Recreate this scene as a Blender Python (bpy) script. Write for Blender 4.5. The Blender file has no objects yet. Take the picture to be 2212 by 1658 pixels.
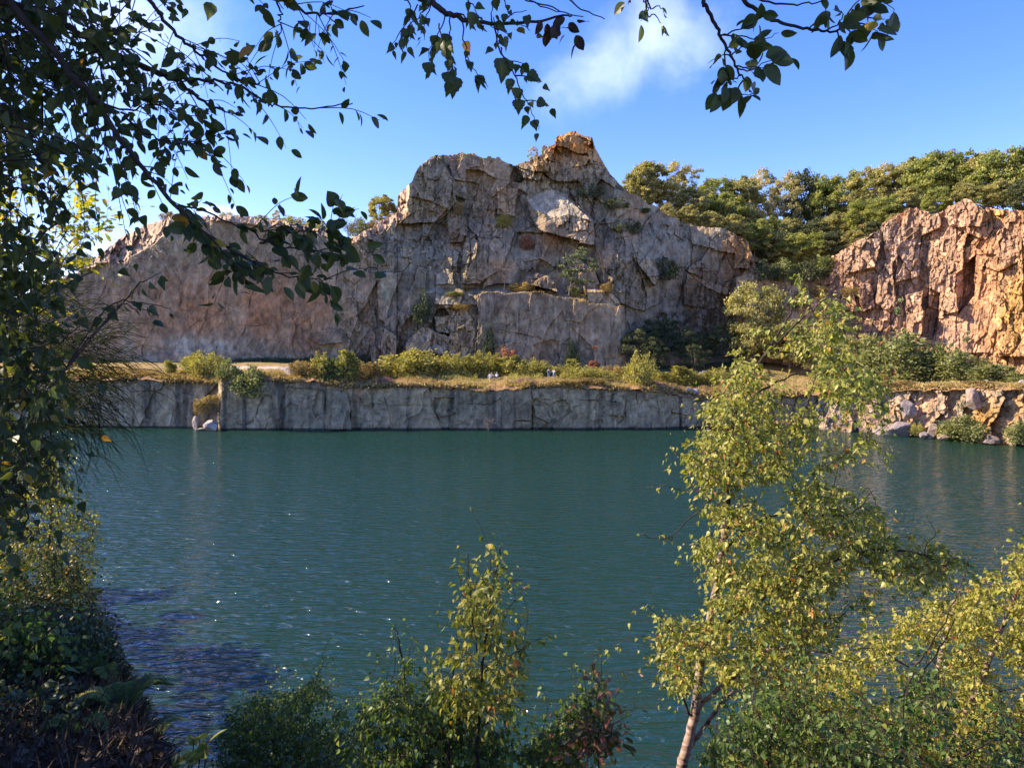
import bpy, bmesh, math, random
import numpy as np
from mathutils import Vector, Matrix
random.seed(7)
RNG = np.random.default_rng(11)
SC = bpy.context.scene
COL = SC.collection
# ---------------------------------------------------------------- camera
F = 1554.6                      # focal length in units of the 2211 px wide frame used for measuring
CX, CY = 1105.5, 829.0
PITCH = math.radians(3.06)
CAM = np.array([0.0, 0.0, 14.2])
cam_d = bpy.data.cameras.new('camera'); cam = bpy.data.objects.new('camera', cam_d); COL.objects.link(cam)
cam.location = CAM; cam.rotation_euler = (math.radians(90) - PITCH, 0, 0)
cam_d.sensor_width = 36; cam_d.lens = 36 * F / 2211; cam_d.clip_start = 0.05; cam_d.clip_end = 4000
SC.camera = cam
# ---------------------------------------------------------------- light
SUN_EL, SUN_BACK = math.radians(34), math.radians(6)
SUN = Vector((-math.cos(SUN_EL) * math.cos(SUN_BACK), math.cos(SUN_EL) * math.sin(SUN_BACK), math.sin(SUN_EL)))
sl = bpy.data.lights.new('sun', 'SUN'); so = bpy.data.objects.new('sun', sl); COL.objects.link(so)
sl.energy = 4.0; sl.angle = math.radians(0.5); sl.color = (1.0, 0.83, 0.62)
so.location = (-40, 20, 60); so.rotation_euler = (-SUN).to_track_quat('-Z', 'Y').to_euler()
W = bpy.data.worlds.new('World'); SC.world = W; W.use_nodes = True
nt = W.node_tree; N = nt.nodes; L = nt.links
for n in list(N): N.remove(n)
out = N.new('ShaderNodeOutputWorld'); bg = N.new('ShaderNodeBackground'); L.new(bg.outputs[0], out.inputs[0])
sky = N.new('ShaderNodeTexSky'); sky.sky_type = 'NISHITA'; sky.sun_disc = False
sky.sun_elevation = SUN_EL; sky.sun_rotation = math.radians(-90) + SUN_BACK
sky.air_density = 1.0; sky.dust_density = 0.25; sky.ozone_density = 2.2; sky.altitude = 50
bg.inputs['Strength'].default_value = 0.135
hs = N.new('ShaderNodeHueSaturation'); hs.inputs['Hue'].default_value = .510; hs.inputs['Saturation'].default_value = 1.3; hs.inputs['Value'].default_value = 1.0
L.new(sky.outputs[0], hs.inputs['Color'])
tn = N.new('ShaderNodeMix'); tn.data_type = 'RGBA'; tn.blend_type = 'MULTIPLY'; tn.inputs['Factor'].default_value = 1.0; tn.inputs['B'].default_value = (.89, .785, 1.04, 1); L.new(hs.outputs[0], tn.inputs['A'])
tc = N.new('ShaderNodeTexCoord')
def vmath(op, a, b=None):
    n = N.new('ShaderNodeVectorMath'); n.operation = op
    for i, v in enumerate((a, b)):
        if v is None: continue
        if isinstance(v, (tuple, list, Vector)): n.inputs[i].default_value = v
        else: L.new(v, n.inputs[i])
    return n.outputs['Value' if op in ('DOT_PRODUCT', 'LENGTH') else 'Vector']
def smath(op, a, b=None, c=None):
    n = N.new('ShaderNodeMath'); n.operation = op; n.use_clamp = False
    for i, v in enumerate((a, b, c)):
        if v is None: continue
        if isinstance(v, (int, float)): n.inputs[i].default_value = v
        else: L.new(v, n.inputs[i])
    return n.outputs[0]
def raydir(bx, by):
    v = Vector(((bx - CX) / F, math.cos(PITCH) + math.sin(PITCH) * (CY - by) / F, -math.sin(PITCH) + math.cos(PITCH) * (CY - by) / F))
    return v.normalized()
def cloud(col_in, bx, by, wx, wy, tilt, scale, lo, hi, amount, seed):
    d = raydir(bx, by); r = d.cross(Vector((0, 0, 1))).normalized(); u = r.cross(d)
    r2 = r * math.cos(tilt) + u * math.sin(tilt); u2 = u * math.cos(tilt) - r * math.sin(tilt)
    g = tc.outputs['Generated']
    x = smath('DIVIDE', vmath('DOT_PRODUCT', g, r2), wx); y = smath('DIVIDE', vmath('DOT_PRODUCT', g, u2), wy)
    rr = smath('ADD', smath('MULTIPLY', x, x), smath('MULTIPLY', y, y))
    fall = smath('POWER', 2.718, smath('MULTIPLY', rr, -1.0))
    fall = smath('MULTIPLY', fall, smath('GREATER_THAN', vmath('DOT_PRODUCT', g, d), 0.0))
    no = N.new('ShaderNodeTexNoise'); no.inputs['Scale'].default_value = scale; no.inputs['Detail'].default_value = 9; no.inputs['Roughness'].default_value = 0.58
    no.inputs['Distortion'].default_value = 0.35
    L.new(vmath('ADD', vmath('MULTIPLY', g, (1, 1, 1)), (seed, seed * 1.7, 0)), no.inputs['Vector'])
    mr = N.new('ShaderNodeMapRange'); mr.interpolation_type = 'SMOOTHSTEP'
    L.new(smath('ADD', smath('MULTIPLY', fall, 0.55), smath('MULTIPLY', smath('SUBTRACT', no.outputs['Fac'], 0.5), 1.15)), mr.inputs['Value'])
    mr.inputs['From Min'].default_value = lo; mr.inputs['From Max'].default_value = hi
    mx = N.new('ShaderNodeMix'); mx.data_type = 'RGBA'
    L.new(smath('MULTIPLY', mr.outputs[0], amount), mx.inputs['Factor'])
    L.new(col_in, mx.inputs['A']); mx.inputs['B'].default_value = (5.6, 6.0, 7.4, 1)
    return mx.outputs['Result']
c = tn.outputs['Result']
c = cloud(c, 1350, 125, 0.15, 0.060, 0.35, 8.0, 0.14, 0.95, 0.46, 3.1)
c = cloud(c, 1490, 110, 0.06, 0.045, 0.1, 10.0, 0.15, 0.9, 0.30, 11.3)
c = cloud(c, 1430, 60, 0.07, 0.06, 0.9, 9.0, 0.2, 0.8, 0.4, 7.7)
c = cloud(c, 220, 130, 0.20, 0.14, 0.6, 6.0, 0.2, 1.0, 0.5, 5.3)
c = cloud(c, 460, 455, 0.05, 0.012, 0.0, 12.0, 0.2, 0.8, 0.6, 1.3)
L.new(c, bg.inputs['Color'])
SC.view_settings.view_transform = 'Standard'; SC.view_settings.look = 'None'
SC.view_settings.exposure = 1.36; SC.view_settings.gamma = 1; SC.view_settings.use_curve_mapping = False
SC.cycles.max_bounces = 6; SC.cycles.transparent_max_bounces = 4; SC.cycles.caustics_reflective = False; SC.cycles.caustics_refractive = False
# ---------------------------------------------------------------- helpers
def at(bx, by, Y):
    """point seen at (bx, by) of the 2211 x 1658 frame, at world depth Y"""
    bx, by, Y = np.broadcast_arrays(np.asarray(bx, float), np.asarray(by, float), np.asarray(Y, float))
    dx = (bx - CX) / F; u = (CY - by) / F
    dy = math.cos(PITCH) + math.sin(PITCH) * u; dz = -math.sin(PITCH) + math.cos(PITCH) * u
    return np.stack([dx / dy * Y + CAM[0], Y + CAM[1], dz / dy * Y + CAM[2]], -1)
def h2(ix, iy, s=0):
    a = (ix.astype(np.int64) * 374761393 + iy.astype(np.int64) * 668265263 + s * 974634777) & 0xFFFFFFFF
    a = ((a ^ (a >> 13)) * 1274126177) & 0xFFFFFFFF
    a = ((a ^ (a >> 16)) * 2246822519) & 0xFFFFFFFF
    a = a ^ (a >> 15)
    return (a & 0xFFFFFF) / float(0x1000000)
def vnoise(u, v, s=0):
    iu = np.floor(u); iv = np.floor(v); fu = u - iu; fv = v - iv
    fu = fu * fu * (3 - 2 * fu); fv = fv * fv * (3 - 2 * fv)
    a = h2(iu, iv, s); b = h2(iu + 1, iv, s); c_ = h2(iu, iv + 1, s); d = h2(iu + 1, iv + 1, s)
    return (a * (1 - fu) + b * fu) * (1 - fv) + (c_ * (1 - fu) + d * fu) * fv
def fbm(u, v, o=4, s=0, g=0.5):
    r = 0; a = 1; t = 0
    for k in range(o):
        r = r + a * vnoise(u, v, s + k * 17); t += a; a *= g; u = u * 2.03 + 3.1; v = v * 2.03 + 7.7
    return r / t - 0.5
def blocks(U, V, sx, sz, seed, metric=2):
    """angular joint blocks: (random 3 channels per cell, offset from the cell's point, edge distance)"""
    u = U / sx; v = V / sz; iu = np.floor(u); iv = np.floor(v)
    f1 = np.full(u.shape, 9e9); f2 = np.full(u.shape, 9e9)
    bi = np.zeros(u.shape); bj = np.zeros(u.shape); bu = np.zeros(u.shape); bv = np.zeros(u.shape)
    for di in (-1, 0, 1):
        for dj in (-1, 0, 1):
            ci = iu + di; cj = iv + dj
            pu = ci + .1 + .8 * h2(ci, cj, seed); pv = cj + .1 + .8 * h2(ci, cj, seed + 1)
            if metric == 2: d = np.hypot(u - pu, v - pv)
            else: d = np.maximum(np.abs(u - pu), np.abs(v - pv)) + .25 * np.minimum(np.abs(u - pu), np.abs(v - pv))
            m = d < f1
            f2 = np.where(m, f1, np.minimum(f2, d)); f1 = np.where(m, d, f1)
            bi = np.where(m, ci, bi); bj = np.where(m, cj, bj); bu = np.where(m, u - pu, bu); bv = np.where(m, v - pv, bv)
    return (h2(bi, bj, seed + 2) - .5, h2(bi, bj, seed + 3) - .5, h2(bi, bj, seed + 4) - .5, bu * sx, bv * sz, f2 - f1)
def inpoly(X, Y, poly):
    r = np.zeros(X.shape, bool); n = len(poly); j = n - 1
    for i in range(n):
        xi, yi = poly[i]; xj, yj = poly[j]
        if yi != yj: r ^= ((yi > Y) != (yj > Y)) & (X < (xj - xi) * (Y - yi) / (yj - yi) + xi)
        j = i
    return r
def segdist(X, Y, pl):
    d = np.full(X.shape, 1e9)
    for (x0, y0), (x1, y1) in zip(pl[:-1], pl[1:]):
        l2 = (x1 - x0) ** 2 + (y1 - y0) ** 2 + 1e-9
        t = np.clip(((X - x0) * (x1 - x0) + (Y - y0) * (y1 - y0)) / l2, 0, 1)
        d = np.minimum(d, np.hypot(X - x0 - t * (x1 - x0), Y - y0 - t * (y1 - y0)))
    return d
def knots(x, ks):
    return np.interp(x, [k[0] for k in ks], [k[1] for k in ks])
def tag(o, label=None, cat=None, group=None, kind=None):
    if label: o['label'] = label
    if cat: o['category'] = cat
    if group: o['group'] = group
    if kind: o['kind'] = kind
    return o
def mesh_np(name, V, faces, mats, attrs=None, smooth=False, midx=None):
    """faces: list of (n, k) integer arrays"""
    V = np.asarray(V, np.float32); me = bpy.data.meshes.new(name)
    faces = [np.asarray(f, np.int32) for f in faces if len(f)]
    nl = sum(f.size for f in faces); npoly = sum(len(f) for f in faces)
    me.vertices.add(len(V)); me.vertices.foreach_set('co', V.ravel())
    me.loops.add(nl); me.polygons.add(npoly)
    me.loops.foreach_set('vertex_index', np.concatenate([f.ravel() for f in faces]))
    tot = np.concatenate([np.full(len(f), f.shape[1], np.int32) for f in faces])
    me.polygons.foreach_set('loop_start', np.concatenate([[0], np.cumsum(tot)[:-1]]).astype(np.int32))
    me.polygons.foreach_set('loop_total', tot)
    if midx is not None: me.polygons.foreach_set('material_index', np.asarray(midx, np.int32))
    me.polygons.foreach_set('use_smooth', np.full(npoly, smooth, bool))
    for m in (mats if isinstance(mats, (list, tuple)) else [mats]): me.materials.append(m)
    for k, a in (attrs or {}).items():
        a = np.asarray(a, np.float32)
        if a.ndim == 1: at_ = me.attributes.new(k, 'FLOAT', 'POINT'); at_.data.foreach_set('value', a)
        else:
            at_ = me.attributes.new(k, 'FLOAT_COLOR', 'POINT')
            at_.data.foreach_set('color', np.concatenate([a, np.ones((len(a), 1), np.float32)], 1).ravel())
    me.update(calc_edges=True); me.validate()
    return me
def link(name, me, parent=None, loc=None):
    o = bpy.data.objects.new(name, me); COL.objects.link(o)
    if parent is not None: o.parent = parent
    if loc is not None: o.location = loc
    return o
def empty(name, loc, rz=0.0):
    o = bpy.data.objects.new(name, None); COL.objects.link(o); o.location = loc; o.rotation_euler = (0, 0, rz); o.empty_display_size = .2
    return o
def copy_tree(o, parent=None):
    c_ = o.copy(); COL.objects.link(c_); c_.parent = parent
    for ch in list(o.children): copy_tree(ch, c_)
    return c_
def grid_faces(nr, nc):
    i = np.arange(nr - 1)[:, None] * nc + np.arange(nc - 1)[None]
    return np.stack([i, i + nc, i + nc + 1, i + 1], -1).reshape(-1, 4)
# ---------------------------------------------------------------- materials
def newmat(name):
    m = bpy.data.materials.new(name); m.use_nodes = True
    b = m.node_tree.nodes['Principled BSDF']
    return m, m.node_tree.nodes, m.node_tree.links, b
def rock_mat(name, bump=.5, scale=1.0, warm=(1.0, 1.0, 1.0)):
    m, n, l, b = newmat(name)
    a = n.new('ShaderNodeAttribute'); a.attribute_name = 'tint'
    g = n.new('ShaderNodeNewGeometry')
    mp = n.new('ShaderNodeMapping'); mp.inputs['Scale'].default_value = (1, 1, .55); l.new(g.outputs['Position'], mp.inputs['Vector'])
    n1 = n.new('ShaderNodeTexNoise'); n1.inputs['Scale'].default_value = 1.3 * scale; n1.inputs['Detail'].default_value = 10; n1.inputs['Roughness'].default_value = .68
    l.new(mp.outputs[0], n1.inputs['Vector'])
    n2 = n.new('ShaderNodeTexNoise'); n2.inputs['Scale'].default_value = .35 * scale; n2.inputs['Detail'].default_value = 6
    l.new(g.outputs['Position'], n2.inputs['Vector'])
    mr = n.new('ShaderNodeMapRange'); mr.inputs['From Min'].default_value = .3; mr.inputs['From Max'].default_value = .7
    mr.inputs['To Min'].default_value = .68; mr.inputs['To Max'].default_value = 1.34; l.new(n1.outputs['Fac'], mr.inputs['Value'])
    mr2 = n.new('ShaderNodeMapRange'); mr2.inputs['From Min'].default_value = .3; mr2.inputs['From Max'].default_value = .7
    mr2.inputs['To Min'].default_value = .85; mr2.inputs['To Max'].default_value = 1.15; l.new(n2.outputs['Fac'], mr2.inputs['Value'])
    mm = n.new('ShaderNodeMath'); mm.operation = 'MULTIPLY'; l.new(mr.outputs[0], mm.inputs[0]); l.new(mr2.outputs[0], mm.inputs[1])
    sc = n.new('ShaderNodeVectorMath'); sc.operation = 'SCALE'; wm = n.new('ShaderNodeVectorMath'); wm.operation = 'MULTIPLY'; wm.inputs[1].default_value = warm; l.new(a.outputs['Color'], wm.inputs[0]); l.new(wm.outputs[0], sc.inputs[0]); l.new(mm.outputs[0], sc.inputs['Scale'])
    l.new(sc.outputs[0], b.inputs['Base Color']); b.inputs['Roughness'].default_value = .85; b.inputs['Specular IOR Level'].default_value = .25
    bp = n.new('ShaderNodeBump'); bp.inputs['Strength'].default_value = bump; bp.inputs['Distance'].default_value = .5
    l.new(n1.outputs['Fac'], bp.inputs['Height']); l.new(bp.outputs[0], b.inputs['Normal'])
    return m
M = {}
M['rock'] = rock_mat('granite', .9, 1.0, (1.05, .99, .76)); M['rock_right'] = rock_mat('sunlit_granite', .6, 1.0, (1.02, .97, .78))
M['boulder'] = rock_mat('boulder_granite', .6, 2.0)
M['earth'] = rock_mat('dry_grassy_earth', .8, 2.0)
def plain(name, col, rough=.7, spec=.3, var=.25, scale=20.0, bump=0.0):
    m, n, l, b = newmat(name)
    t = n.new('ShaderNodeTexCoord'); no = n.new('ShaderNodeTexNoise'); no.inputs['Scale'].default_value = scale; no.inputs['Detail'].default_value = 5
    l.new(t.outputs['Object'], no.inputs['Vector'])
    r = n.new('ShaderNodeValToRGB'); r.color_ramp.elements[0].position = .3; r.color_ramp.elements[1].position = .7
    r.color_ramp.elements[0].color = tuple(x * (1 - var) for x in col) + (1,); r.color_ramp.elements[1].color = tuple(min(1, x * (1 + var)) for x in col) + (1,)
    l.new(no.outputs['Fac'], r.inputs['Fac']); l.new(r.outputs['Color'], b.inputs['Base Color'])
    b.inputs['Roughness'].default_value = rough; b.inputs['Specular IOR Level'].default_value = spec
    if bump:
        bp = n.new('ShaderNodeBump'); bp.inputs['Strength'].default_value = bump; bp.inputs['Distance'].default_value = .02
        l.new(no.outputs['Fac'], bp.inputs['Height']); l.new(bp.outputs[0], b.inputs['Normal'])
    return m
def leaf_mat(name, cols, trans=.4, rough=.5, tcol=(1.25, 1.25, .5)):
    """cols: list of (position, rgb) over the per-leaf random value 'rnd'"""
    m, n, l, b = newmat(name)
    a = n.new('ShaderNodeAttribute'); a.attribute_name = 'rnd'
    r = n.new('ShaderNodeValToRGB'); el = r.color_ramp.elements
    while len(el) < len(cols): el.new(.5)
    for e, (p, c_) in zip(el, cols): e.position = p; e.color = tuple(c_) + (1,)
    l.new(a.outputs['Fac'], r.inputs['Fac'])
    l.new(r.outputs['Color'], b.inputs['Base Color']); b.inputs['Roughness'].default_value = rough; b.inputs['Specular IOR Level'].default_value = .35
    t = n.new('ShaderNodeBsdfTranslucent')
    vm = n.new('ShaderNodeVectorMath'); vm.operation = 'MULTIPLY'; l.new(r.outputs['Color'], vm.inputs[0]); vm.inputs[1].default_value = tcol
    l.new(vm.outputs[0], t.inputs['Color'])
    mx = n.new('ShaderNodeMixShader'); mx.inputs[0].default_value = trans
    l.new(b.outputs[0], mx.inputs[1]); l.new(t.outputs[0], mx.inputs[2]); l.new(mx.outputs[0], n['Material Output'].inputs[0])
    return m
# ================================================================ ROCK
MPP = 145 / F
def c2(pts):      # measured on an enlargement of the central cliff
    return [(809.7 + x * .37434, 242.9 + y * .37434) for x, y in pts]
def c6(pts):      # measured on an enlargement of the left cliff
    return [((400 + x / 1.8433) / 1.8525, (800 + y / 1.8433) / 1.8525) for x, y in pts]
def ck(pts):      # lower wall, left half
    return [((500 + x / 2.212) / 1.8525, (1350 + y / 2.212) / 1.8525) for x, y in pts]
def cm(pts):      # lower wall, middle
    return [((1400 + x / 2.212) / 1.8525, (1350 + y / 2.212) / 1.8525) for x, y in pts]
def rock_sheet(name, mat, bx, top, bot, ny, depth_fn, color_fn, back=((2, -.2), (6, -.8), (14, -2.5), (30, -8))):
    nx = len(bx)
    t = np.linspace(0, 1, ny)[:, None]
    BX = np.broadcast_to(bx, (ny, nx)); BY = top[None] + (bot - top)[None] * t
    Y = depth_fn(BX, BY)
    V = at(BX, BY, Y)
    gy, gx = np.gradient(Y)                       # slope of the sheet in metres per metre
    zz = V[..., 2]; xx = V[..., 0]
    up = -gy / np.maximum(np.abs(np.gradient(zz)[0]), .02); lf = gx / np.maximum(np.abs(np.gradient(xx)[1]), .02)
    C = color_fn(BX, BY, Y, up, lf)
    rows = [V]; cols = [C]
    for dy, dz in back:
        r = V[0].copy(); s = (CAM[1] + V[0][:, 1] + dy) / V[0][:, 1]
        r[:, 0] = V[0][:, 0] * s; r[:, 1] += dy; r[:, 2] += dz
        r[:, 2] += .5 * fbm(r[:, 0] * .4, r[:, 1] * .4, 3, 5)
        rows.insert(0, r[None]); cols.insert(0, C[0][None])
    V = np.concatenate(rows, 0); C = np.concatenate(cols, 0)
    me = mesh_np(name, V.reshape(-1, 3), [grid_faces(V.shape[0], nx)], mat, {'tint': np.clip(C, 0.01, .8).reshape(-1, 3)})
    return tag(link(name, me), kind='structure')
def mixc(C, col, w):
    w = np.clip(w, 0, 1)[..., None]
    return C * (1 - w) + np.array(col) * w
def blob(BX, BY, x, y, rx, ry):
    return np.exp(-(((BX - x) / rx) ** 2 + ((BY - y) / ry) ** 2))

# ---- main cliff -------------------------------------------------
SKY = [(-260, 720), (0, 660), (100, 612), (165, 588), (200, 562), (225, 545), (250, 520), (275, 505), (300, 492), (340, 478), (372, 463), (392, 464), (420, 467), (470, 466), (530, 468), (600, 478),
       (650, 484), (700, 500), (738, 519), (755, 515), (772, 509), (790, 497), (805, 492), (812, 480), (828, 473), (842, 462), (858, 458), (857, 425), (866, 415), (878, 406), (890, 392), (897, 372), (912, 352), (925, 344),
       (948, 337), (985, 334), (998, 328), (1003, 333), (1024, 331), (1042, 340), (1060, 339), (1078, 340), (1092, 350), (1098, 353), (1110, 357), (1130, 350), (1150, 342), (1166, 333), (1176, 330), (1184, 318),
       (1198, 311), (1200, 300), (1206, 294), (1218, 289), (1232, 284), (1244, 284), (1252, 290), (1264, 294), (1280, 301), (1284, 316), (1290, 330), (1300, 347), (1318, 374), (1330, 388), (1345, 405), (1362, 417),
       (1382, 424), (1398, 438), (1420, 449), (1446, 468), (1475, 480), (1510, 489), (1545, 493), (1572, 497), (1590, 510), (1606, 516), (1616, 520), (1622, 545), (1634, 580), (1650, 640), (1680, 700), (1710, 760)]
SLABS = [  # polygon, offset (m, minus = nearer), tilt x, tilt up
  (c2([(130, 480), (190, 400), (235, 330), (300, 272), (345, 262), (420, 300), (470, 400), (462, 520), (400, 590), (330, 640), (180, 665), (136, 640), (190, 590), (182, 520)]), -2.6, .05, .10),
  (c2([(180, 480), (300, 510), (420, 560), (400, 592), (330, 642), (180, 667), (136, 642), (192, 592)]), -1.8, .05, -.02),
  (c2([(345, 262), (460, 228), (520, 225), (600, 238), (640, 250), (600, 310), (545, 320), (520, 400), (530, 505), (470, 490), (455, 380), (400, 300)]), -.6, -.08, .25),
  (c2([(600, 238), (720, 250), (790, 300), (860, 370), (845, 410), (700, 380), (600, 330)]), 1.2, .3, .1),
  (c2([(530, 330), (610, 330), (700, 385), (650, 480), (610, 520), (530, 505)]), 1.5, .1, .15),
  (c2([(655, 478), (722, 440), (712, 562), (652, 560)]), -.6, -.1, .06),
  (c2([(700, 430), (822, 440), (800, 602), (704, 585)]), -1.3, .1, .05),
  (c2([(822, 440), (880, 470), (870, 560), (810, 600)]), .8, .1, .1),
  (c2([(800, 290), (930, 240), (990, 300), (950, 390), (850, 380), (830, 330)]), -2.0, -.2, .7, 'b'),
  # peak
  (c2([(985, 262), (1000, 222), (1040, 188), (1085, 200), (1170, 240), (1235, 270), (1180, 332), (1040, 292)]), -.9, -.15, .18),
  (c2([(920, 290), (965, 280), (1130, 310), (1250, 300), (1372, 380), (1480, 480), (1570, 570), (1500, 560), (1390, 600), (1250, 520), (1180, 400), (1050, 400), (955, 345), (925, 345)]), -1.4, .12, .10),
  (c2([(920, 285), (975, 285), (985, 340), (930, 350)]), -2.2, -.4, .1),
  (c2([(1038, 185), (1045, 148), (1092, 118), (1140, 100), (1182, 116), (1262, 158), (1268, 196), (1232, 195), (1215, 245), (1180, 238), (1080, 196)]), -2.4, .02, .05),
  (c2([(1038, 150), (1092, 112), (1140, 98), (1182, 112), (1262, 150), (1262, 175), (1200, 150), (1150, 128), (1100, 134), (1062, 180), (1040, 182)]), -3.6, -.3, .8, 'b'),
  (c2([(1215, 200), (1262, 180), (1285, 240), (1372, 378), (1250, 300), (1225, 270)]), -.2, .7, .2),
  # lit slab in the middle
  (c2([(880, 510), (985, 436), (1062, 452), (1150, 528), (1232, 600), (1258, 632), (1112, 586), (1040, 606), (980, 592), (908, 560)]), .2, -.30, .85, 't'),
  (c2([(884, 512), (910, 560), (982, 592), (972, 692), (920, 650), (896, 600)]), -4.2, -1.1, .10),
  (c2([(980, 592), (1040, 606), (1112, 586), (1258, 632), (1268, 765), (1060, 742), (972, 692)]), -6.0, .10, .03),
  (c2([(975, 692), (1182, 748), (1152, 832), (1062, 902), (960, 852), (968, 780)]), -1.6, .1, .0),
  (c2([(820, 700), (970, 690), (960, 850), (860, 860), (800, 800)]), .5, -.1, .35),
  (c2([(1062, 455), (1120, 470), (1200, 560), (1265, 625), (1300, 690), (1260, 640), (1150, 530)]), .6, .25, .7, 't'),
  # pillar and leaning slab
  (c2([(418, 565), (460, 548), (522, 600), (532, 680), (502, 750), (430, 752), (414, 650)]), -2.0, -.2, .04),
  (c2([(418, 565), (460, 545), (500, 580), (440, 600)]), -2.4, -.2, .9, 'b'),
  (c2([(420, 752), (505, 752), (500, 830), (440, 900), (420, 830)]), -.4, .1, .05),
  (c2([(590, 690), (700, 718), (772, 790), (722, 900), (600, 990), (528, 990), (528, 900), (584, 830)]), -1.6, .16, .10),
  (c2([(508, 790), (525, 710), (578, 698), (592, 770), (582, 830), (526, 900), (526, 990), (498, 975)]), -2.3, -.9, .1),
  (c2([(130, 640), (420, 640), (415, 760), (150, 790)]), .5, .0, .12),
  (c2([(145, 775), (215, 780), (210, 830), (150, 835)]), -.5, .0, .05),
  # blocks above the ledge, left
  (c2([(360, 925), (408, 900), (452, 915), (450, 985), (352, 990)]), -2.2, -.35, .25),
  (c2([(452, 920), (500, 935), (520, 1050), (450, 1050)]), -1.6, .1, .2),
  (c2([(352, 990), (452, 985), (520, 1050), (590, 1060), (590, 1110), (340, 1110)]), -4.3, -.1, .6, 'b'),
  # block ledge boulders right
  (c2([(875, 960), (930, 925), (1000, 945), (1045, 985), (1052, 1045), (960, 1030), (880, 1000)]), -5.2, -.25, .45, 'b'),
  (c2([(1180, 875), (1210, 865), (1262, 905), (1300, 985), (1420, 1095), (1420, 1142), (1240, 1112), (1205, 1010), (1180, 960)]), -3.2, .1, .12),
  # ledge with grass, then the big lower block
  (c2([(585, 1040), (650, 1000), (760, 985), (900, 1000), (1060, 1030), (1235, 1060), (1235, 1112), (1050, 1060), (900, 1040), (760, 1045), (650, 1034), (590, 1065)]), -6.1, .0, 1.9, 'b'),
  (c2([(590, 1062), (650, 1032), (760, 1042), (900, 1036), (1050, 1057), (1150, 1080), (1230, 1102), (1432, 1112), (1452, 1200), (1448, 1560), (560, 1560), (585, 1300), (590, 1150)]), -6.2, .015, .05),
  (c2([(1150, 1085), (1232, 1104), (1434, 1114), (1454, 1200), (1448, 1560), (1275, 1560), (1260, 1370), (1130, 1240)]), -6.8, .03, .06),
  (c2([(920, 1340), (1040, 1310), (1070, 1350), (1060, 1500), (940, 1500), (905, 1420)]), -5.6, .02, .04),
  # left of the block: lower bands
  (c2([(395, 1110), (500, 1125), (588, 1110), (585, 1300), (560, 1560), (420, 1560), (425, 1300), (430, 1180)]), -4.4, .05, .10),
  (c2([(340, 1180), (430, 1170), (430, 1270), (350, 1265)]), -3.9, -.05, .15),
  (c2([(285, 1165), (312, 1160), (330, 1215), (290, 1220)]), -3.3, -.3, .2),
  (c2([(180, 1310), (270, 1240), (430, 1290), (420, 1400), (180, 1380)]), -4.4, -.1, .2),
  (c2([(-20, 1260), (40, 1235), (110, 1300), (115, 1560), (-20, 1560)]), -3.6, .2, .15),
  # right flank
  (c2([(1262, 640), (1330, 650), (1392, 700), (1480, 800), (1560, 930), (1562, 1150), (1430, 1100), (1310, 990), (1270, 900)]), -1.0, .12, .10),
  (c2([(1480, 745), (1560, 790), (1640, 930), (1620, 1000), (1560, 930), (1490, 830)]), -2.2, -.15, .35),
  (c2([(1250, 480), (1380, 560), (1400, 640), (1300, 640), (1262, 600)]), -.5, .15, .12),
  (c2([(1740, 650), (1900, 650), (2080, 690), (2100, 820), (1980, 800), (1830, 760)]), -1.0, -.1, .2),
  (c2([(2090, 730), (2150, 720), (2180, 800), (2160, 900), (2070, 900), (2075, 800)]), -2.4, -.6, .05),
  (c2([(1770, 990), (1900, 1000), (1900, 1120), (1780, 1110)]), -1.6, -.1, .0),
  (c2([(1780, 900), (2000, 1000), (2060, 960), (2160, 900), (2160, 1010), (2030, 1060), (1900, 1000)]), -3.0, -.3, .6, 'b'),
  # left wall features
  (c6([(2020, 950), (2080, 935), (2180, 1000), (2190, 1170), (2000, 1140)]), -3.0, .2, .15),
  (c6([(1540, 1010), (1680, 950), (1790, 965), (1800, 1060), (1620, 1060)]), -1.2, .0, .3),
  (c6([(250, 1180), (400, 1130), (600, 1100), (720, 1130), (1000, 1180), (1000, 1290), (200, 1290)]), -4.5, .0, .9, 'b'),
]
JUM = c6([(-900, 800), (-400, 640), (0, 472), (100, 492), (192, 462), (230, 432), (385, 332), (485, 250), (505, 157), (690, 150), (1000, 170), (1250, 200), (1600, 250), (1800, 330), (1900, 320)]) + c2([(-60, 722), (20, 702), (130, 640), (180, 600), (195, 470), (210, 200)])
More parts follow.
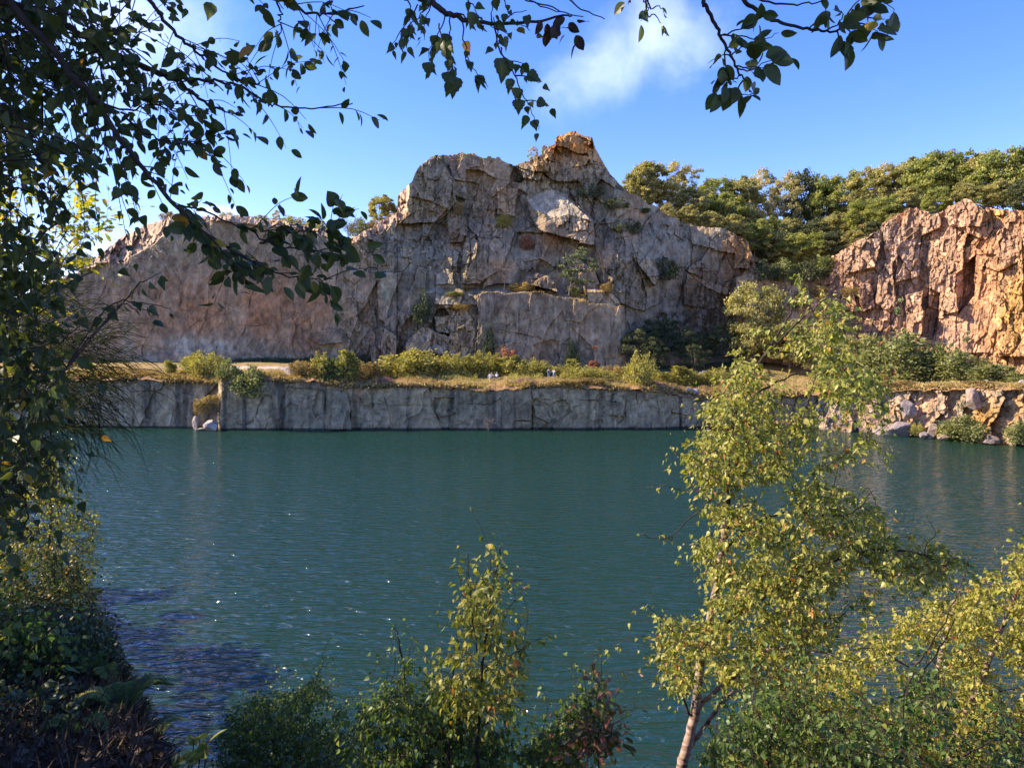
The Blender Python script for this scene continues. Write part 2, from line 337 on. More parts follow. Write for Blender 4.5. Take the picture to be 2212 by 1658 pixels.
CRACKS = [(c2(p), w, d) for p, w, d in [
  ([(600, 1222), (680, 1240), (760, 1262), (870, 1285), (950, 1300), (1010, 1330), (1080, 1338), (1260, 1372), (1330, 1360)], 1.1, .9),
  ([(1320, 1375), (1380, 1360), (1450, 1365)], 1.0, .8), ([(590, 1110), (585, 1400)], .9, .7), ([(845, 1250), (860, 1190), (900, 1170)], .8, .5),
  ([(1130, 1240), (1120, 1300), (1080, 1340), (1060, 1440)], .9, .6), ([(470, 240), (465, 340)], .9, .9), ([(190, 480), (300, 505), (420, 560)], .9, .6),
  ([(100, 700), (90, 800), (60, 1000)], .9, .5), ([(210, 660), (200, 830), (190, 1000)], .8, .5), ([(500, 1130), (500, 1400)], .8, .5),
  ([(430, 1300), (440, 1400)], .8, .6), ([(975, 692), (1100, 725), (1200, 748)], 1.0, .9), ([(1265, 640), (1275, 800), (1320, 950)], .9, .6),
  ([(1390, 700), (1395, 900), (1400, 1090)], .7, .3), ([(1560, 830), (1565, 1150)], .8, .5), ([(1250, 540), (1255, 640)], .8, .5),
  ([(1770, 950), (1775, 1180)], .9, .6), ([(1400, 1100), (1480, 1105)], 1.2, .8), ([(20, 1170), (60, 1220), (50, 1300)], .8, .5),
  ([(0, 740), (60, 820), (20, 900)], .7, .4), ([(1700, 620), (1790, 640), (1900, 655)], .8, .6), ([(240, 735), (420, 745)], .7, .5)]]
CRACKS += [(c6(p), w, d) for p, w, d in [
  ([(1758, 480), (1752, 600), (1750, 880)], 1.2, .9), ([(1160, 590), (1120, 720), (1080, 880), (1050, 1000)], 1.1, .5), ([(1945, 330), (1900, 560)], .9, .5),
  ([(730, 660), (690, 830)], .7, .35), ([(740, 880), (600, 990)], .8, .4), ([(1830, 700), (1815, 900), (1800, 1080)], .9, .5), ([(1890, 850), (2020, 1000)], 2.5, .7),
  ([(80, 500), (40, 640), (0, 720)], 1.0, .6), ([(860, 760), (960, 780), (1070, 770)], .6, .35), ([(780, 830), (900, 840), (1070, 835)], .6, .35),
  ([(850, 930), (960, 915), (1100, 930), (1250, 920), (1450, 935)], .6, .35), ([(500, 850), (620, 860), (700, 880)], .6, .3), ([(1470, 600), (1460, 800)], .6, .3), ([(1380, 740), (1450, 780)], .6, .4),
  ([(2130, 300), (2150, 500), (2160, 700), (2090, 900)], .9, .6), ([(1950, 760), (1930, 820), (1890, 850)], .8, .5)]]
def main_depth(BX, BY):
    wx = BX + 9 * fbm(BX * .03, BY * .03, 4, 3) + 3 * fbm(BX * .15, BY * .15, 2, 8); wy = BY + 9 * fbm(BX * .03 + 50, BY * .03, 4, 4) + 3 * fbm(BX * .15 + 50, BY * .15, 2, 9)
    base = knots(BX, [(-260, 143.5), (130, 145.5), (700, 149), (790, 149), (1000, 150.5), (1340, 152), (1358, 154.5), (1400, 159), (1470, 164), (1560, 166), (1640, 167), (1720, 176)])
    hgt = (790 - BY) * MPP
    base = base + .045 * hgt + 5.0 * np.clip((560 - BY) / 90, 0, 1) * np.clip((BX - 780) / 80, 0, 1) * np.clip((1600 - BX) / 200, 0, 1)
    base = base + 2.5 * np.clip((BY - 630) / 8, -1, 0) * np.clip((BX - 860) / 60, 0, 1) * np.clip((1350 - BX) / 50, 0, 1) * -1
    rel = np.zeros(BX.shape); smooth = np.zeros(BX.shape)
    for poly, off, gx, gy, *an in SLABS:
        px = [p[0] for p in poly]; py = [p[1] for p in poly]; cx = sum(px) / len(px); cy = sum(py) / len(py)
        if an: cy = max(py) if an[0] == 'b' else min(py)
        m = inpoly(wx, wy, poly)
        v = off + gx * (wx - cx) * MPP + gy * (cy - wy) * MPP
        rel = np.where(m, v, rel)
    ye = knots(wx, JUM); jm = np.clip((ye - wy) / 2, 0, 1) * (BX < 890)
    rel = rel + 1.05 * np.clip(ye - wy, 0, 99) * MPP * (BX < 890)
    U = BX * MPP; Vv = BY * MPP
    Uw = U + 1.0 * fbm(U * .3, Vv * .3, 3, 21) + .25 * fbm(U * 1.5, Vv * 1.5, 2, 22); Vw = Vv + 1.0 * fbm(U * .3 + 9, Vv * .3, 3, 23) + .25 * fbm(U * 1.5, Vv * 1.5 + 5, 2, 24)
    leftw = np.clip((790 - BX) / 60, 0, 1) * (1 - jm)      # smooth left wall
    lower = ((BY > 632) & (BX > 1025) & (BX < 1352)) * 1.0
    rough = 1 - .80 * leftw - .62 * lower
    rough = rough + .5 * jm
    rough = rough * (1 - .55 * inpoly(wx, wy, [S_ for S_ in SLABS if len(S_) > 4 and S_[4] == 't'][0][0])) * (1 - .35 * inpoly(wx, wy, SLABS[0][0]))
    o, tx, tz, du, dv, e = blocks(Uw + .25 * Vw, Vw, 3.6, 9.0, 31)
    gm = np.clip(fbm(U * .25, Vv * .18, 3, 61) * 6 + .2, 0, 1)
    d = rough * (2.3 * o + .34 * tx * du + .16 * tz * dv) ; d += rough * .55 * gm * np.clip(1 - e / .03, 0, 1)
    o2, tx, tz, du, dv, e = blocks(Uw - .12 * Vw, Vw, 1.5, 3.0, 47, 1)
    sel = np.clip(fbm(U * .12, Vv * .12, 3, 60) * 5 + .75, .12, 1.2)
    d += rough * sel * (1.25 * o2 + .60 * tx * du + .34 * tz * dv + .30 * gm * np.clip(1 - e / .05, 0, 1))
    o3, tx, tz, du, dv, e = blocks(Uw + .2 * Vw, Vw - .2 * Uw, .6, .85, 53, 1)
    d += rough * (sel + .25) * (.45 * o3 + .75 * tx * du + .55 * tz * dv)
    d += leftw * (.8 * fbm(U * .12, Vv * .12, 4, 71) + .75 * fbm(U * .6, Vv * .35, 5, 72, .6))
    d += .38 * fbm(U * 1.3, Vv * .9, 5, 73, .65)
    ww = BX + 9 * fbm(BX * .06, BY * .06, 4, 81); wv = BY + 9 * fbm(BX * .08, BY * .08 + 40, 3, 82)
    ck_ = np.clip(.25 + 3 * fbm(BX * .04, BY * .04, 3, 83), 0, 1)
    for pl, w, dep in CRACKS: d += dep * ck_ * np.exp(-(segdist(ww, wv, pl) / w) ** 2)
    return base + rel + d
def main_color(BX, BY, Y, up, lf):
    U = BX * MPP; Vv = BY * MPP
    C = np.broadcast_to(np.array([.305, .278, .24]), BX.shape + (3,)).copy()
    n1 = fbm(U * .1, Vv * .08, 4, 91); n2 = fbm(U * .35, Vv * .2, 5, 92); st = fbm(U * 1.3, Vv * .07, 4, 93); st2 = fbm(U * 2.6, Vv * .12, 3, 94)
    C = mixc(C, [.315, .20, .14], np.clip(n1 * 3 + .05, 0, .42))
    red = blob(BX, BY, 420, 690, 240, 95) + .8 * blob(BX, BY, 620, 640, 130, 90) + .35 * blob(BX, BY, 250, 620, 120, 60)
    C = mixc(C, [.34, .20, .13], red * (.65 + 1.6 * n2))
    C = mixc(C, [.28, .25, .195], blob(BX, BY, 520, 520, 260, 55) * (.55 + n2))                 # greyer top of the left wall
    C = mixc(C, [.36, .345, .335], blob(BX, BY, 450, 748, 75, 16) * (1.2 + 2 * n2) + .7 * blob(BX, BY, 400, 735, 50, 18) * (.8 + 2.5 * n2))
    C = mixc(C, [.30, .268, .245], (BX > 800) * np.clip((BY - 600) / 60, 0, 1) * np.clip((1560 - BX) / 80, 0, 1) * .65)
    C = mixc(C, [.30, .19, .12], blob(BX, BY, 1190, 520, 40, 40) + blob(BX, BY, 985, 510, 18, 35) + .5 * blob(BX, BY, 1150, 790, 60, 30))
    C = mixc(C, [.56, .29, .10], (blob(BX, BY, 1235, 305, 70, 42) * 1.6 + .4 * blob(BX, BY, 1180, 350, 50, 30)) * (.7 + 2 * n2))
    C = mixc(C, [.36, .22, .13], (BX > 1560) * np.clip(.35 + n1 * 4, 0, .8))
    C = mixc(C, [.25, .155, .10], (BX > 1400) * (BX < 1600) * np.clip(n1 * 4, 0, .6))
    tone = blocks(U + fbm(U * .3, Vv * .3, 3, 21), Vv + fbm(U * .3 + 9, Vv * .3, 3, 23), 3.2, 4.5, 33)[0]
    C = C * (1 + .30 * tone)[..., None]
    sx_ = BX + 9 * fbm(BX * .03, BY * .03, 4, 3) + 3 * fbm(BX * .15, BY * .15, 2, 8); sy_ = BY + 9 * fbm(BX * .03 + 50, BY * .03, 4, 4) + 3 * fbm(BX * .15 + 50, BY * .15, 2, 9)
    for i_, S_ in enumerate(SLABS):      # every joint face has weathered to a tone of its own
        w_ = inpoly(sx_, sy_, S_[0]); f_ = .80 + .44 * ((i_ * .618 + .13) % 1); g_ = ((i_ * .381 + .4) % 1) * .10
        C = np.where(w_[..., None], C * np.array([f_ * (1 + g_ * .6), f_, f_ * (1 - g_)]), C)
    steep = np.clip(1 - up * 2, 0, 1)
    C = mixc(C, [.095, .085, .078], np.clip(st * 3.6 - .22, 0, .8) * steep * (1 - .65 * np.clip((790 - BX) / 60, 0, 1)))
    C = mixc(C, [.46, .43, .40], np.clip(st2 * 3.6 - .45, 0, .7) * steep * (1 - .75 * np.clip((790 - BX) / 60, 0, 1)))
    C = mixc(C, [.33, .40, .34], blob(BX, BY, 835, 630, 9, 22) * (.6 + 2 * n2))
    C = mixc(C, [.10, .11, .045], blob(BX, BY, 1057, 728, 15, 26) * .9 + .5 * blob(BX, BY, 905, 655, 18, 30))      # moss
    gr = np.clip((up - .75) * 1.5, 0, 1) * np.clip(.3 + 4 * fbm(U * .5, Vv * .5, 3, 97), 0, 1) * np.clip((BX - 700) / 100, 0, 1)
    gr = gr * np.clip(np.abs(BY - 520) / 40 - .3, 0, 1)
    C = mixc(C, [.27, .185, .075], gr)
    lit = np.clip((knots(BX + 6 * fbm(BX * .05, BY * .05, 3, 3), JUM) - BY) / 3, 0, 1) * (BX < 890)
    C = mixc(C, [.52, .39, .32], lit * .9)  # sunlight on the cliff-top strip boosted by a paler rock colour
    C = mixc(C, [.46, .41, .37], inpoly(BX, BY, [S_ for S_ in SLABS if len(S_) > 4 and S_[4] == 't'][0][0]) * .75)  # slab colour lightened so that it reads as brightly sunlit
    C = C * (1 + 1.1 * fbm(U * 1.1, Vv * .9, 4, 99))[..., None]
    return C
bx = np.arange(-240, 1712, 1.25)
top = knots(bx, SKY) + 5.0 * fbm(bx * .05, bx * 0, 4, 14) + 4.0 * (h2(np.floor(bx / 9 + fbm(bx * .05, bx * 0, 2, 4)), bx * 0, 6) - .5)
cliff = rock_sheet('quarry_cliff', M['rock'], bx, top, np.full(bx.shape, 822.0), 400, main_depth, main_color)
# ---- right cliff --------------------------------------------------
RSKY = [(1590, 600), (1630, 585), (1660, 582), (1700, 590), (1740, 590), (1780, 580), (1796, 552), (1815, 545), (1835, 530), (1850, 522), (1865, 515), (1885, 504), (1898, 500), (1905, 480), (1920, 474), (1940, 462), (1952, 456), (1962, 452),
        (1980, 448), (2000, 454), (2012, 466), (2030, 460), (2050, 446), (2070, 438), (2082, 428), (2090, 430), (2104, 440), (2125, 452), (2150, 450), (2170, 452), (2190, 456), (2240, 450), (2300, 430), (2420, 400)]
def right_base(BX):
    return knots(BX, [(1590, 160), (1700, 160), (1780, 160), (1900, 152), (2000, 147.5), (2100, 139.5), (2211, 131), (2420, 116)])
def cr(pts):   # measured on the enlargement of the right side
    s = 1714 / 1396
    return [((2700 + x / s) / 1.8525, (450 + y / s) / 1.8525) for x, y in pts]
RSL = [(cr([(1460, 700), (1580, 690), (1575, 1000), (1560, 1180), (1310, 1180), (1320, 1000), (1400, 980), (1470, 900)]), -.2, .05, .05),
       (cr([(1380, 790), (1475, 700), (1470, 900), (1395, 990), (1360, 960)]), 2.6, 1.0, .0),
       (cr([(1130, 900), (1220, 870), (1210, 960), (1250, 1010), (1200, 1110), (1140, 1080)]), -2.6, -.3, .05),
       (cr([(1215, 850), (1300, 880), (1290, 1060), (1260, 1120), (1215, 1080)]), 1.4, .9, 0),
       (cr([(1300, 880), (1380, 890), (1390, 980), (1310, 1000)]), -1.2, -.25, .1),
       (cr([(1600, 640), (1700, 620), (1720, 1200), (1590, 1200), (1570, 1000)]), -1.2, -.1, .08),
       (cr([(1080, 650), (1170, 590), (1220, 640), (1200, 800), (1090, 830)]), -1.0, .1, .08),
       (cr([(1330, 480), (1440, 420), (1520, 470), (1500, 560), (1350, 560)]), -1.4, -.2, .1),
       (cr([(790, 690), (960, 620), (1010, 620), (980, 760), (850, 790)]), -2.0, -.2, .2),
       (cr([(900, 880), (960, 800), (980, 960), (920, 980)]), -2.0, .6, .05)]
def right_depth(BX, BY):
    wx = BX + 8 * fbm(BX * .04, BY * .04, 3, 103); wy = BY + 8 * fbm(BX * .04 + 50, BY * .04, 3, 104)
    m = .09
    base = right_base(BX) + .06 * (800 - BY) * m
    g = np.clip((1800 - BX) / 40, 0, 1) * np.clip((770 - BY) / 30, 0, 1)
    base = base + g * (np.clip(720 - BY, -60, 200) * m * .95 - 8.5)
    rel = np.zeros(BX.shape)
    for poly, off, gx, gy in RSL:
        cx = sum(p[0] for p in poly) / len(poly); cy = sum(p[1] for p in poly) / len(poly)
        rel = np.where(inpoly(wx, wy, poly), off + gx * (wx - cx) * m + gy * (cy - wy) * m, rel)
    U = BX * m; Vv = BY * m
    Uw = U + .8 * fbm(U * .35, Vv * .35, 3, 121) + .2 * fbm(U * 1.5, Vv * 1.5, 2, 122) + .12 * (Vv); Vw = Vv + .8 * fbm(U * .35 + 9, Vv * .35, 3, 123)
    r = 1 - .45 * inpoly(wx, wy, RSL[0][0])
    o, tx, tz, du, dv, e = blocks(Uw, Vw, 3.4, 7.5, 131)
    d = r * (1.9 * o + .55 * tx * du + .10 * tz * dv + .35 * np.clip(1 - e / .04, 0, 1))
    o, tx, tz, du, dv, e = blocks(Uw, Vw, 1.1, 2.3, 141, 1)
    d += r * (.95 * o + .75 * tx * du + .22 * tz * dv + .25 * np.clip(1 - e / .06, 0, 1))
    o, tx, tz, du, dv, e = blocks(Uw, Vw, .5, .7, 151, 1)
    d += r * (.40 * o + .75 * tx * du + .5 * tz * dv)
    return base + rel + d + .3 * fbm(U * 2, Vv * 1.5, 4, 160)
def right_color(BX, BY, Y, up, lf):
    U = BX * .09; Vv = BY * .09
    C = np.broadcast_to(np.array([.43, .285, .22]), BX.shape + (3,)).copy()
    n1 = fbm(U * .12, Vv * .1, 4, 191); n2 = fbm(U * .4, Vv * .25, 5, 192); st = fbm(U * 1.2, Vv * .08, 4, 193)
    C = mixc(C, [.47, .26, .15], np.clip(n1 * 3.5 + .1, 0, .8))
    C = mixc(C, [.31, .265, .25], (blob(BX, BY, 1950, 560, 50, 60) + .8 * blob(BX, BY, 1900, 520, 40, 40)) * (.6 + 2 * n2))
    C = mixc(C, [.50, .31, .10], (blob(BX, BY, 2190, 700, 45, 110) + blob(BX, BY, 2155, 465, 40, 16) + .6 * blob(BX, BY, 2211, 560, 30, 60)) * (.75 + 2 * n2))
    C = mixc(C, [.46, .25, .15], blob(BX, BY, 2105, 620, 28, 80) * .8)
    tone = blocks(U, Vv, 1.6, 3.0, 133)[0]
    C = C * (1 + .34 * tone)[..., None]
    C = mixc(C, [.16, .12, .10], np.clip(st * 3.4 - .55, 0, .7))
    C = mixc(C, [.50, .33, .19], np.clip((1800 - BX) / 40, 0, 1) * .9)
    gr = np.clip((up - .6) * 2, 0, 1) * np.clip(.2 + 4 * fbm(U * .5, Vv * .5, 3, 197), 0, 1)
    C = mixc(C, [.30, .21, .08], gr * .8)
    return C * (1 + 1.0 * fbm(U * 1.3, Vv * 1., 4, 199))[..., None]
bx = np.arange(1590, 2420, 1.2)
top = knots(bx, RSKY) + 3 * fbm(bx * .05, bx * 0, 3, 15) + 5 * (h2(np.floor(bx / 7), bx * 0, 9) - .5) * (bx > 1790)
rcliff = rock_sheet('sunlit_cliff', M['rock_right'], bx, top, np.full(bx.shape, 850.0), 330, right_depth, right_color)
def edge_by(bx): return knots(bx, EDGE) + 9 * fbm(bx * .05, bx * 0, 4, 16, .6) + 3 * (h2(np.floor(bx / 11), bx * 0, 8) - .5)
# ---- lower wall standing in the water -----------------------------
EDGE = [(-260, 812), (150, 815), (290, 815), (400, 818), (455, 822), (475, 815), (490, 822), (530, 816), (600, 815), (680, 818), (740, 826), (800, 832), (860, 830), (930, 828), (1000, 834), (1060, 838), (1100, 833), (1150, 833), (1200, 830),
        (1280, 834), (1350, 836), (1420, 838), (1450, 846), (1500, 852), (1560, 850), (1700, 848), (1850, 842), (1920, 840), (1960, 836), (2040, 836), (2110, 832), (2211, 832), (2420, 826)]
WALLY = [(-260, 128), (150, 125), (300, 124), (469, 122.6), (477, 120.3), (520, 120.6), (760, 120.5), (763, 121.4), (1145, 120.6), (1150, 121.8), (1400, 121.5), (1530, 124), (1600, 124), (1750, 122), (1900, 117), (2050, 110), (2211, 102), (2420, 92)]
LSL = [(ck([(1830, 480), (1860, 465), (1950, 475), (1980, 530), (2008, 820), (1830, 820)]), -.5, .05, .08), (ck([(1380, 560), (1440, 430), (1760, 470), (1760, 810), (1370, 810)]), .3, -.03, .03),
       (cm([(580, 600), (710, 600), (820, 760), (820, 840), (360, 840), (400, 760), (480, 680)]), -.4, .02, .03), (cm([(1450, 735), (1610, 735), (1610, 850), (1430, 850)]), .5, .05, .0),
       (cm([(1610, 450), (1680, 480), (1680, 540), (1610, 540)]), -.6, .1, .1), (cm([(1620, 600), (1760, 620), (1810, 700), (1770, 760), (1640, 700)]), -.5, .15, .12),
       (cm([(740, 530), (920, 540), (870, 840), (820, 840), (740, 640)]), .7, .05, .02), (cm([(-20, 400), (710, 430), (710, 600), (580, 590), (350, 600), (-10, 560)]), -.15, .0, .02)]
LCR = [(ck(p), w, d) for p, w, d in [([(1775, 430), (1770, 810)], 1.6, .5), ([(1985, 530), (2008, 820)], 1.2, .7), ([(1240, 800), (1300, 700)], .8, .3), ([(1540, 540), (1640, 540), (1720, 500)], .7, .3), ([(250, 370), (260, 470)], 1.6, .4)]]
LCR += [(cm(p), w, d) for p, w, d in [([(712, 440), (708, 620), (760, 680), (820, 770), (822, 840)], 1.1, .8), ([(1608, 440), (1612, 740), (1605, 840)], 1.1, .8), ([(860, 650), (950, 600), (1080, 585), (1230, 595)], .8, .5), ([(1110, 440), (1110, 640)], .7, .3), ([(1620, 540), (1700, 545), (2200, 560)], .8, .4),
        ([(300, 540), (330, 600), (360, 700), (350, 830)], .8, .4), ([(1700, 480), (1770, 490)], .8, .6), ([(480, 540), (700, 520)], .7, .4), ([(1700, 600), (1780, 720), (1850, 790)], .9, .5), ([(1460, 735), (1600, 735)], .9, .6), ([(230, 630), (330, 640)], .7, .5)]]
LCR += [([(1241.6 + x * .1952, 701.8 + y * .1952) for x, y in p], w, d) for p, w, d in [([(0, 830), (300, 840), (700, 890), (1000, 930)], .7, .5), ([(680, 740), (685, 900), (700, 1000)], .8, .5), ([(300, 700), (290, 800), (380, 900)], .7, .4), ([(975, 940), (960, 1140)], .9, .5), ([(500, 1010), (540, 1030), (480, 1100)], .9, .6), ([(1170, 1020), (1160, 1140)], 1.0, .6)]]
def low_depth(BX, BY):
    wx = BX + 5 * fbm(BX * .05, BY * .05, 3, 203); wy = BY + 5 * fbm(BX * .05 + 50, BY * .05, 3, 204)
    m = 121 / F
    base = knots(wx, WALLY) + .03 * (930 - BY) * m
    rel = np.zeros(BX.shape)
    for poly, off, gx, gy in LSL:
        cx = sum(p[0] for p in poly) / len(poly); cy = sum(p[1] for p in poly) / len(poly)
        rel = np.where(inpoly(wx, wy, poly), off + gx * (wx - cx) * m + gy * (cy - wy) * m, rel)
    # broken notch left of the step
    rel += 1.0 * (inpoly(wx, wy, [(418, 935), (420, 890), (435, 860), (462, 838), (470, 822), (470, 935)]))
    U = BX * m; Vv = BY * m
    R = np.clip((BX - 1560) / 60, 0, 1)                       # right part is broken blocks
    mid = np.clip((BX - 1130) / 60, 0, 1) * (1 - R)
    r = .20 + .16 * mid + .50 * R
    Uw = U + .6 * fbm(U * .4, Vv * .4, 3, 221) + .15 * fbm(U * 2, Vv * 2, 2, 222); Vw = Vv + .6 * fbm(U * .4 + 9, Vv * .4, 3, 223) + .15 * fbm(U * 2, Vv * 2 + 9, 2, 224)
    o, tx, tz, du, dv, e = blocks(Uw + .25 * Vw + 1.0 * R * fbm(Uw, Vw, 3, 230), Vw - .1 * Uw, 2.6, 4.2, 231, 1)
    d = r * (2.8 * o + .5 * (tx - .2 * R) * du + .25 * tz * dv + .15 * np.clip(1 - e / .04, 0, 1))
    o, tx, tz, du, dv, e = blocks(Uw - .2 * Vw, Vw + .3 * Uw, 1.1, .9, 241, 1)
    d += r * (.9 * o + .7 * tx * du + .5 * tz * dv) + R * .6 * fbm(U * .9, Vv * .7, 5, 261, .6)
    d += R * 1.0 * np.clip((870 - BY) / 90, -1, 1)
    d += .42 * fbm(U * .9, Vv * .6, 6, 271, .66) + .35 * fbm(U * .2, Vv * .2, 2, 272)
    ww = BX + 6 * fbm(BX * .07, BY * .07, 4, 281); wv = BY + 6 * fbm(BX * .1, BY * .1 + 40, 3, 282)
    lk_ = np.clip(.35 + 3 * fbm(BX * .05, BY * .05, 3, 283), .05, 1)
    for pl, w, dep in LCR: d += lk_ * dep * np.exp(-(segdist(ww, wv, pl) / w) ** 2)
    d += np.clip((knots(BX, EDGE) + 7 - BY) / 7, 0, 1) * (1.2 + .8 * fbm(U * .8, Vv, 3, 290))      # rounded rim
    return base + rel + d
def low_color(BX, BY, Y, up, lf):
    m = 121 / F; U = BX * m; Vv = BY * m
    C = np.broadcast_to(np.array([.42, .335, .245]), BX.shape + (3,)).copy()
    n1 = fbm(U * .13, Vv * .2, 4, 391); n2 = fbm(U * .6, Vv * .4, 5, 392); st = fbm(U * .9, Vv * .06, 4, 393); st2 = fbm(U * 2.2, Vv * .1, 3, 394)
    C = mixc(C, [.44, .34, .225], np.clip(n1 * 3 + .15, 0, .8))
    C = mixc(C, [.23, .165, .12], blob(BX, BY, 1090, 890, 60, 30) * .7)
    C = mixc(C, [.25, .235, .19], blob(BX, BY, 735, 890, 30, 45) * .7 + blob(BX, BY, 640, 890, 60, 35) * .5)
    C = mixc(C, [.055, .053, .055], np.clip(st * 3.6 - .22, 0, .75))
    C = mixc(C, [.40, .385, .36], np.clip(st2 * 3.6 - .42, 0, .7) * np.clip(1.2 - np.abs(BX - 370) / 90, .3, 1))
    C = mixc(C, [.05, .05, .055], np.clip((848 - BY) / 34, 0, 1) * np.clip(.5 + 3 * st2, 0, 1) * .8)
    C = mixc(C, [.19, .22, .17], blob(BX, BY, 1010, 870, 60, 30) * .35)
    R = np.clip((BX - 1560) / 60, 0, 1)
    CR = np.broadcast_to(np.array([.43, .325, .26]), BX.shape + (3,)).copy()
    CR = mixc(CR, [.34, .30, .28], np.clip(n1 * 4 + .2, 0, .9)); CR = mixc(CR, [.50, .30, .10], blob(BX, BY, 2130, 900, 40, 40) * .9 + blob(BX, BY, 2200, 880, 20, 50) * .5)
    CR = mixc(CR, [.33, .33, .25], blob(BX, BY, 2080, 870, 22, 25) * .7)
    CR = mixc(CR, [.30, .155, .07], np.clip((up - .5) * 2, 0, 1) * .8)
    C = C * (1 - R[..., None]) + CR * R[..., None]
    tone = blocks(U, Vv, 2.2, 2.4, 333, 1)[0]
    C = C * (1 + .22 * tone)[..., None]
    C = mixc(C, [.025, .028, .025], np.clip((BY - 745.9) / F * Y - 13.72, 0, .22) * 4 * (1 - .6 * R))       # wet line
    return C * (1 + .9 * fbm(U * 1.5, Vv * 1.2, 4, 399))[..., None]
bx = np.arange(-250, 2420, 1.3)
top = edge_by(bx)
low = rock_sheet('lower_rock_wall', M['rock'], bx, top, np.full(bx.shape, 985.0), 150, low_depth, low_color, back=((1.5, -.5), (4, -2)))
# ---- ledge ground ---------------------------------------------------
def cliffY(bx):
    return np.where(bx < 1650, knots(bx, [(-260, 153), (1000, 154), (1340, 155), (1400, 163), (1560, 169), (1650, 176)]), right_base(bx) + 4)
def ledge_pt(bx, t):
    """t = 0 at the rim, 1 at the foot of the cliff"""
    y0 = knots(bx, WALLY) + .6; y1 = cliffY(bx)
    e = at(bx, (edge_by(bx) if np.ndim(bx) else knots(bx, EDGE)) - 1.0, y0)
    Y = y0 + (y1 - y0) * t
    z1 = 14.2 - (knots(bx, [(-260, 770), (500, 772), (900, 784), (1340, 788), (1450, 785), (1650, 775), (1800, 800), (2000, 812), (2211, 812), (2420, 812)]) - 745.9) / F * y1
    z = e[..., 2] + (z1 - e[..., 2]) * np.clip(t, 0, 1) ** .8
    z = z + .35 * fbm((bx - 1105) * Y / F * .25, Y * .25, 3, 410) * np.clip(t * 8, 0, 1)
    return np.stack([(bx - CX) / F * Y, Y, z], -1)
tt = np.concatenate([[-.03], np.linspace(0, 1.15, 60)])
bx = np.arange(-250, 2420, 4.0)
P = ledge_pt(bx[None], tt[:, None])
P[0, :, 2] -= .5
BXg = np.broadcast_to(bx, (len(tt), len(bx))); Tg = np.broadcast_to(tt[:, None], BXg.shape)
C = np.broadcast_to(np.array([.40, .275, .10]), BXg.shape + (3,)).copy()
gn = fbm(P[..., 0] * .2, P[..., 1] * .2, 4, 420)
C = mixc(C, [.27, .22, .07], np.clip(gn * 4 + .2, 0, .9)); C = mixc(C, [.33, .18, .08], np.clip(.35 - Tg, 0, .35) * 2.2)
C = mixc(C, [.09, .12, .04], np.clip((Tg - .62) * 5, 0, .85) * (BXg < 1700))
pth = np.exp(-((Tg - (.40 + .05 * np.sin(BXg * .006))) / .075) ** 4)
C = mixc(C, [.62, .53, .42], pth * np.clip((1700 - BXg) / 100, 0, 1) * np.clip(1.5 - np.abs(BXg - 560) / 160, 0, 1))
C = mixc(C, [.46, .33, .22], np.exp(-((Tg - .1) / .05) ** 4) * np.clip((BXg - 1850) / 60, 0, 1))
C = mixc(C, [.45, .36, .27], np.clip(1 - Tg * 4, 0, 1) * blob(BXg, BXg * 0, 497, 0, 16, 1))
ledge = tag(link('ledge_ground', mesh_np('ledge_ground', P.reshape(-1, 3), [grid_faces(len(tt), len(bx))], M['earth'], {'tint': C.reshape(-1, 3)}, smooth=True)), kind='structure')
# ---- hill behind the cliffs and the land reaching away --------------------
HC = [(-700, 700), (0, 640), (200, 570), (340, 486), (530, 476), (650, 492), (740, 520), (830, 480), (900, 420), (1000, 380), (1150, 380), (1250, 380), (1330, 425), (1420, 462), (1500, 500), (1600, 535), (1680, 575), (1760, 570), (1830, 540), (1900, 505), (1980, 465), (2090, 448), (2211, 455), (2420, 420), (3000, 380)]
HY = [(-700, 150), (-300, 152), (900, 160), (1250, 165), (1400, 172), (1560, 177), (1640, 180), (1700, 180), (1800, 175), (1900, 163), (2000, 155), (2211, 138), (2420, 123), (3000, 100)]
def hill_z(X, Y):
    b = X / Y * F + CX
    ytop = knots(b, HY)
    z0 = 14.2 + (745.9 - knots(b, HC) - 8) / F * ytop
    slope = knots(b, [(-300, .0), (1250, -.1), (1360, .22), (1600, .42), (1800, .42), (2000, .28), (2211, .2), (2500, .15)])
    d = Y - ytop
    return z0 + slope * np.clip(d, 0, 45) - .12 * np.clip(d - 45, 0, 500) + .8 * fbm(X * .08, Y * .08, 3, 430) - 1.2, b, d
bb = np.linspace(-700, 3000, 300); dd = np.concatenate([np.linspace(0, 60, 40), np.linspace(64, 1500, 30)])
Yh = knots(bb, HY)[None] + dd[:, None]; Xh = (bb[None] - CX) / F * Yh
Zh = np.maximum(hill_z(Xh, Yh)[0], 5)
gn = fbm(Xh * .1, Yh * .1, 4, 440)
C = mixc(np.broadcast_to(np.array([.16, .14, .055]), Xh.shape + (3,)).copy(), [.28, .19, .09], np.clip(gn * 4 + .3, 0, 1))
hill = tag(link('hill', mesh_np('hill', np.stack([Xh, Yh, Zh], -1).reshape(-1, 3), [grid_faces(len(dd), len(bb))], M['earth'], {'tint': C.reshape(-1, 3)}, smooth=True)), kind='structure')
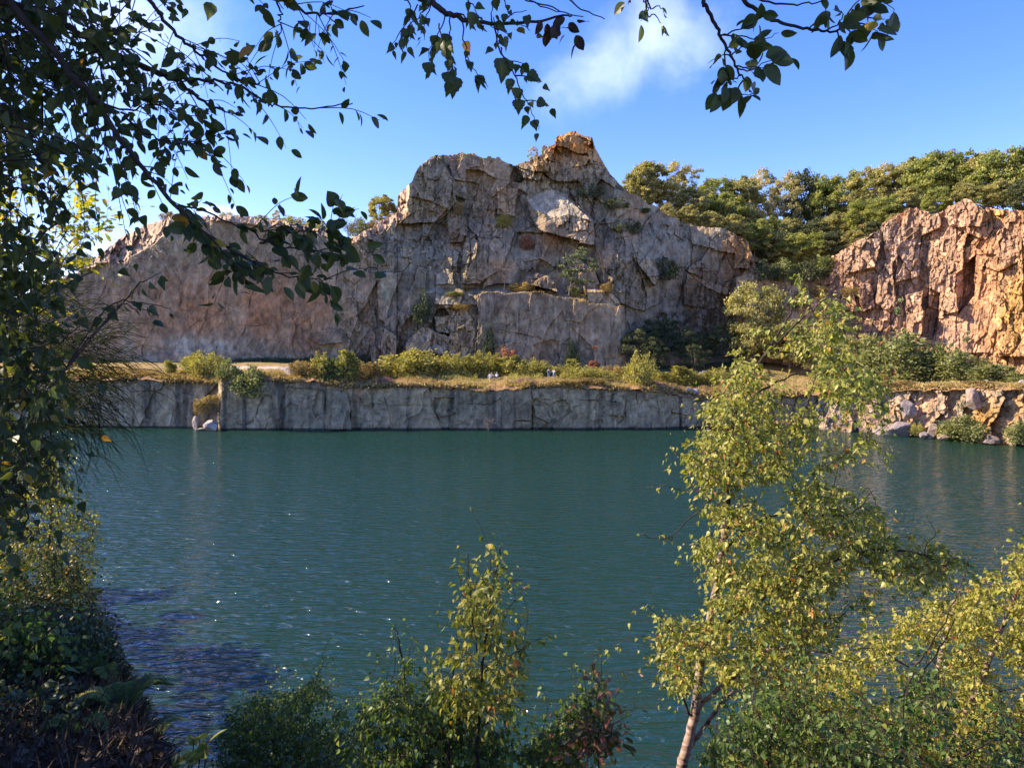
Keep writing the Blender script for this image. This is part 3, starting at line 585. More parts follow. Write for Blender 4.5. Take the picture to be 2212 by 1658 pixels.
# ---- water ------------------------------------------------------------
m, n, l, b = newmat('lake_water'); M['water'] = m
g = n.new('ShaderNodeNewGeometry')
def wnoise(sc, det, rough, dist=0.0):
    mp = n.new('ShaderNodeMapping'); mp.inputs['Scale'].default_value = sc; l.new(g.outputs['Position'], mp.inputs['Vector'])
    mp.inputs['Rotation'].default_value = (0, 0, math.radians(6))
    t = n.new('ShaderNodeTexNoise'); t.inputs['Scale'].default_value = 1; t.inputs['Detail'].default_value = det; t.inputs['Roughness'].default_value = rough; t.inputs['Distortion'].default_value = dist
    l.new(mp.outputs[0], t.inputs['Vector']); return t.outputs['Fac']
w1 = wnoise((.62, 2.0, 1), 2, .5, .6); w2 = wnoise((1.9, 5.2, 1), 2, .5, .4); w3 = wnoise((.05, .035, 1), 3, .55)
def mth(op, a, c_):
    k = n.new('ShaderNodeMath'); k.operation = op
    for i, v in enumerate((a, c_)):
        if isinstance(v, (int, float)): k.inputs[i].default_value = v
        else: l.new(v, k.inputs[i])
    return k.outputs[0]
mr = n.new('ShaderNodeMapRange'); mr.inputs['From Min'].default_value = .35; mr.inputs['From Max'].default_value = .65; mr.inputs['To Min'].default_value = .75; mr.inputs['To Max'].default_value = 1.25
l.new(w3, mr.inputs['Value'])
ms = n.new('ShaderNodeMapRange'); ms.interpolation_type = 'SMOOTHSTEP'; ms.inputs['From Min'].default_value = .36; ms.inputs['From Max'].default_value = .64; l.new(w1, ms.inputs['Value'])
hgt = mth('MULTIPLY', mth('ADD', ms.outputs[0], mth('MULTIPLY', w2, .32)), mr.outputs[0])
bp = n.new('ShaderNodeBump'); bp.inputs['Strength'].default_value = 1.0; bp.inputs['Distance'].default_value = .24
l.new(hgt, bp.inputs['Height'])
body = n.new('ShaderNodeBsdfDiffuse'); body.inputs['Color'].default_value = (.0115, .039, .0185, 1)      # turbid green water under the surface
refl = n.new('ShaderNodeBsdfGlossy'); refl.inputs['Color'].default_value = (1, 1, 1, 1); refl.inputs['Roughness'].default_value = .03; l.new(bp.outputs[0], refl.inputs['Normal'])
fr = n.new('ShaderNodeFresnel'); fr.inputs['IOR'].default_value = 1.72; l.new(bp.outputs[0], fr.inputs['Normal'])
mxw = n.new('ShaderNodeMixShader'); l.new(fr.outputs[0], mxw.inputs[0]); l.new(body.outputs[0], mxw.inputs[1]); l.new(refl.outputs[0], mxw.inputs[2]); l.new(mxw.outputs[0], n['Material Output'].inputs[0])
n.remove(b)
xs = np.linspace(-300, 300, 41); ys = np.linspace(-60, 240, 31)
XX, YY = np.meshgrid(xs, ys)
water = tag(link('water', mesh_np('water', np.stack([XX, YY, XX * 0], -1).reshape(-1, 3), [grid_faces(31, 41)[:, ::-1]], M['water'])), kind='structure')
# ================================================================ PLANTS: generators
def unit(v): return v / np.maximum(np.linalg.norm(v, axis=-1, keepdims=True), 1e-9)
def rdir(n, rng):
    return unit(rng.normal(size=(n, 3)))
def half_leaf(half, fold=.10, curl=.14, teeth=0.0):
    """leaf blade in its own frame: x from stalk to tip, y across, z out of the face"""
    mid = []; L_ = []; R_ = []
    for k, (x, y) in enumerate(half):
        z = -curl * x * x
        mid.append((x, 0, z))
    V = list(mid); n = len(half); tri = []; quad = []
    for s in (1, -1):
        o = len(V)
        for k, (x, y) in enumerate(half):
            if 0 < k < n - 1: V.append((x + (teeth if k % 2 else -teeth), s * y, -curl * x * x + fold * y * 2))
        idx = [0] + list(range(o, o + n - 2)) + [n - 1]
        for k in range(n - 1):
            a, b_, c_, d = k, k + 1, idx[k + 1], idx[k]
            f = [a, b_, c_, d] if s > 0 else [d, c_, b_, a]
            f = list(dict.fromkeys(f))
            (quad if len(f) == 4 else tri).append(f)
    return np.array(V, float), np.array(tri, np.int32).reshape(-1, 3), np.array(quad, np.int32).reshape(-1, 4)
T_BIRCH = half_leaf([(0, 0), (.03, .17), (.12, .33), (.24, .41), (.33, .37), (.42, .36), (.52, .28), (.61, .24), (.70, .15), (.8, .10), (1, 0)], .09, .16, .02)
T_BIRCH_S = half_leaf([(0, 0), (.08, .30), (.26, .40), (.5, .29), (.75, .11), (1, 0)], .12, .18)
T_OVAL = half_leaf([(0, 0), (.06, .13), (.18, .26), (.36, .35), (.55, .34), (.74, .26), (.9, .11), (1, 0)], .10, .20)
T_OAK = half_leaf([(0, 0), (.12, .07), (.22, .18), (.30, .10), (.42, .26), (.50, .14), (.64, .30), (.72, .17), (.84, .22), (.93, .12), (1, 0)], .06, .12)
T_FAR = (np.array([(0, 0, 0), (.45, .36, .10), (1, 0, -.12), (.45, -.36, .10)], float), np.array([(0, 3, 2), (0, 2, 1)], np.int32), np.zeros((0, 4), np.int32))
T_NEEDLE = (np.array([(0, 0, 0), (.5, .10, .03), (1, 0, -.05), (.5, -.10, .03)], float), np.array([(0, 3, 2), (0, 2, 1)], np.int32), np.zeros((0, 4), np.int32))
class MB:
    def __init__(s): s.V = []; s.T = []; s.Q = []; s.R = []; s.n = 0
    def add(s, V, tri=None, quad=None, rnd=.5):
        V = np.asarray(V, float)
        if tri is not None and len(tri): s.T.append(np.asarray(tri) + s.n)
        if quad is not None and len(quad): s.Q.append(np.asarray(quad) + s.n)
        s.V.append(V); s.R.append(np.broadcast_to(np.asarray(rnd, float), (len(V),)).copy()); s.n += len(V)
    def leaves(s, tpl, P, D, Nn, size, rnd, widen=1.0):
        if not len(P): return
        V, t, q = tpl; N_ = len(P); k = len(V)
        x = unit(D); z = unit(Nn - (Nn * x).sum(-1, keepdims=True) * x); y = np.cross(z, x)
        size = np.broadcast_to(size, (N_,))[:, None, None]
        W_ = P[:, None] + size * (V[None, :, 0:1] * x[:, None] + np.broadcast_to(widen, (N_,))[:, None, None] * V[None, :, 1:2] * y[:, None] + V[None, :, 2:3] * z[:, None])
        off = (np.arange(N_) * k)[:, None, None]
        s.add(W_.reshape(-1, 3), (t[None] + off).reshape(-1, 3), (q[None] + off).reshape(-1, 4), np.repeat(np.broadcast_to(rnd, (N_,)), k))
    def tube(s, P, r, sides=5, rnd=.5):
        P = np.asarray(P, float); n = len(P)
        if n < 2: return
        r = np.broadcast_to(np.asarray(r, float), (n,))
        t = unit(np.gradient(P, axis=0)); ref = np.array([.31, .95, .05]) if abs(t[0] @ np.array([.31, .95, .05])) < .9 else np.array([1., 0, 0])
        a = unit(np.cross(t, ref)); b_ = np.cross(t, a)
        an = np.linspace(0, 2 * np.pi, sides, endpoint=False)
        ring = P[:, None] + r[:, None, None] * (np.cos(an)[None, :, None] * a[:, None] + np.sin(an)[None, :, None] * b_[:, None])
        i = np.arange(n - 1)[:, None] * sides + np.arange(sides)[None]; j = np.arange(n - 1)[:, None] * sides + (np.arange(sides)[None] + 1) % sides
        q = np.stack([i, j, j + sides, i + sides], -1).reshape(-1, 4)
        V = np.concatenate([ring.reshape(-1, 3), P[-1:]]); k = (n - 1) * sides; m = n * sides
        tri = [(k + u, k + (u + 1) % sides, m) for u in range(sides)]
        s.add(V, tri, q, rnd)
    def build(s, name, mat, parent=None, base=(0, 0, 0), smooth=False):
        V = np.concatenate(s.V) - np.asarray(base, float)
        fs = []
        if s.T: fs.append(np.concatenate(s.T))
        if s.Q: fs.append(np.concatenate(s.Q))
        return link(name, mesh_np(name, V, fs, mat, {'rnd': np.concatenate(s.R)}, smooth=smooth), parent)
def curve(pts, n=8, wob=0.0, rng=RNG):
    """smooth polyline through control points"""
    P = np.asarray(pts, float); k = len(P); t = np.linspace(0, k - 1, (k - 1) * n + 1)
    i = np.clip(t.astype(int), 0, k - 2); f = (t - i)[:, None]
    p0 = P[np.clip(i - 1, 0, k - 1)]; p1 = P[i]; p2 = P[i + 1]; p3 = P[np.clip(i + 2, 0, k - 1)]
    r = .5 * ((2 * p1) + (-p0 + p2) * f + (2 * p0 - 5 * p1 + 4 * p2 - p3) * f ** 2 + (-p0 + 3 * p1 - 3 * p2 + p3) * f ** 3)
    if wob: r[1:-1] += rng.normal(size=r[1:-1].shape) * wob
    return r
def taper(n, a, b): return np.linspace(a, b, n)
# bark
M['bark'] = plain('dark_bark', (.055, .042, .032), .9, .2, .4, 14, .5)
M['bark_grey'] = plain('grey_bark', (.17, .14, .11), .9, .2, .4, 6, .5)
m, n, l, b = newmat('birch_bark'); M['birch_bark'] = m
tcn = n.new('ShaderNodeTexCoord'); mp = n.new('ShaderNodeMapping'); mp.inputs['Scale'].default_value = (7, 7, 26); l.new(tcn.outputs['Object'], mp.inputs['Vector'])
no = n.new('ShaderNodeTexNoise'); no.inputs['Scale'].default_value = 1; no.inputs['Detail'].default_value = 5; l.new(mp.outputs[0], no.inputs['Vector'])
r = n.new('ShaderNodeValToRGB'); el = r.color_ramp.elements; el[0].position = .36; el[0].color = (.05, .035, .03, 1); el[1].position = .47; el[1].color = (.30, .20, .155, 1)
e = el.new(.62); e.color = (.46, .345, .285, 1); l.new(no.outputs['Fac'], r.inputs['Fac']); l.new(r.outputs['Color'], b.inputs['Base Color']); b.inputs['Roughness'].default_value = .8
bp = n.new('ShaderNodeBump'); bp.inputs['Strength'].default_value = .5; bp.inputs['Distance'].default_value = .01; l.new(no.outputs['Fac'], bp.inputs['Height']); l.new(bp.outputs[0], b.inputs['Normal'])
# leaves
M['oak_far'] = leaf_mat('oak_foliage', [(0, (0.151, 0.183, 0.051)), (.5, (0.287, 0.323, 0.084)), (1, (0.504, 0.476, 0.140))], .40, .6)
M['olive_far'] = leaf_mat('olive_foliage', [(0, (0.184, 0.184, 0.070)), (.5, (0.371, 0.346, 0.123)), (1, (0.593, 0.518, 0.211))], .40, .6)
M['pale_far'] = leaf_mat('pale_foliage', [(0, (0.215, 0.215, 0.085)), (.5, (0.428, 0.386, 0.171)), (1, (0.686, 0.578, 0.300))], .40, .6)
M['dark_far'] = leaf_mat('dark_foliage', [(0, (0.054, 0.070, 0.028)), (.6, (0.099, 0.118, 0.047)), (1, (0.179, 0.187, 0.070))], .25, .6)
M['shrub'] = leaf_mat('yellow_green_foliage', [(0, (0.203, 0.193, 0.044)), (.5, (0.391, 0.358, 0.081)), (1, (0.567, 0.495, 0.150))], .35, .55)
M['shrub_green'] = leaf_mat('green_shrub_foliage', [(0, (0.098, 0.119, 0.042)), (.5, (0.210, 0.238, 0.077)), (1, (0.378, 0.378, 0.140))], .35, .55)
M['shrub_ochre'] = leaf_mat('ochre_foliage', [(0, (0.213, 0.150, 0.056)), (.5, (0.400, 0.288, 0.100)), (1, (0.525, 0.400, 0.163))], .3, .6)
M['rust'] = leaf_mat('rusty_foliage', [(0, (.24, .09, .05)), (.5, (.40, .17, .10)), (1, (.48, .26, .15))], .3, .6)
M['pine'] = leaf_mat('pine_foliage', [(0, (0.090, 0.120, 0.053)), (.5, (0.195, 0.225, 0.090)), (1, (0.360, 0.375, 0.165))], .15, .6)
M['heather'] = leaf_mat('heather_flowers', [(0, (.20, .10, .08)), (.5, (.33, .17, .15)), (1, (.42, .24, .22))], .2, .7)
M['straw'] = leaf_mat('dry_grass_blades', [(0, (0.262, 0.161, 0.063)), (.4, (0.415, 0.310, 0.113)), (1, (0.546, 0.459, 0.202))], .3, .6)
M['ivy'] = leaf_mat('dark_ivy_leaves', [(0, (0.031, 0.050, 0.020)), (.6, (0.065, 0.094, 0.036)), (1, (0.130, 0.144, 0.058))], .2, .5)
M['birch_leaf'] = leaf_mat('birch_leaves', [(0, (0.156, 0.199, 0.036)), (.35, (0.297, 0.319, 0.065)), (.7, (0.469, 0.447, 0.108)), (.93, (0.594, 0.526, 0.160)), (.96, (0.625, 0.399, 0.072)), (1, (0.469, 0.208, 0.058))], .42, .42)
M['birch_leaf_gold'] = leaf_mat('golden_birch_leaves', [(0, (0.197, 0.215, 0.034)), (.4, (0.380, 0.372, 0.068)), (.85, (0.550, 0.500, 0.115)), (.95, (0.602, 0.401, 0.068)), (1, (0.458, 0.200, 0.054))], .45, .42)
M['birch_leaf_green'] = leaf_mat('green_birch_leaves', [(0, (0.068, 0.129, 0.031)), (.5, (0.123, 0.197, 0.049)), (.9, (0.209, 0.272, 0.070)), (1, (0.370, 0.363, 0.084))], .42, .42)
M['canopy_leaf'] = leaf_mat('shaded_tree_leaves', [(0, (0.053, 0.083, 0.027)), (.6, (0.083, 0.112, 0.036)), (.93, (0.135, 0.150, 0.045)), (.96, (0.510, 0.330, 0.045)), (1, (0.450, 0.240, 0.045))], .42, .45)
M['backlit_leaf'] = leaf_mat('yellow_backlit_leaves', [(0, (0.180, 0.204, 0.024)), (.6, (0.360, 0.348, 0.036)), (1, (0.504, 0.396, 0.048))], .6, .45)
M['oak_leaf'] = leaf_mat('oak_sprig_leaves', [(0, (.06, .09, .02)), (.62, (.13, .14, .04)), (.72, (.30, .15, .08)), (1, (.42, .16, .11))], .4, .45)
M['fern'] = leaf_mat('fern_fronds', [(0, (0.090, 0.135, 0.030)), (.7, (0.180, 0.240, 0.053)), (1, (0.330, 0.330, 0.075))], .4, .5)
M['litter'] = leaf_mat('dead_leaves_and_stems', [(0, (0.042, 0.028, 0.017)), (.6, (0.091, 0.059, 0.035)), (1, (0.154, 0.105, 0.063))], .1, .7)
M['broom'] = leaf_mat('broom_stems', [(0, (0.020, 0.029, 0.008)), (.6, (0.040, 0.050, 0.015)), (1, (0.086, 0.086, 0.026))], .1, .5)
M['broom'].node_tree.nodes['Principled BSDF'].inputs['Specular IOR Level'].default_value = .04
M['broom'].node_tree.nodes['Principled BSDF'].inputs['Roughness'].default_value = .9
# ---- prototypes for the far plants ------------------------------------------
STORE = []
def tree_proto(seed, H, Wd, mat, n_cl=55, per=110, ls=(.30, .55), trunk_h=.35, flat=1.0, clr=(.9, 1.6), shape='round', bark='bark_grey', tpl=T_FAR, tr=.16, droop=0.0):
    rng = np.random.default_rng(seed); mb = MB(); tk = MB()
    cs = []
    for i in range(n_cl):
        while True:
            d = rdir(1, rng)[0]; rr = rng.uniform(.45, 1.0) ** .5
            p = d * rr
            if shape == 'cone' and np.hypot(p[0], p[1]) > .95 - .8 * (p[2] * .5 + .5): continue
            if p[2] < -.75: continue
            break
        lump = 1 + .25 * math.sin(3 * math.atan2(p[1], p[0]) + seed) * (1 - abs(p[2]))
        c0 = np.array([p[0] * Wd * .5 * lump, p[1] * Wd * .5 * lump, H * (trunk_h + (1 - trunk_h) * (.5 + .5 * p[2]))])
        cs.append(c0)
        R_ = rng.uniform(*clr) * H / 10
        d = rdir(per, rng); d[:, 2] = np.abs(d[:, 2]) * .45 + d[:, 2] * .6
        pos = c0 + d * R_ * rng.uniform(.35, 1.0, (per, 1)) * np.array([1, 1, .72 * flat])
        pos[:, 2] = np.maximum(pos[:, 2], H * trunk_h * .35)
        nn = unit(d + .7 * rng.normal(size=(per, 3)) + np.array([0, 0, .5])); dd = unit(rdir(per, rng) + np.array([0, 0, -.2 - droop]))
        mb.leaves(tpl, pos, dd, nn, rng.uniform(*ls, per) * H / 10, np.clip(.5 + .28 * rng.normal() + .22 * rng.normal(size=per), 0, 1))
    top = np.array([rng.normal() * .1, rng.normal() * .1, H * (.72 if shape != 'cone' else .97)])
    tr0 = curve([(0, 0, -.3), (rng.normal() * .12, rng.normal() * .12, H * .3), tuple(top)], 5)
    tk.tube(tr0, taper(len(tr0), tr * H / 10, tr * .2 * H / 10), 6)
    for c0 in cs[:14]:
        a = tr0[rng.integers(3, 8)]
        mid = (a + c0) / 2 + np.array([0, 0, -.05 * H])
        q = curve([a, mid, c0], 3); tk.tube(q, taper(len(q), tr * .4 * H / 10, .02), 4)
    o = empty('tree_source', (0, 0, 0))
    tk.build('trunk', M[bark], o); mb.build('crown', M[mat], o)
    STORE.append(o); return o
def shrub_proto(seed, H, Wd, mat, n_st=14, per=150, ls=(.14, .26), spread=1.0, tip=.35, base=.12, tpl=T_FAR):
    """many upright stems with leaves all the way up and ragged tips"""
    rng = np.random.default_rng(seed); mb = MB(); tk = MB()
    for i in range(n_st):
        an = rng.uniform(0, 6.28); rad = Wd * .5 * math.sqrt(rng.uniform(0, 1)) * spread
        h = H * (1 - .45 * (rad / (Wd * .5 + .01)) ** 2) * rng.uniform(.72, 1.0)
        e_ = np.array([rad * math.cos(an), rad * math.sin(an), h])
        q = curve([(e_[0] * .3, e_[1] * .3, -.15), (e_[0] * .8, e_[1] * .8, h * .5), e_], 5)
        tk.tube(q, taper(len(q), .035 * H / 3, .008), 4)
        t = rng.uniform(base, 1, per) ** .8; f = t * (len(q) - 1); k = np.clip(f.astype(int), 0, len(q) - 2)
        c0 = q[k] + (q[k + 1] - q[k]) * (f - k)[:, None]
        w = Wd * .20 * (1.05 - t) ** .6 + .05
        pos = c0 + rng.normal(size=(per, 3)) * np.stack([w, w, w * .8], -1) * .75
        pos[:, 2] = np.maximum(pos[:, 2], .02)
        dd = unit(rng.normal(size=(per, 3)) + np.array([0, 0, .25])); nn = unit(rng.normal(size=(per, 3)) + np.array([-.2, -.2, .7]))
        mb.leaves(tpl, pos, dd, nn, rng.uniform(*ls, per), np.clip(.45 + .18 * rng.normal() + .25 * rng.normal(size=per) , 0, 1))
    o = empty('shrub_source', (0, 0, 0))
    tk.build('stem', M['bark_grey'], o); mb.build('foliage', M[mat], o)
    STORE.append(o); return o
def place(src, name, loc, sc, rz, label, cat, group=None, tilt=0.0):
    if src in STORE: o = src; STORE.remove(src)          # the first placing moves the source itself
    else: o = copy_tree(src)
    o.name = name; o.location = tuple(loc); o.rotation_euler = (tilt, 0, rz); o.scale = sc if isinstance(sc, tuple) else (sc, sc, sc)
    for kk in ('label', 'category', 'group'):
        if kk in o: del o[kk]
    tag(o, label, cat, group); return o
def zat(by, Y): return 14.2 - (by - 745.9) / F * Y
ORD = ['first', 'second', 'third', 'fourth', 'fifth', 'sixth', 'seventh', 'eighth', 'ninth', 'tenth', 'eleventh', 'twelfth', 'thirteenth', 'fourteenth', 'fifteenth', 'sixteenth', 'seventeenth', 'eighteenth', 'nineteenth', 'twentieth']
# ---- wood on the hill -----------------------------------------------------
HT = {'oak': tree_proto(1, 10, 9.0, 'oak_far', 120, 90, trunk_h=.06, clr=(.8, 1.4), flat=1.2), 'oak2': tree_proto(2, 10, 8.0, 'oak_far', 110, 90, trunk_h=.05, clr=(.7, 1.3), flat=1.2), 'olive': tree_proto(3, 10, 8.0, 'olive_far', 110, 90, trunk_h=.05, clr=(.7, 1.25), flat=1.2),
      'olive2': tree_proto(4, 10, 8.5, 'olive_far', 120, 80, clr=(.6, 1.1), trunk_h=.08, flat=1.25), 'pale': tree_proto(5, 10, 7.0, 'pale_far', 120, 70, ls=(.22, .40), clr=(.5, 1.0), trunk_h=.06, flat=1.4), 'ash': tree_proto(6, 10, 7.5, 'pale_far', 70, 70, ls=(.22, .40), clr=(.55, .95), trunk_h=.12, flat=1.2),
      'dark': tree_proto(8, 10, 8.0, 'dark_far', 110, 85, trunk_h=.05, clr=(.7, 1.3), flat=1.2)}
ADJ = {'oak': 'dark green round oak', 'oak2': 'deep green dense oak', 'olive': 'olive green broadleaf tree', 'olive2': 'brownish olive broadleaf tree', 'pale': 'pale straw green birch', 'ash': 'thin pale ash with see-through crown', 'dark': 'darkest green bushy tree'}
CAN = [(1330, 395), (1365, 385), (1400, 354), (1450, 350), (1500, 358), (1550, 392), (1600, 380), (1650, 374), (1700, 378), (1745, 380), (1790, 392), (1830, 372), (1870, 368), (1905, 366), (1950, 350), (1990, 332), (2040, 330), (2085, 340), (2130, 332), (2180, 322), (2240, 322), (2420, 315)]
rng = np.random.default_rng(5)
back_row = [(1358, 'olive'), (1402, 'olive2'), (1442, 'ash'), (1490, 'ash'), (1540, 'oak2'), (1588, 'olive'), (1636, 'pale'), (1686, 'pale'), (1728, 'dark'), (1772, 'oak2'), (1815, 'oak'), (1862, 'olive2'), (1908, 'pale'), (1952, 'olive'), (2005, 'oak'), (2052, 'oak2'), (2098, 'olive2'), (2150, 'oak'), (2205, 'olive'), (2262, 'oak')]
for i, (bx_, k) in enumerate(back_row):
    b_ = bx_ + rng.uniform(-6, 6); Y = float(knots(b_, HY)) + (30 if b_ > 1500 else 20) + rng.uniform(-3, 3); X = (b_ - CX) / F * Y
    z = float(hill_z(np.array(X), np.array(Y))[0]); topz = zat(float(knots(b_, CAN)) + rng.uniform(-4, 8), Y)
    h = max(5.5, topz - z); s = h / 10
    place(HT[k], 'hill_tree', (X, Y, z), (min(s, 1.25) * 1.05, min(s, 1.25) * 1.05, s), rng.uniform(0, 6.28), f"{ADJ[k]} on the hill skyline, {ORD[i]} from left in top row", 'tree', 'trees of the wood on the hill')
mid_row = [(1385, 'olive'), (1440, 'pale'), (1495, 'olive2'), (1552, 'oak'), (1605, 'olive'), (1655, 'oak2'), (1700, 'olive2'), (1750, 'dark'), (1800, 'olive'), (1848, 'oak2'), (1900, 'oak'), (1952, 'olive'), (2010, 'oak2'), (2075, 'olive'), (2140, 'olive2'), (2200, 'dark')]
for i, (bx_, k) in enumerate(mid_row):
    b_ = bx_ + rng.uniform(-6, 6); Y = float(knots(b_, HY)) + 16 + rng.uniform(-3, 3); X = (b_ - CX) / F * Y
    z = float(hill_z(np.array(X), np.array(Y))[0]); h = rng.uniform(8.6, 10.4) * (.78 if b_ > 1880 else 1)
    if b_ < 1520: h = min(h, zat(float(knots(b_, CAN)) + 28, Y) - z)
    h = max(h, 4.5); s = h / 10
    place(HT[k], 'hill_tree', (X, Y, z), (s * 1.08, s * 1.08, s), rng.uniform(0, 6.28), f"{ADJ[k]} mid hill, {ORD[i]} from left in middle row", 'tree', 'trees of the wood on the hill')
front_row = [(1440, 'pale', 5), (1482, 'olive', 6.5), (1530, 'olive2', 7), (1578, 'olive', 8), (1625, 'oak', 9), (1672, 'olive', 9.5), (1710, 'oak', 9.2), (1755, 'oak2', 8.5), (1795, 'dark', 7), (1838, 'olive2', 5), (1880, 'dark', 4.5), (1925, 'olive', 4.2), (1648, 'dark', 5.5), (1690, 'pale', 5.0), (1735, 'olive', 5.0), (1775, 'olive2', 4.5)]
for i, (bx_, k, h) in enumerate(front_row):
    b_ = bx_; Y = float(knots(b_, HY)) + 4 + rng.uniform(-1, 2); X = (b_ - CX) / F * Y
    z = float(hill_z(np.array(X), np.array(Y))[0]); s = h / 10
    place(HT[k], 'hill_tree', (X, Y, z), (s * 1.1, s * 1.1, s), rng.uniform(0, 6.28), f"{ADJ[k]} at quarry rim, {ORD[i]} from left in lowest row", 'tree', 'trees of the wood on the hill')
# ---- ledge ---------------------------------------------------------------
SH = {'y1': shrub_proto(21, 3, 3.4, 'shrub', 20, 120), 'y2': shrub_proto(22, 3, 2.4, 'shrub', 14, 130, tip=.5), 'y3': shrub_proto(23, 3, 1.3, 'shrub', 7, 180), 'g1': shrub_proto(24, 3, 3.2, 'shrub_green', 18, 130),
      'g2': shrub_proto(25, 3, 2.2, 'shrub_green', 12, 140), 'o1': shrub_proto(26, 3, 3.2, 'shrub_ochre', 16, 120), 'r1': shrub_proto(27, 3, 1.8, 'rust', 10, 130), 'o2': shrub_proto(28, 3, 2.2, 'shrub_ochre', 12, 130)}
def ledge_shrub(bx_, t, top, w, kind, label, cat='shrub', name='shrub', group=None, below=0.0):
    p = ledge_pt(np.array(float(bx_)), np.array(float(t))); Y = p[1]
    z = p[2] - below; h = (zat(top, Y) - z) * 1.18; ww = w / F * Y * 1.5
    base_w = {'y1': 3.4, 'y2': 2.4, 'y3': 1.3, 'g1': 3.2, 'g2': 2.2, 'o1': 3.2, 'r1': 1.8, 'o2': 2.2}[kind]
    return place(SH[kind], name, (p[0], Y, z), (ww / base_w, ww / base_w, h / 3), random.uniform(0, 6.28), label, cat, group)
LS = [(368, .12, 776, 16, 'y3', 'thin yellow bush in dry grass near the left end of the ledge'), (412, .2, 764, 30, 'y2', 'feathery yellow bush left of the fullest bush on the left ledge'), (450, .12, 762, 52, 'y1', 'fullest golden bush on the left part of the ledge'),
      (490, .03, 780, 38, 'g1', 'grey green bush at the rim left of the sloping gap in the wall', .9), (546, -.01, 796, 56, 'g1', 'round green bush hanging over the rim below the sandy path', 3.2), (648, .06, 774, 34, 'o1', 'low straw coloured bush beside the pale boulder'),
      (676, .05, 790, 40, 'o2', 'low dry bush right of the pale boulder'), (697, .05, 764, 34, 'y2', 'bushy yellow green clump left of the pointed sapling', .6), (726, .07, 769, 38, 'g2', 'green bush just left of the pointed sapling on the ledge', .6), (749, .06, 750, 28, 'y3', 'tall pointed yellow sapling on the left half of the ledge'),
      (768, .09, 774, 36, 'o1', 'straw coloured bush just right of the pointed sapling'), (795, .15, 785, 40, 'o2', 'low ochre bush on the ledge left of the widest bush'), (826, .22, 784, 30, 'y2', 'small yellow bush left of the widest bush'),
      (886, .32, 757, 84, 'y1', 'widest yellow green bush on the ledge, a broad dome'), (905, .33, 751, 30, 'y3', 'tallest shoot rising from the widest bush on the ledge'), (950, .36, 768, 36, 'o1', 'straw coloured bush right of the widest bush'), (978, .36, 764, 46, 'y1', 'yellow bush left of the picnic table, next to the straw one'),
      (1019, .40, 766, 44, 'y2', 'loose yellow bush on the ledge behind the left end of the picnic table'), (1050, .42, 762, 44, 'y1', 'yellow bush behind the people at the picnic table'), (1083, .42, 766, 40, 'y2', 'yellow bush in front of the red leaved shrub'), (1110, .36, 763, 30, 'y3', 'pointed yellow shoot right of the red leaved shrub'),
      (1136, .36, 776, 44, 'y1', 'yellow bush midway between the table and the standing walkers'), (1163, .36, 781, 40, 'y1', 'yellow bush left of the standing walkers'), (1208, .32, 789, 38, 'y2', 'low yellow bush right of the standing walkers'), (1240, .42, 772, 22, 'y3', 'slender young birch against the dark ivy on the big block'),
      (1252, .18, 792, 50, 'y1', 'low spreading yellow bush below the slender birch'), (1292, .14, 796, 46, 'y1', 'low yellow bush in front of the dead orange conifer'), (1324, .3, 785, 40, 'o1', 'wispy straw bush between the rail and the two posts'), (1357, .28, 787, 28, 'y2', 'small yellow bush touching the tallest ledge birch'),
      (1388, .06, 765, 46, 'y1', 'tallest bushy birch standing on the right half of the ledge', .6), (1427, .2, 800, 34, 'y2', 'low yellow bush right of the bushy birch'), (1466, .2, 786, 28, 'y3', 'pointed yellow sapling in front of the shaded trees'), (1486, .2, 797, 36, 'y1', 'yellow bush right of the pointed sapling, by the rubble heap'),
      (1516, .2, 803, 34, 'y2', 'low yellow bush in front of the rubble heap'), (1548, .2, 795, 34, 'y1', 'yellow bush at the right end of the ledge behind the near birch'), (1280, .06, 813, 44, 'o1', 'dry ochre bush on the rim below the dead conifer'), (1230, .04, 818, 50, 'o1', 'dry ochre bush on the rim right of the walkers')]
for e in LS:
    below = e[6] if len(e) > 6 else 0.0
    ledge_shrub(e[0], e[1], e[2], e[3], e[4], e[5], group='shrubs on the ledge', below=below)
ledge_shrub(1092, .42, 746, 28, 'r1', 'red leaved shrub behind the yellow bushes at the cliff foot', name='red_shrub')
# right ledge
for bx_, t, top, w, k, lab, bl in [(1954, .35, 727, 110, 'g1', 'broad olive bush with a dark hollow under it on the right ledge', 0), (1892, .4, 735, 70, 'g1', 'olive bush half hidden by the near birch on the right ledge', 0), (2008, .36, 757, 64, 'g2', 'grey green bush right of the broad olive bush', 0),
                               (2070, .35, 764, 76, 'g1', 'wide green bush below the small pine on the right ledge', 0), (2118, .4, 772, 50, 'o1', 'reddish brown dry bush at the foot of the pink cliff', 0), (2150, .22, 786, 64, 'g2', 'green bush with yellow side beside the white block', 0), (2132, .22, 792, 30, 'y1', 'small orange yellow bush left of the green bush by the white block', 0),
                               (2202, .2, 810, 50, 'g1', 'green bush at the right edge of the ledge', 0), (1930, .05, 818, 60, 'o1', 'dry brown scrub on the rim of the right ledge', 0), (2115, .03, 822, 40, 'o2', 'dry tuft on the rim of the right ledge', 0)]:
    ledge_shrub(bx_, t, top, w, k, lab, group='shrubs on the right ledge', below=bl)
def rock_plant(src, bx_, base_by, top, w, Y, base_w, name, label, cat='shrub', H=3.0, group=None):
    p = at(bx_, base_by, Y); h = (base_by - top) / F * Y; ww = w / F * Y
    return place(src, name, p, (ww / base_w, ww / base_w, h / H), random.uniform(0, 6.28), label, cat, group)
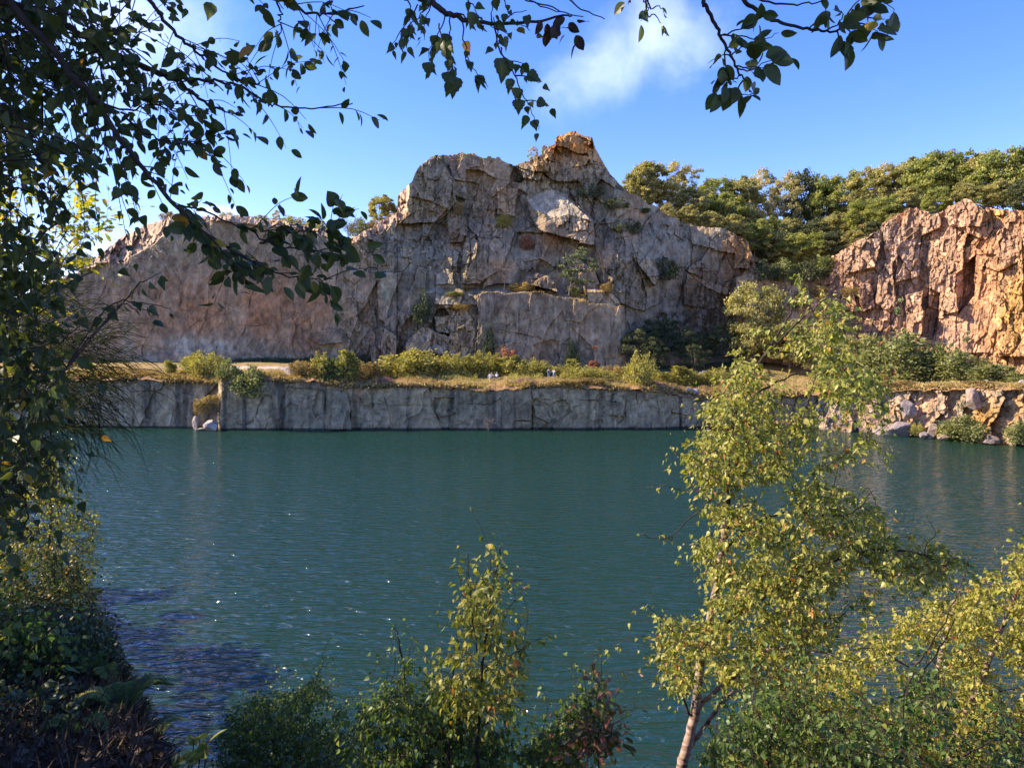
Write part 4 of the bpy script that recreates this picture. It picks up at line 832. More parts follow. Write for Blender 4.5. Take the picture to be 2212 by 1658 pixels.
for bx_, bb_, top, w, k, lab in [(2082, 953, 893, 96, 'g1', 'large green bush at the waterline under the right ledge'), (2200, 956, 905, 60, 'g1', 'green bush at the waterline by the right edge of the photo'), (1976, 938, 910, 32, 'y1', 'small yellow bush among boulders at the waterline'), (2045, 948, 905, 44, 'y2', 'yellow side of scrub left of the large waterline bush')]:
    rock_plant(SH[k], bx_, bb_, top, w, float(knots(bx_, WALLY)) - 2.2, {'g1': 3.2, 'y1': 3.4, 'y2': 2.4}[k], 'shrub', lab, group='shrubs at the waterline')
# shaded trees in the recess
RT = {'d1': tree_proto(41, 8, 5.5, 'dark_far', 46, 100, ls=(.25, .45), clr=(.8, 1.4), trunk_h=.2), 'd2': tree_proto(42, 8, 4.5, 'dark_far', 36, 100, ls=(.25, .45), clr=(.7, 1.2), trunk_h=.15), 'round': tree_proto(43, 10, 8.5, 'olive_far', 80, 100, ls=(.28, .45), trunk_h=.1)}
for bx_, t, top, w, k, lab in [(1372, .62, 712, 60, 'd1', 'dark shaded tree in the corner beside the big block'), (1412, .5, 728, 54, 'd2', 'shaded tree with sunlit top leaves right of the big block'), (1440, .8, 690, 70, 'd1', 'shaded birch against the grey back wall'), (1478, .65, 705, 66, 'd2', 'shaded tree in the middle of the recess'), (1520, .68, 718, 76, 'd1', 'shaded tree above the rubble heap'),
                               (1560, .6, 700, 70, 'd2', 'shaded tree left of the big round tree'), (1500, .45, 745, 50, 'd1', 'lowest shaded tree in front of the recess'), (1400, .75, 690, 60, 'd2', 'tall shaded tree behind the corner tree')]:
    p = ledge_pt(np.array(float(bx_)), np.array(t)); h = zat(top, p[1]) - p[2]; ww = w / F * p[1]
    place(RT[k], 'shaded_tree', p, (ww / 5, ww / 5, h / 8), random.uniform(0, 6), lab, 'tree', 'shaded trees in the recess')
p = ledge_pt(np.array(1628.), np.array(.5)); place(RT['round'], 'round_tree', p, (125 / F * p[1] / 8.5, 125 / F * p[1] / 8.5, (zat(612, p[1]) - p[2]) / 10), 1.0, 'big round green tree at the foot of the scree gully', 'tree')
for bx_, t, top, w, k, lab in [(1705, .5, 690, 100, 'round', 'bushy tree at the foot of the scree, behind the near birch'), (1790, .45, 715, 110, 'round', 'low bushy tree right of the scree, behind the near birch'), (1855, .5, 722, 80, 'round', 'bushy tree beside the pink cliff foot, behind the near birch')]:
    p = ledge_pt(np.array(float(bx_)), np.array(t)); place(RT['round'], 'ledge_tree', p, (w / F * p[1] / 8.5,) * 2 + ((zat(top, p[1]) - p[2]) / 10,), random.uniform(0, 6), lab, 'tree')
# pines
PN = tree_proto(51, 8, 5.0, 'pine', 40, 130, ls=(.22, .40), clr=(.6, 1.1), flat=.5, shape='round', trunk_h=.15, tpl=T_FAR)
PC = tree_proto(52, 8, 4.6, 'pine', 46, 90, ls=(.22, .40), clr=(.5, .9), flat=.6, shape='cone', trunk_h=.08)
DC = tree_proto(53, 8, 3.2, 'rust', 60, 70, ls=(.3, .5), clr=(.4, .8), flat=.6, shape='cone', trunk_h=.10)
def cpos(x, y): return c2([(x, y)])[0]
bx_, bb_ = cpos(1120, 1045); pn = rock_plant(PN, bx_, bb_, cpos(0, 770)[1], 74, 142.5, 5.0, 'pine_tree', 'leaning green pine growing on the grassy ledge of the cliff', 'pine tree', 8); pn.rotation_euler = (0, .28, 0)
p = ledge_pt(np.array(1941.), np.array(.75)); place(PC, 'pine_tree', p, (52 / F * p[1] / 4.6,) * 2 + ((zat(648, p[1]) - p[2]) / 8,), 1, 'dark conical pine in front of the pink cliff', 'pine tree')
p = ledge_pt(np.array(2089.), np.array(.5)); place(PC, 'pine_tree', p, (50 / F * p[1] / 4.6,) * 2 + ((zat(718, p[1]) - p[2]) / 8,), 2, 'small grey green pine rising from bushes on the right ledge', 'pine tree')
p = ledge_pt(np.array(1284.), np.array(.4)); place(DC, 'dead_conifer', p, (28 / F * p[1] / 3.2,) * 2 + ((zat(742, p[1]) - p[2]) / 8,), 2, 'dead orange conifer in front of the big grey block', 'tree')
# plants rooted in the cliff
def cliff_Y(bx_, by_): return float(main_depth(np.array([[float(bx_)]]), np.array([[float(by_)]]))[0, 0])
DK = shrub_proto(61, 3, 3.2, 'dark_far', 9, 120, ls=(.2, .36), spread=1.35); DB = shrub_proto(62, 3, 3.0, 'ivy', 10, 130, ls=(.2, .34), base=.0, spread=1.3)
for src, bw, x, yb, yt, w, nm, lab in [(SH['o1'], 3.2, 482, 590, 508, 60, 'cliff_shrub', 'small yellow shrub on top of the pillar below the brown buttress'), (SH['y1'], 3.4, 752, 660, 580, 95, 'cliff_shrub', 'yellow shrub in the middle of the cliff beside the bright slab'), (SH['r1'], 1.8, 880, 790, 690, 80, 'cliff_shrub', 'thin reddish shrub under the bright slab'),
                            (DB, 3.0, 280, 1210, 1010, 95, 'cliff_ivy', 'dark ivy hanging left of the low ledges'), (DK, 3.2, 1660, 960, 800, 150, 'cliff_shrub', 'dark green bush on the right flank of the cliff'), (DK, 3.2, 1245, 480, 390, 120, 'cliff_shrub', 'dark bush in the gully under the peak'), (DK, 3.2, 1390, 550, 470, 110, 'cliff_shrub', 'dark bush right of the gully below the peak'),
                            (DK, 3.2, 1460, 690, 590, 140, 'cliff_shrub', 'dark bush on the slope left of the brown rib'), (DB, 3.0, 1120, 1480, 1290, 120, 'cliff_ivy', 'dark ivy climbing the right half of the big block'), (DB, 3.0, 660, 1420, 1240, 70, 'cliff_ivy', 'mossy ivy patch on the left half of the big block'),
                            (SH['o1'], 3.2, 850, 1040, 960, 150, 'cliff_shrub', 'dry orange scrub on the ledge of the big block'), (SH['g2'], 2.2, 1140, 1060, 990, 80, 'cliff_shrub', 'green scrub at the root of the leaning pine'), (SH['g1'], 3.2, 460, 1060, 1030, 110, 'cliff_shrub', 'low green strip on the narrow ledge left of the big block'), (SH['o1'], 3.2, 500, 1135, 1095, 120, 'cliff_shrub', 'dry grass strip on the lower narrow ledge'),
                            (SH['o2'], 2.2, 1340, 1040, 970, 70, 'cliff_shrub', 'dry tuft on the tower right of the pine'), (DK, 3.2, 820, 400, 340, 60, 'cliff_shrub', 'dark tuft in the notch left of the peak'), (SH['g2'], 2.2, 1560, 580, 545, 60, 'cliff_shrub', 'small green bush on the right skyline of the cliff')]:
    bx_, bb_ = cpos(x, yb); Yc = min(cliff_Y(bx_, bb_ - 3), cliff_Y(bx_ - 6, bb_ - 10), cliff_Y(bx_ + 6, bb_ - 10)) - .3
    rock_plant(src, bx_, bb_, cpos(0, yt)[1], w * .37434, Yc, bw, nm, lab, 'ivy' if 'ivy' in nm else 'shrub')
# little trees and scrub along the skyline
for src, bw, H, bx_, bb_, top, w, dY, nm, lab, cat in [(HT['olive'], 8.5, 10, 824, 486, 424, 62, 6, 'skyline_tree', 'rounded green tree behind the left shoulder of the cliff', 'tree'), (HT['ash'], 8, 10, 1152, 350, 318, 26, 4, 'skyline_tree', 'tiny wispy tree on the skyline left of the peak', 'tree'), (HT['olive2'], 9, 10, 1176, 338, 314, 14, 4, 'skyline_tree', 'tiny tree touching the left side of the peak', 'tree'),
                                   (SH['o2'], 2.2, 3, 362, 474, 455, 30, 4, 'skyline_shrub', 'dry brown tuft at the left top of the cliff', 'shrub'), (SH['o1'], 3.2, 3, 400, 470, 458, 40, 5, 'skyline_shrub', 'low dry scrub on the highest point of the left cliff', 'shrub'), (SH['y1'], 3.4, 3, 495, 474, 456, 40, 5, 'skyline_shrub', 'yellow scrub on the left skyline behind the hanging leaves', 'shrub'),
                                   (HT['ash'], 8, 10, 604, 486, 455, 34, 6, 'skyline_tree', 'thin small tree on the left skyline above the yellow scrub', 'tree'), (SH['y2'], 2.4, 3, 560, 480, 464, 50, 5, 'skyline_shrub', 'straw scrub left of the thin small tree on the skyline', 'shrub'), (SH['y1'], 3.4, 3, 640, 490, 466, 66, 5, 'skyline_shrub', 'yellow scrub right of the thin small tree on the skyline', 'shrub'),
                                   (SH['y1'], 3.4, 3, 690, 505, 472, 60, 5, 'skyline_shrub', 'golden scrub on the skyline before the dip', 'shrub'), (SH['g1'], 3.2, 3, 780, 516, 470, 56, 5, 'skyline_shrub', 'grey green bush on the skyline beside the leafless tree', 'shrub'), (SH['o2'], 2.2, 3, 806, 500, 474, 30, 4, 'skyline_shrub', 'dry scrub between the bush and the rounded green tree', 'shrub'),
                                   (SH['g1'], 3.2, 3, 180, 580, 545, 90, 6, 'skyline_shrub', 'low green bush on the far left slope behind the branches', 'shrub')]:
    Y = float(knots(bx_, [(-260, 146), (700, 151), (900, 158), (1300, 160)])) + dY
    rock_plant(src, bx_, bb_ + 4, top, w, Y, bw, nm, lab, cat, H)
# scrub in the gully and along its rim
for x, yb, yt, w, src, bw, lab in [(1650, 604, 548, 60, DK, 3.2, 'dark bush at the left end of the gully rim'), (1692, 608, 556, 64, SH['g1'], 3.2, 'green bush in the middle of the gully rim'), (1735, 606, 552, 60, DK, 3.2, 'dark bush right of the middle of the gully rim'), (1778, 596, 545, 56, SH['g2'], 2.2, 'green bush where the gully meets the pink cliff'),
                           (1662, 650, 618, 44, SH['o1'], 3.2, 'dry ochre bush on the upper left scree'), (1720, 668, 640, 40, SH['o2'], 2.2, 'dry ochre bush in the middle of the scree'), (1765, 640, 610, 44, SH['o1'], 3.2, 'dry ochre bush on the upper right scree'), (1835, 640, 612, 40, SH['o1'], 3.2, 'dry bush at the left foot of the pink cliff')]:
    Yc = float(right_depth(np.array([[float(x)]]), np.array([[float(yb) - 6]]))[0, 0]) - .4
    rock_plant(src, x, yb, yt, w, Yc, bw, 'gully_shrub', lab)
# leafless trees
def bare_tree(name, bx_, bb_, top, w, Y, label, seed):
    rng = np.random.default_rng(seed); base = at(bx_, bb_, Y); h = (bb_ - top) / F * Y; ww = w / F * Y
    o = empty(name, base); mb = MB(); q = curve([(0, 0, -.2), (rng.normal() * .1, 0, h * .35), (rng.normal() * .2, 0, h * .7)], 4); mb.tube(q, taper(len(q), .09, .04), 5); mb.build('trunk', M['bark_grey'], o)
    tw = MB()
    for i in range(34):
        a = q[rng.integers(2, len(q))]; e_ = np.array([rng.uniform(-.5, .5) * ww, rng.uniform(-.3, .3) * ww, h * rng.uniform(.4, 1.0)])
        s = curve([a, (a + e_) / 2 + rng.normal(size=3) * .15 * h * .3, e_], 3); tw.tube(s, taper(len(s), .035, .012), 3)
        for j in range(3):
            c0 = s[rng.integers(2, len(s))]; d = e_ + rng.normal(size=3) * .18 * h; s2 = curve([c0, (c0 + d) / 2 + rng.normal(size=3) * .05, d], 2); tw.tube(s2, taper(len(s2), .02, .01), 3)
    tw.build('branches', M['bark_grey'], o); return tag(o, label, 'tree')
bx_, bb_ = cpos(745, 1020); bare_tree('bare_tree', bx_, bb_, cpos(0, 820)[1], 70, 143.6, 'leafless grey shrub standing on the grassy ledge of the cliff', 3)
bx_, bb_ = cpos(1320, 960); bare_tree('bare_tree', bx_, bb_, cpos(0, 820)[1], 40, 145.0, 'leafless twiggy bush beside the leaning pine', 4)
bare_tree('bare_tree', 752, 522, 462, 52, 156.0, 'leafless dark tree on the skyline dip left of the rounded green tree', 5)
bare_tree('bare_tree', 775, 880, 845, 26, 119.4, 'small bare branch sticking out of the dark lower wall', 6)
bare_tree('bare_tree', 1055, 934, 900, 24, 119.0, 'bare pale shrub at the waterline of the lower wall', 7)
# ---- ground cover on the ledge -----------------------------------------------
rng = np.random.default_rng(77); mb = MB()
n_ = 52000; b_ = rng.uniform(-100, 2400, n_); t_ = np.abs(rng.normal(0, .10, n_)); t_[:9000] = rng.uniform(0, .4, 9000)
keep = ~((np.abs(b_ - 560) < 130) & (t_ > .30) & (t_ < .5)); b_ = b_[keep]; t_ = t_[keep]
P = ledge_pt(b_, t_)
tuft = fbm(P[:, 0] * .5, P[:, 1] * .5, 3, 500)
hh = np.clip(.32 + 1.0 * tuft, .08, .75) * (1 + .5 * np.exp(-t_ / .03))
D = rng.normal(size=P.shape) * .5 + np.array([.1, -.1, 1.0]); rim = t_ < .035; D[rim] += np.array([0, -.9, -.7])
mb.leaves(T_NEEDLE, P, D, rdir(len(P), rng), hh, np.clip(.5 + 1.6 * fbm(P[:, 0] * .15, P[:, 1] * .15, 3, 501) + .2 * rng.normal(size=len(P)), 0, 1), 1.6)
tag(mb.build('dry_grass', M['straw']), 'straw coloured dry grass and dead bracken along the rim of the ledge', 'grass', kind='stuff')
mb = MB(); n_ = 15000; b_ = rng.uniform(640, 1580, n_); t_ = rng.uniform(.14, .42, n_); P = ledge_pt(b_, t_); cl = fbm(P[:, 0] * .35, P[:, 1] * .35, 3, 520); k_ = (cl > -.06) & ~((np.abs(b_ - 1064) < 34) & (t_ < .32)) & ~((np.abs(b_ - 1190) < 18) & (t_ < .3)); P = P[k_]; cl = cl[k_]; n_ = len(P)
hh = np.clip(.5 + 3.2 * cl, .3, 1.5); P[:, 2] += rng.uniform(0, 1, n_) * hh * .8
mb.leaves(T_NEEDLE, P, rng.normal(size=(n_, 3)) * .45 + np.array([.1, 0, 1.0]), rdir(n_, rng), rng.uniform(.25, .5, n_), np.clip(.5 + .3 * rng.normal(size=n_), 0, 1), 1.8)
tag(mb.build('tall_grass', M['shrub']), 'tall yellow green grass and low scrub between the bushes of the ledge', 'grass', kind='stuff')
mb = MB()
# strands drooping over the rim
n_ = 16000; b_ = rng.uniform(-100, 2400, n_); k_ = fbm(b_ * .03, b_ * 0, 4, 505) > -.12; b_ = b_[k_]
P = at(b_, edge_by(b_) - 2 + 7 * rng.uniform(0, 1, len(b_)) ** 1.5, knots(b_, WALLY) - .25 + .9 * rng.uniform(0, 1, len(b_)))
mb.leaves(T_NEEDLE, P, rng.normal(size=P.shape) * .5 + np.array([0, -.5, -.4]), rdir(len(P), rng), rng.uniform(.3, .8, len(P)), np.clip(.35 + .25 * rng.normal(size=len(P)), 0, 1), 1.6)
tag(mb.build('hanging_grass', M['straw']), 'dry grass strands hanging over the rim of the lower rock wall', 'grass', kind='stuff')
mb = MB(); n_ = 26000; b_ = rng.uniform(270, 1345, n_); t_ = rng.uniform(.72, 1.0, n_)
dens = knots(b_, [(270, .1), (480, .2), (530, 1), (840, 1), (900, .5), (1345, .4)]); k_ = rng.uniform(size=n_) < dens; b_ = b_[k_]; t_ = t_[k_]
P = ledge_pt(b_, t_); hh = knots(b_, [(270, .3), (500, .5), (640, 1.9), (740, 3.2), (830, 3.2), (900, 1.8), (1345, 1.2)]) * (.4 + .6 * np.clip(.5 + 1.6 * fbm(P[:, 0] * .3, P[:, 1] * .3, 3, 510), 0, 1)); P[:, 2] += rng.uniform(0, 1, len(P)) ** .6 * hh * np.clip((t_ - .7) / .2, .25, 1)
mb.leaves(T_FAR, P, rdir(len(P), rng), rdir(len(P), rng) + np.array([0, -.5, 1.0]), rng.uniform(.25, .45, len(P)), np.clip(.5 + .25 * rng.normal(size=len(P)), 0, 1))
tag(mb.build('undergrowth', M['ivy']), 'dark bramble undergrowth along the shaded foot of the cliff', 'undergrowth', kind='stuff')
for bx_, t, w, lab in [(1135, .06, 50, 'pink heather patch on the rim between the table and the walkers'), (830, .05, 44, 'dull purple heather tuft on the rim left of the table'), (1410, .04, 50, 'rusty heather on the rim under the tallest ledge birch')]:
    p = ledge_pt(np.array(float(bx_)), np.array(t)); mb = MB(); n_ = 900; q = rng.normal(size=(n_, 3)) * np.array([w / F * 120 * .28, .7, .0]); q[:, 2] = np.abs(rng.normal(size=n_)) * .38 * np.exp(-(q[:, 0] / (w / F * 120 * .5)) ** 2)
    mb.leaves(T_FAR, q, rdir(n_, rng) + np.array([0, 0, .6]), rdir(n_, rng), rng.uniform(.12, .24, n_), np.clip(.5 + .25 * rng.normal(size=n_), 0, 1))
    o = mb.build('heather', M['heather']); o.location = p; tag(o, lab, 'heather')
# scrub hanging in the notch of the lower wall
mb = MB(); n_ = 2600; u_ = rng.uniform(size=n_); 
g1 = rng.normal(size=n_).clip(-1.8, 1.8); g2 = rng.normal(size=n_).clip(-1.8, 1.8); bxs = 447 + 15 * g1 + 5 * fbm(g1 * 2, g2 * 2, 3, 7); bys = 872 + 9 * g2 - .25 * (bxs - 447) + 8 * fbm(g1 * 3, g2, 3, 8)
P = at(bxs, bys, 120.4 + rng.uniform(0, 1.6, n_)); base = at(445, 880, 121.2)
mb.leaves(T_FAR, P, rdir(n_, rng) + np.array([0, 0, -.3]), rdir(n_, rng), rng.uniform(.16, .3, n_), np.clip(.5 + .3 * rng.normal(size=n_), 0, 1))
o = empty('wall_shrub', base); mb.build('foliage', M['shrub_ochre'], o, base)
mb = MB()
for i in range(60):
    a = at(430 + 42 * rng.uniform(), 880, 121.2); mb.tube(curve([a, a + rng.normal(size=3) * .4, a + np.array([rng.normal() * .5, -.3, -rng.uniform(.6, 1.6)])], 2), .02, 3)
mb.build('stem', M['bark_grey'], o, base); tag(o, 'dry ochre bush growing in the notch of the lower wall', 'shrub')
# ================================================================ THE NEAR BANK
def bank_z(x, y):
    x = np.asarray(x, float); y = np.asarray(y, float)
    a = 12.75 - .60 * np.maximum(y, -3)
    left = 12.45 - .20 * y - 1.9 * np.clip(y - 10.5, 0, 60)
    wgt = np.clip((-x - 1.75 - .66 * (y - 5)) / 1.0, 0, 1); wgt = wgt * wgt * (3 - 2 * wgt)
    z = a * (1 - wgt) + np.maximum(left, a) * wgt
    ls_ = np.clip((-x - 21 - .72 * (y - 22)) / 5, 0, 1) * np.clip((y - 6) / 6, 0, 1) * np.clip((70 - y) / 10, 0, 1); z = np.maximum(z, -2.5 + 5.5 * ls_)
    return np.maximum(z + .18 * fbm(x * .7, y * .7, 4, 600), -2.5)
xs = np.concatenate([np.linspace(-75, -22, 40), np.linspace(-21.5, 40, 170)]); ys = np.concatenate([np.linspace(-25, -3, 12), np.linspace(-2.5, 14, 90), np.linspace(14.5, 75, 60)])
XX, YY = np.meshgrid(xs, ys); ZZ = bank_z(XX, YY)
gn = fbm(XX * 1.2, YY * 1.2, 4, 610)
C = mixc(np.broadcast_to(np.array([.10, .07, .045]), XX.shape + (3,)).copy(), [.20, .145, .085], np.clip(gn * 4 + .4, 0, 1))
tag(link('bank', mesh_np('bank', np.stack([XX, YY, ZZ], -1).reshape(-1, 3), [grid_faces(len(ys), len(xs))], M['earth'], {'tint': C.reshape(-1, 3)}, smooth=True)), kind='structure')
def on_bank(bx, Y):
    """ground point under image column bx at depth Y"""
    x = (bx - CX) / F * Y
    return np.array([x, Y, float(bank_z(x, Y))])
def pts(L_, Y, jit=0.0, rng=RNG):
    """list of (bx, by) or (bx, by, dY) to 3-D points about depth Y"""
    out_ = []
    for p in L_:
        out_.append(at(p[0], p[1], Y + (p[2] if len(p) > 2 else 0)) + rng.normal(size=3) * jit)
    return np.array(out_)
def sample_poly(poly, n, rng):
    px = np.array([p[0] for p in poly]); py = np.array([p[1] for p in poly]); R_ = []
    while len(R_) < n:
        x = rng.uniform(px.min(), px.max(), 4 * n); y = rng.uniform(py.min(), py.max(), 4 * n)
        m_ = inpoly(x, y, poly); R_.extend(zip(x[m_], y[m_]))
    return np.array(R_[:n])
def leaf_along(mb, q, n, rng, tpl, size, rnd, hang=.8, f0=.25, stalk=.018, jit=.01, face=(-.35, -.35, .6)):
    """n leaves set alternately along the polyline q"""
    f = np.sort(rng.uniform(f0, 1, n)) * (len(q) - 1); f[-1] = len(q) - 1.001
    k = np.clip(f.astype(int), 0, len(q) - 2); p = q[k] + (q[k + 1] - q[k]) * (f - k)[:, None]
    t = unit(q[k + 1] - q[k]); side = unit(np.cross(t, np.array([0, 0, 1.]) + rng.normal(size=(n, 3)) * .4)) * np.where(np.arange(n) % 2, 1, -1)[:, None]
    d = unit(side * .8 + t * .6 + np.array([0, 0, -hang]) + rng.normal(size=(n, 3)) * .35)
    pp = p + d * stalk + rng.normal(size=(n, 3)) * jit
    nn = unit(rng.normal(size=(n, 3)) * .9 + np.array(face))
    mb.leaves(tpl, pp, d, nn, size * rng.uniform(.45, 1.25, n), np.clip(rnd + .22 * rng.normal(size=n), 0, 1), rng.uniform(.62, 1.05, n))
def fill_crown(name, base, limbs, crown, n, rng, leaf_mat_, tpl, lsize, Y, dep, per=10, bark='bark', hang=.8, twig_r=.004, tone=.5, trunk=None, bark_trunk=None, label=None, cat='tree', group=None, face=(-.35, -.35, .6), extra=(), droop=.0, maxlen=1.2, gap=.14, shoots=22, thin=None):
    """a near tree: traced limbs, twigs grown to points spread through the traced crown, leaves along every twig"""
    o = empty(name, base)
    if trunk is not None:
        t = MB(); q = curve(trunk[0], 6, .004, rng); t.tube(q, np.interp(np.linspace(0, 1, len(q)), np.linspace(0, 1, len(trunk[1])), trunk[1]), 10); t.build('trunk', M[bark_trunk or bark], o, base, True)
    skel = [q] if trunk is not None else []
    for lp, r0, r1 in limbs:
        q2 = curve(lp, 6, .006, rng); b2 = MB(); b2.tube(q2, taper(len(q2), r0, r1), 7); b2.build('branch', M[bark_trunk if r0 > .021 and bark_trunk else bark], o, base, True); skel.append(q2)
    S = np.concatenate(skel)
    pl, dens = crown if isinstance(crown, tuple) else (crown, None)
    xy = sample_poly(pl, int(n * 1.5), rng); gp = fbm(xy[:, 0] * .012, xy[:, 1] * .012, 3, n) + .6 * fbm(xy[:, 0] * .03, xy[:, 1] * .03, 2, n + 5); kp = gp > np.quantile(gp, gap)
    if thin: kp &= rng.uniform(size=len(xy)) < np.clip((xy[:, 1] - thin[0]) / thin[1], .12, 1)
    xy = xy[kp] + rng.normal(size=(kp.sum(), 2)) * 9; n = len(xy)
    C_ = at(xy[:, 0], xy[:, 1], np.clip(Y + rng.normal(size=n) * dep, Y - 2.2 * dep, Y + 2.2 * dep))
    d0 = np.array([np.min(np.linalg.norm(S - c_, axis=1)) for c_ in C_]); C_ = C_[np.argsort(d0)]
    tw = MB(); lf = MB(); buf = np.empty((len(S) + n * 5, 3)); buf[:len(S)] = S; m_ = len(S)
    for c_ in C_:
        dd = buf[:m_] - c_; w = np.linalg.norm(dd, axis=1) + .5 * np.maximum(dd[:, 2], 0)
        a = buf[int(np.argmin(w))]; v = c_ - a; ln = np.linalg.norm(v)
        if ln < .02: continue
        if ln > maxlen: a = c_ - v / ln * maxlen
        mid = (a + c_) / 2 + np.array([0, 0, .12 * ln]) + rng.normal(size=3) * .06 * ln
        tip = c_ + np.array([0, 0, -droop * ln])
        q2 = curve([a, mid, tip], 3)
        tw.tube(q2, taper(len(q2), twig_r * (.6 + ln), twig_r * .35), 4); buf[m_:m_ + 4] = q2[2:6] if len(q2) >= 6 else q2[-4:]; m_ += 4
        k_ = max(4, int(per * rng.uniform(.6, 1.4)))
        tn = tone + .16 * rng.normal()
        leaf_along(lf, q2, k_ // 2, rng, tpl, lsize, tn, hang, .35, face=face)
        for s_ in range(2):
            e_ = c_ + rng.normal(size=3) * np.array([.09, .09, .07]) * (lsize / .045) + np.array([0, 0, -.05])
            q3 = curve([q2[-2 - s_], (q2[-2 - s_] + e_) / 2 + np.array([0, 0, .02]), e_], 2); tw.tube(q3, twig_r * .3, 3)
            leaf_along(lf, q3, max(2, k_ // 4), rng, tpl, lsize, tn, hang, .1, face=face)
    ti = np.argsort(xy[:, 1] + 60 * rng.normal(size=n))[:max(1, n // 3)]
    for j_ in rng.choice(ti, min(shoots, len(ti)), replace=False):
        a = at(xy[j_, 0], xy[j_, 1], Y + rng.normal() * dep); hgt_ = rng.uniform(.15, .5) * (Y / 6) ** .5
        q3 = curve([a, a + np.array([rng.normal() * .05, 0, hgt_ * .5]), a + np.array([rng.normal() * .12, rng.normal() * .05, hgt_])], 3); tw.tube(q3, taper(len(q3), twig_r * .6, twig_r * .25), 4); leaf_along(lf, q3, int(4 + hgt_ * 16), rng, tpl, lsize * .9, tone + .08, hang, .1, face=face)
    for q_, kk in extra:
        a_ = buf[int(np.argmin(np.linalg.norm(buf[:m_] - q_[0], axis=1)))]
        q_ = curve(np.concatenate([[a_], q_]), 4, .004, rng); tw.tube(q_, taper(len(q_), twig_r, twig_r * .3), 4); leaf_along(lf, q_, kk, rng, tpl, lsize, tone, hang, .15, face=face)
    tw.build('twigs', M[bark], o, base); lf.build('leaves', M[leaf_mat_], o, base)
    return tag(o, label, cat, group)
def e7(L_): return [(1349.5 + p[0] * .4464, 917.7 + p[1] * .4464) + tuple(p[2:]) for p in L_]
def e6(L_): return [(701.8 + p[0] * .3812, 1025.6 + p[1] * .3812) + tuple(p[2:]) for p in L_]
def e5(L_): return [(p[0] * .3812, 1025.6 + p[1] * .3812) + tuple(p[2:]) for p in L_]
def e4(L_): return [(p[0] * .3661, 593.8 + p[1] * .3661) + tuple(p[2:]) for p in L_]
def e1(L_): return [(p[0] * .3743, p[1] * .3743) + tuple(p[2:]) for p in L_]
def e8(L_): return [(809.7 + p[0] * .5125, p[1] * .5125) + tuple(p[2:]) for p in L_]
# ---- the tall birch right of centre --------------------------------------
rng = np.random.default_rng(101)
Y = 6.0
bs = on_bank(1452, Y)
trk = [bs - np.array([0, 0, .2])] + list(pts([(1468, 1690), (1480, 1625), (1500, 1540), (1512, 1440), (1530, 1350), (1548, 1260), (1560, 1180), (1568, 1100), (1574, 1000), (1588, 900), (1618, 820), (1656, 760), (1700, 690), (1728, 630), (1745, 590), (1756, 560)], Y))
rad = [.052, .047, .044, .039, .035, .031, .027, .023, .019]
upper = trk[8:]; trk = trk[:9]
limbs = [(upper, .019, .002), (pts(e7([(415, 1015), (545, 910), (730, 800, -.2), (1000, 660, -.4), (1200, 600, -.5), (1450, 630, -.6), (1560, 690, -.6)]), Y), .020, .004),
         (pts(e7([(345, 1375), (480, 1250), (600, 1160, -.2), (710, 1080, -.3), (900, 1090, -.5), (1100, 1150, -.6)]), Y), .024, .004),
         (pts(e7([(318, 1550), (400, 1440), (490, 1320), (620, 1220, .2), (760, 1100, .4), (900, 950, .5), (1000, 870, .6)]), Y), .022, .004),
         (pts(e7([(312, 1400), (270, 1290), (250, 1180, .1), (240, 1100, .2), (200, 950, .2)]), Y), .012, .003),
         (pts(e7([(455, 700), (480, 560), (500, 420), (520, 240), (580, 80)]), Y), .016, .006),
         (pts(e7([(465, 640), (560, 520), (700, 440), (830, 420), (980, 440, -.2), (1100, 420, -.3), (1200, 320, -.3)]), Y), .012, .003),
         (pts([(1590, 900), (1650, 840, .2), (1740, 800, .4), (1840, 780, .5), (1890, 830, .5)], Y), .012, .003),
         (pts([(1650, 770), (1730, 690, -.2), (1800, 640, -.3), (1850, 670, -.3), (1900, 720, -.3)], Y), .009, .002),
         (pts([(1600, 860), (1570, 930, -.3), (1530, 960, -.4), (1500, 1000, -.5)], Y), .008, .002),
         (pts([(1570, 1050), (1500, 1110, -.2), (1440, 1160, -.3), (1385, 1155, -.3)], Y), .007, .002)]
crown = [(1762, 556), (1735, 600), (1700, 640), (1640, 700), (1580, 765), (1545, 840), (1525, 880), (1505, 930), (1480, 985), (1500, 1040), (1492, 1090), (1510, 1150), (1490, 1210), (1500, 1265), (1440, 1300), (1415, 1350), (1410, 1400), (1440, 1470), (1480, 1520), (1500, 1470), (1530, 1440), (1600, 1480), (1700, 1470), (1780, 1380), (1900, 1320), (1960, 1285), (2070, 1225), (2085, 1190), (2010, 1175), (1930, 1150), (1900, 1095), (1850, 1065), (1800, 1010), (1850, 975), (1915, 960), (1918, 870), (1900, 790), (1860, 730), (1800, 640), (1780, 590)]
ex = [(pts([(1450, 1165), (1420, 1150), (1378, 1155)], Y - .3), 10), (pts([(1420, 1380), (1370, 1370), (1340, 1390), (1312, 1398)], Y - .2), 9), (pts([(1480, 1060), (1440, 1050), (1405, 1052)], Y - .3), 9), (pts([(1500, 980), (1470, 985), (1448, 965)], Y - .4), 8), (pts([(1420, 1330), (1385, 1300), (1360, 1335)], Y), 9),
      (pts([(1740, 640), (1755, 560), (1768, 535)], Y), 3), (pts([(1850, 700), (1890, 690), (1925, 720)], Y), 6), (pts([(2000, 1180), (2020, 1150), (2000, 1115)], Y - .6), 8), (pts([(1890, 1090), (1880, 1060), (1860, 1050)], Y), 6), (pts([(1700, 690), (1690, 650), (1700, 600)], Y), 3), (pts([(1640, 720), (1650, 640), (1655, 590)], Y + .3), 2)]
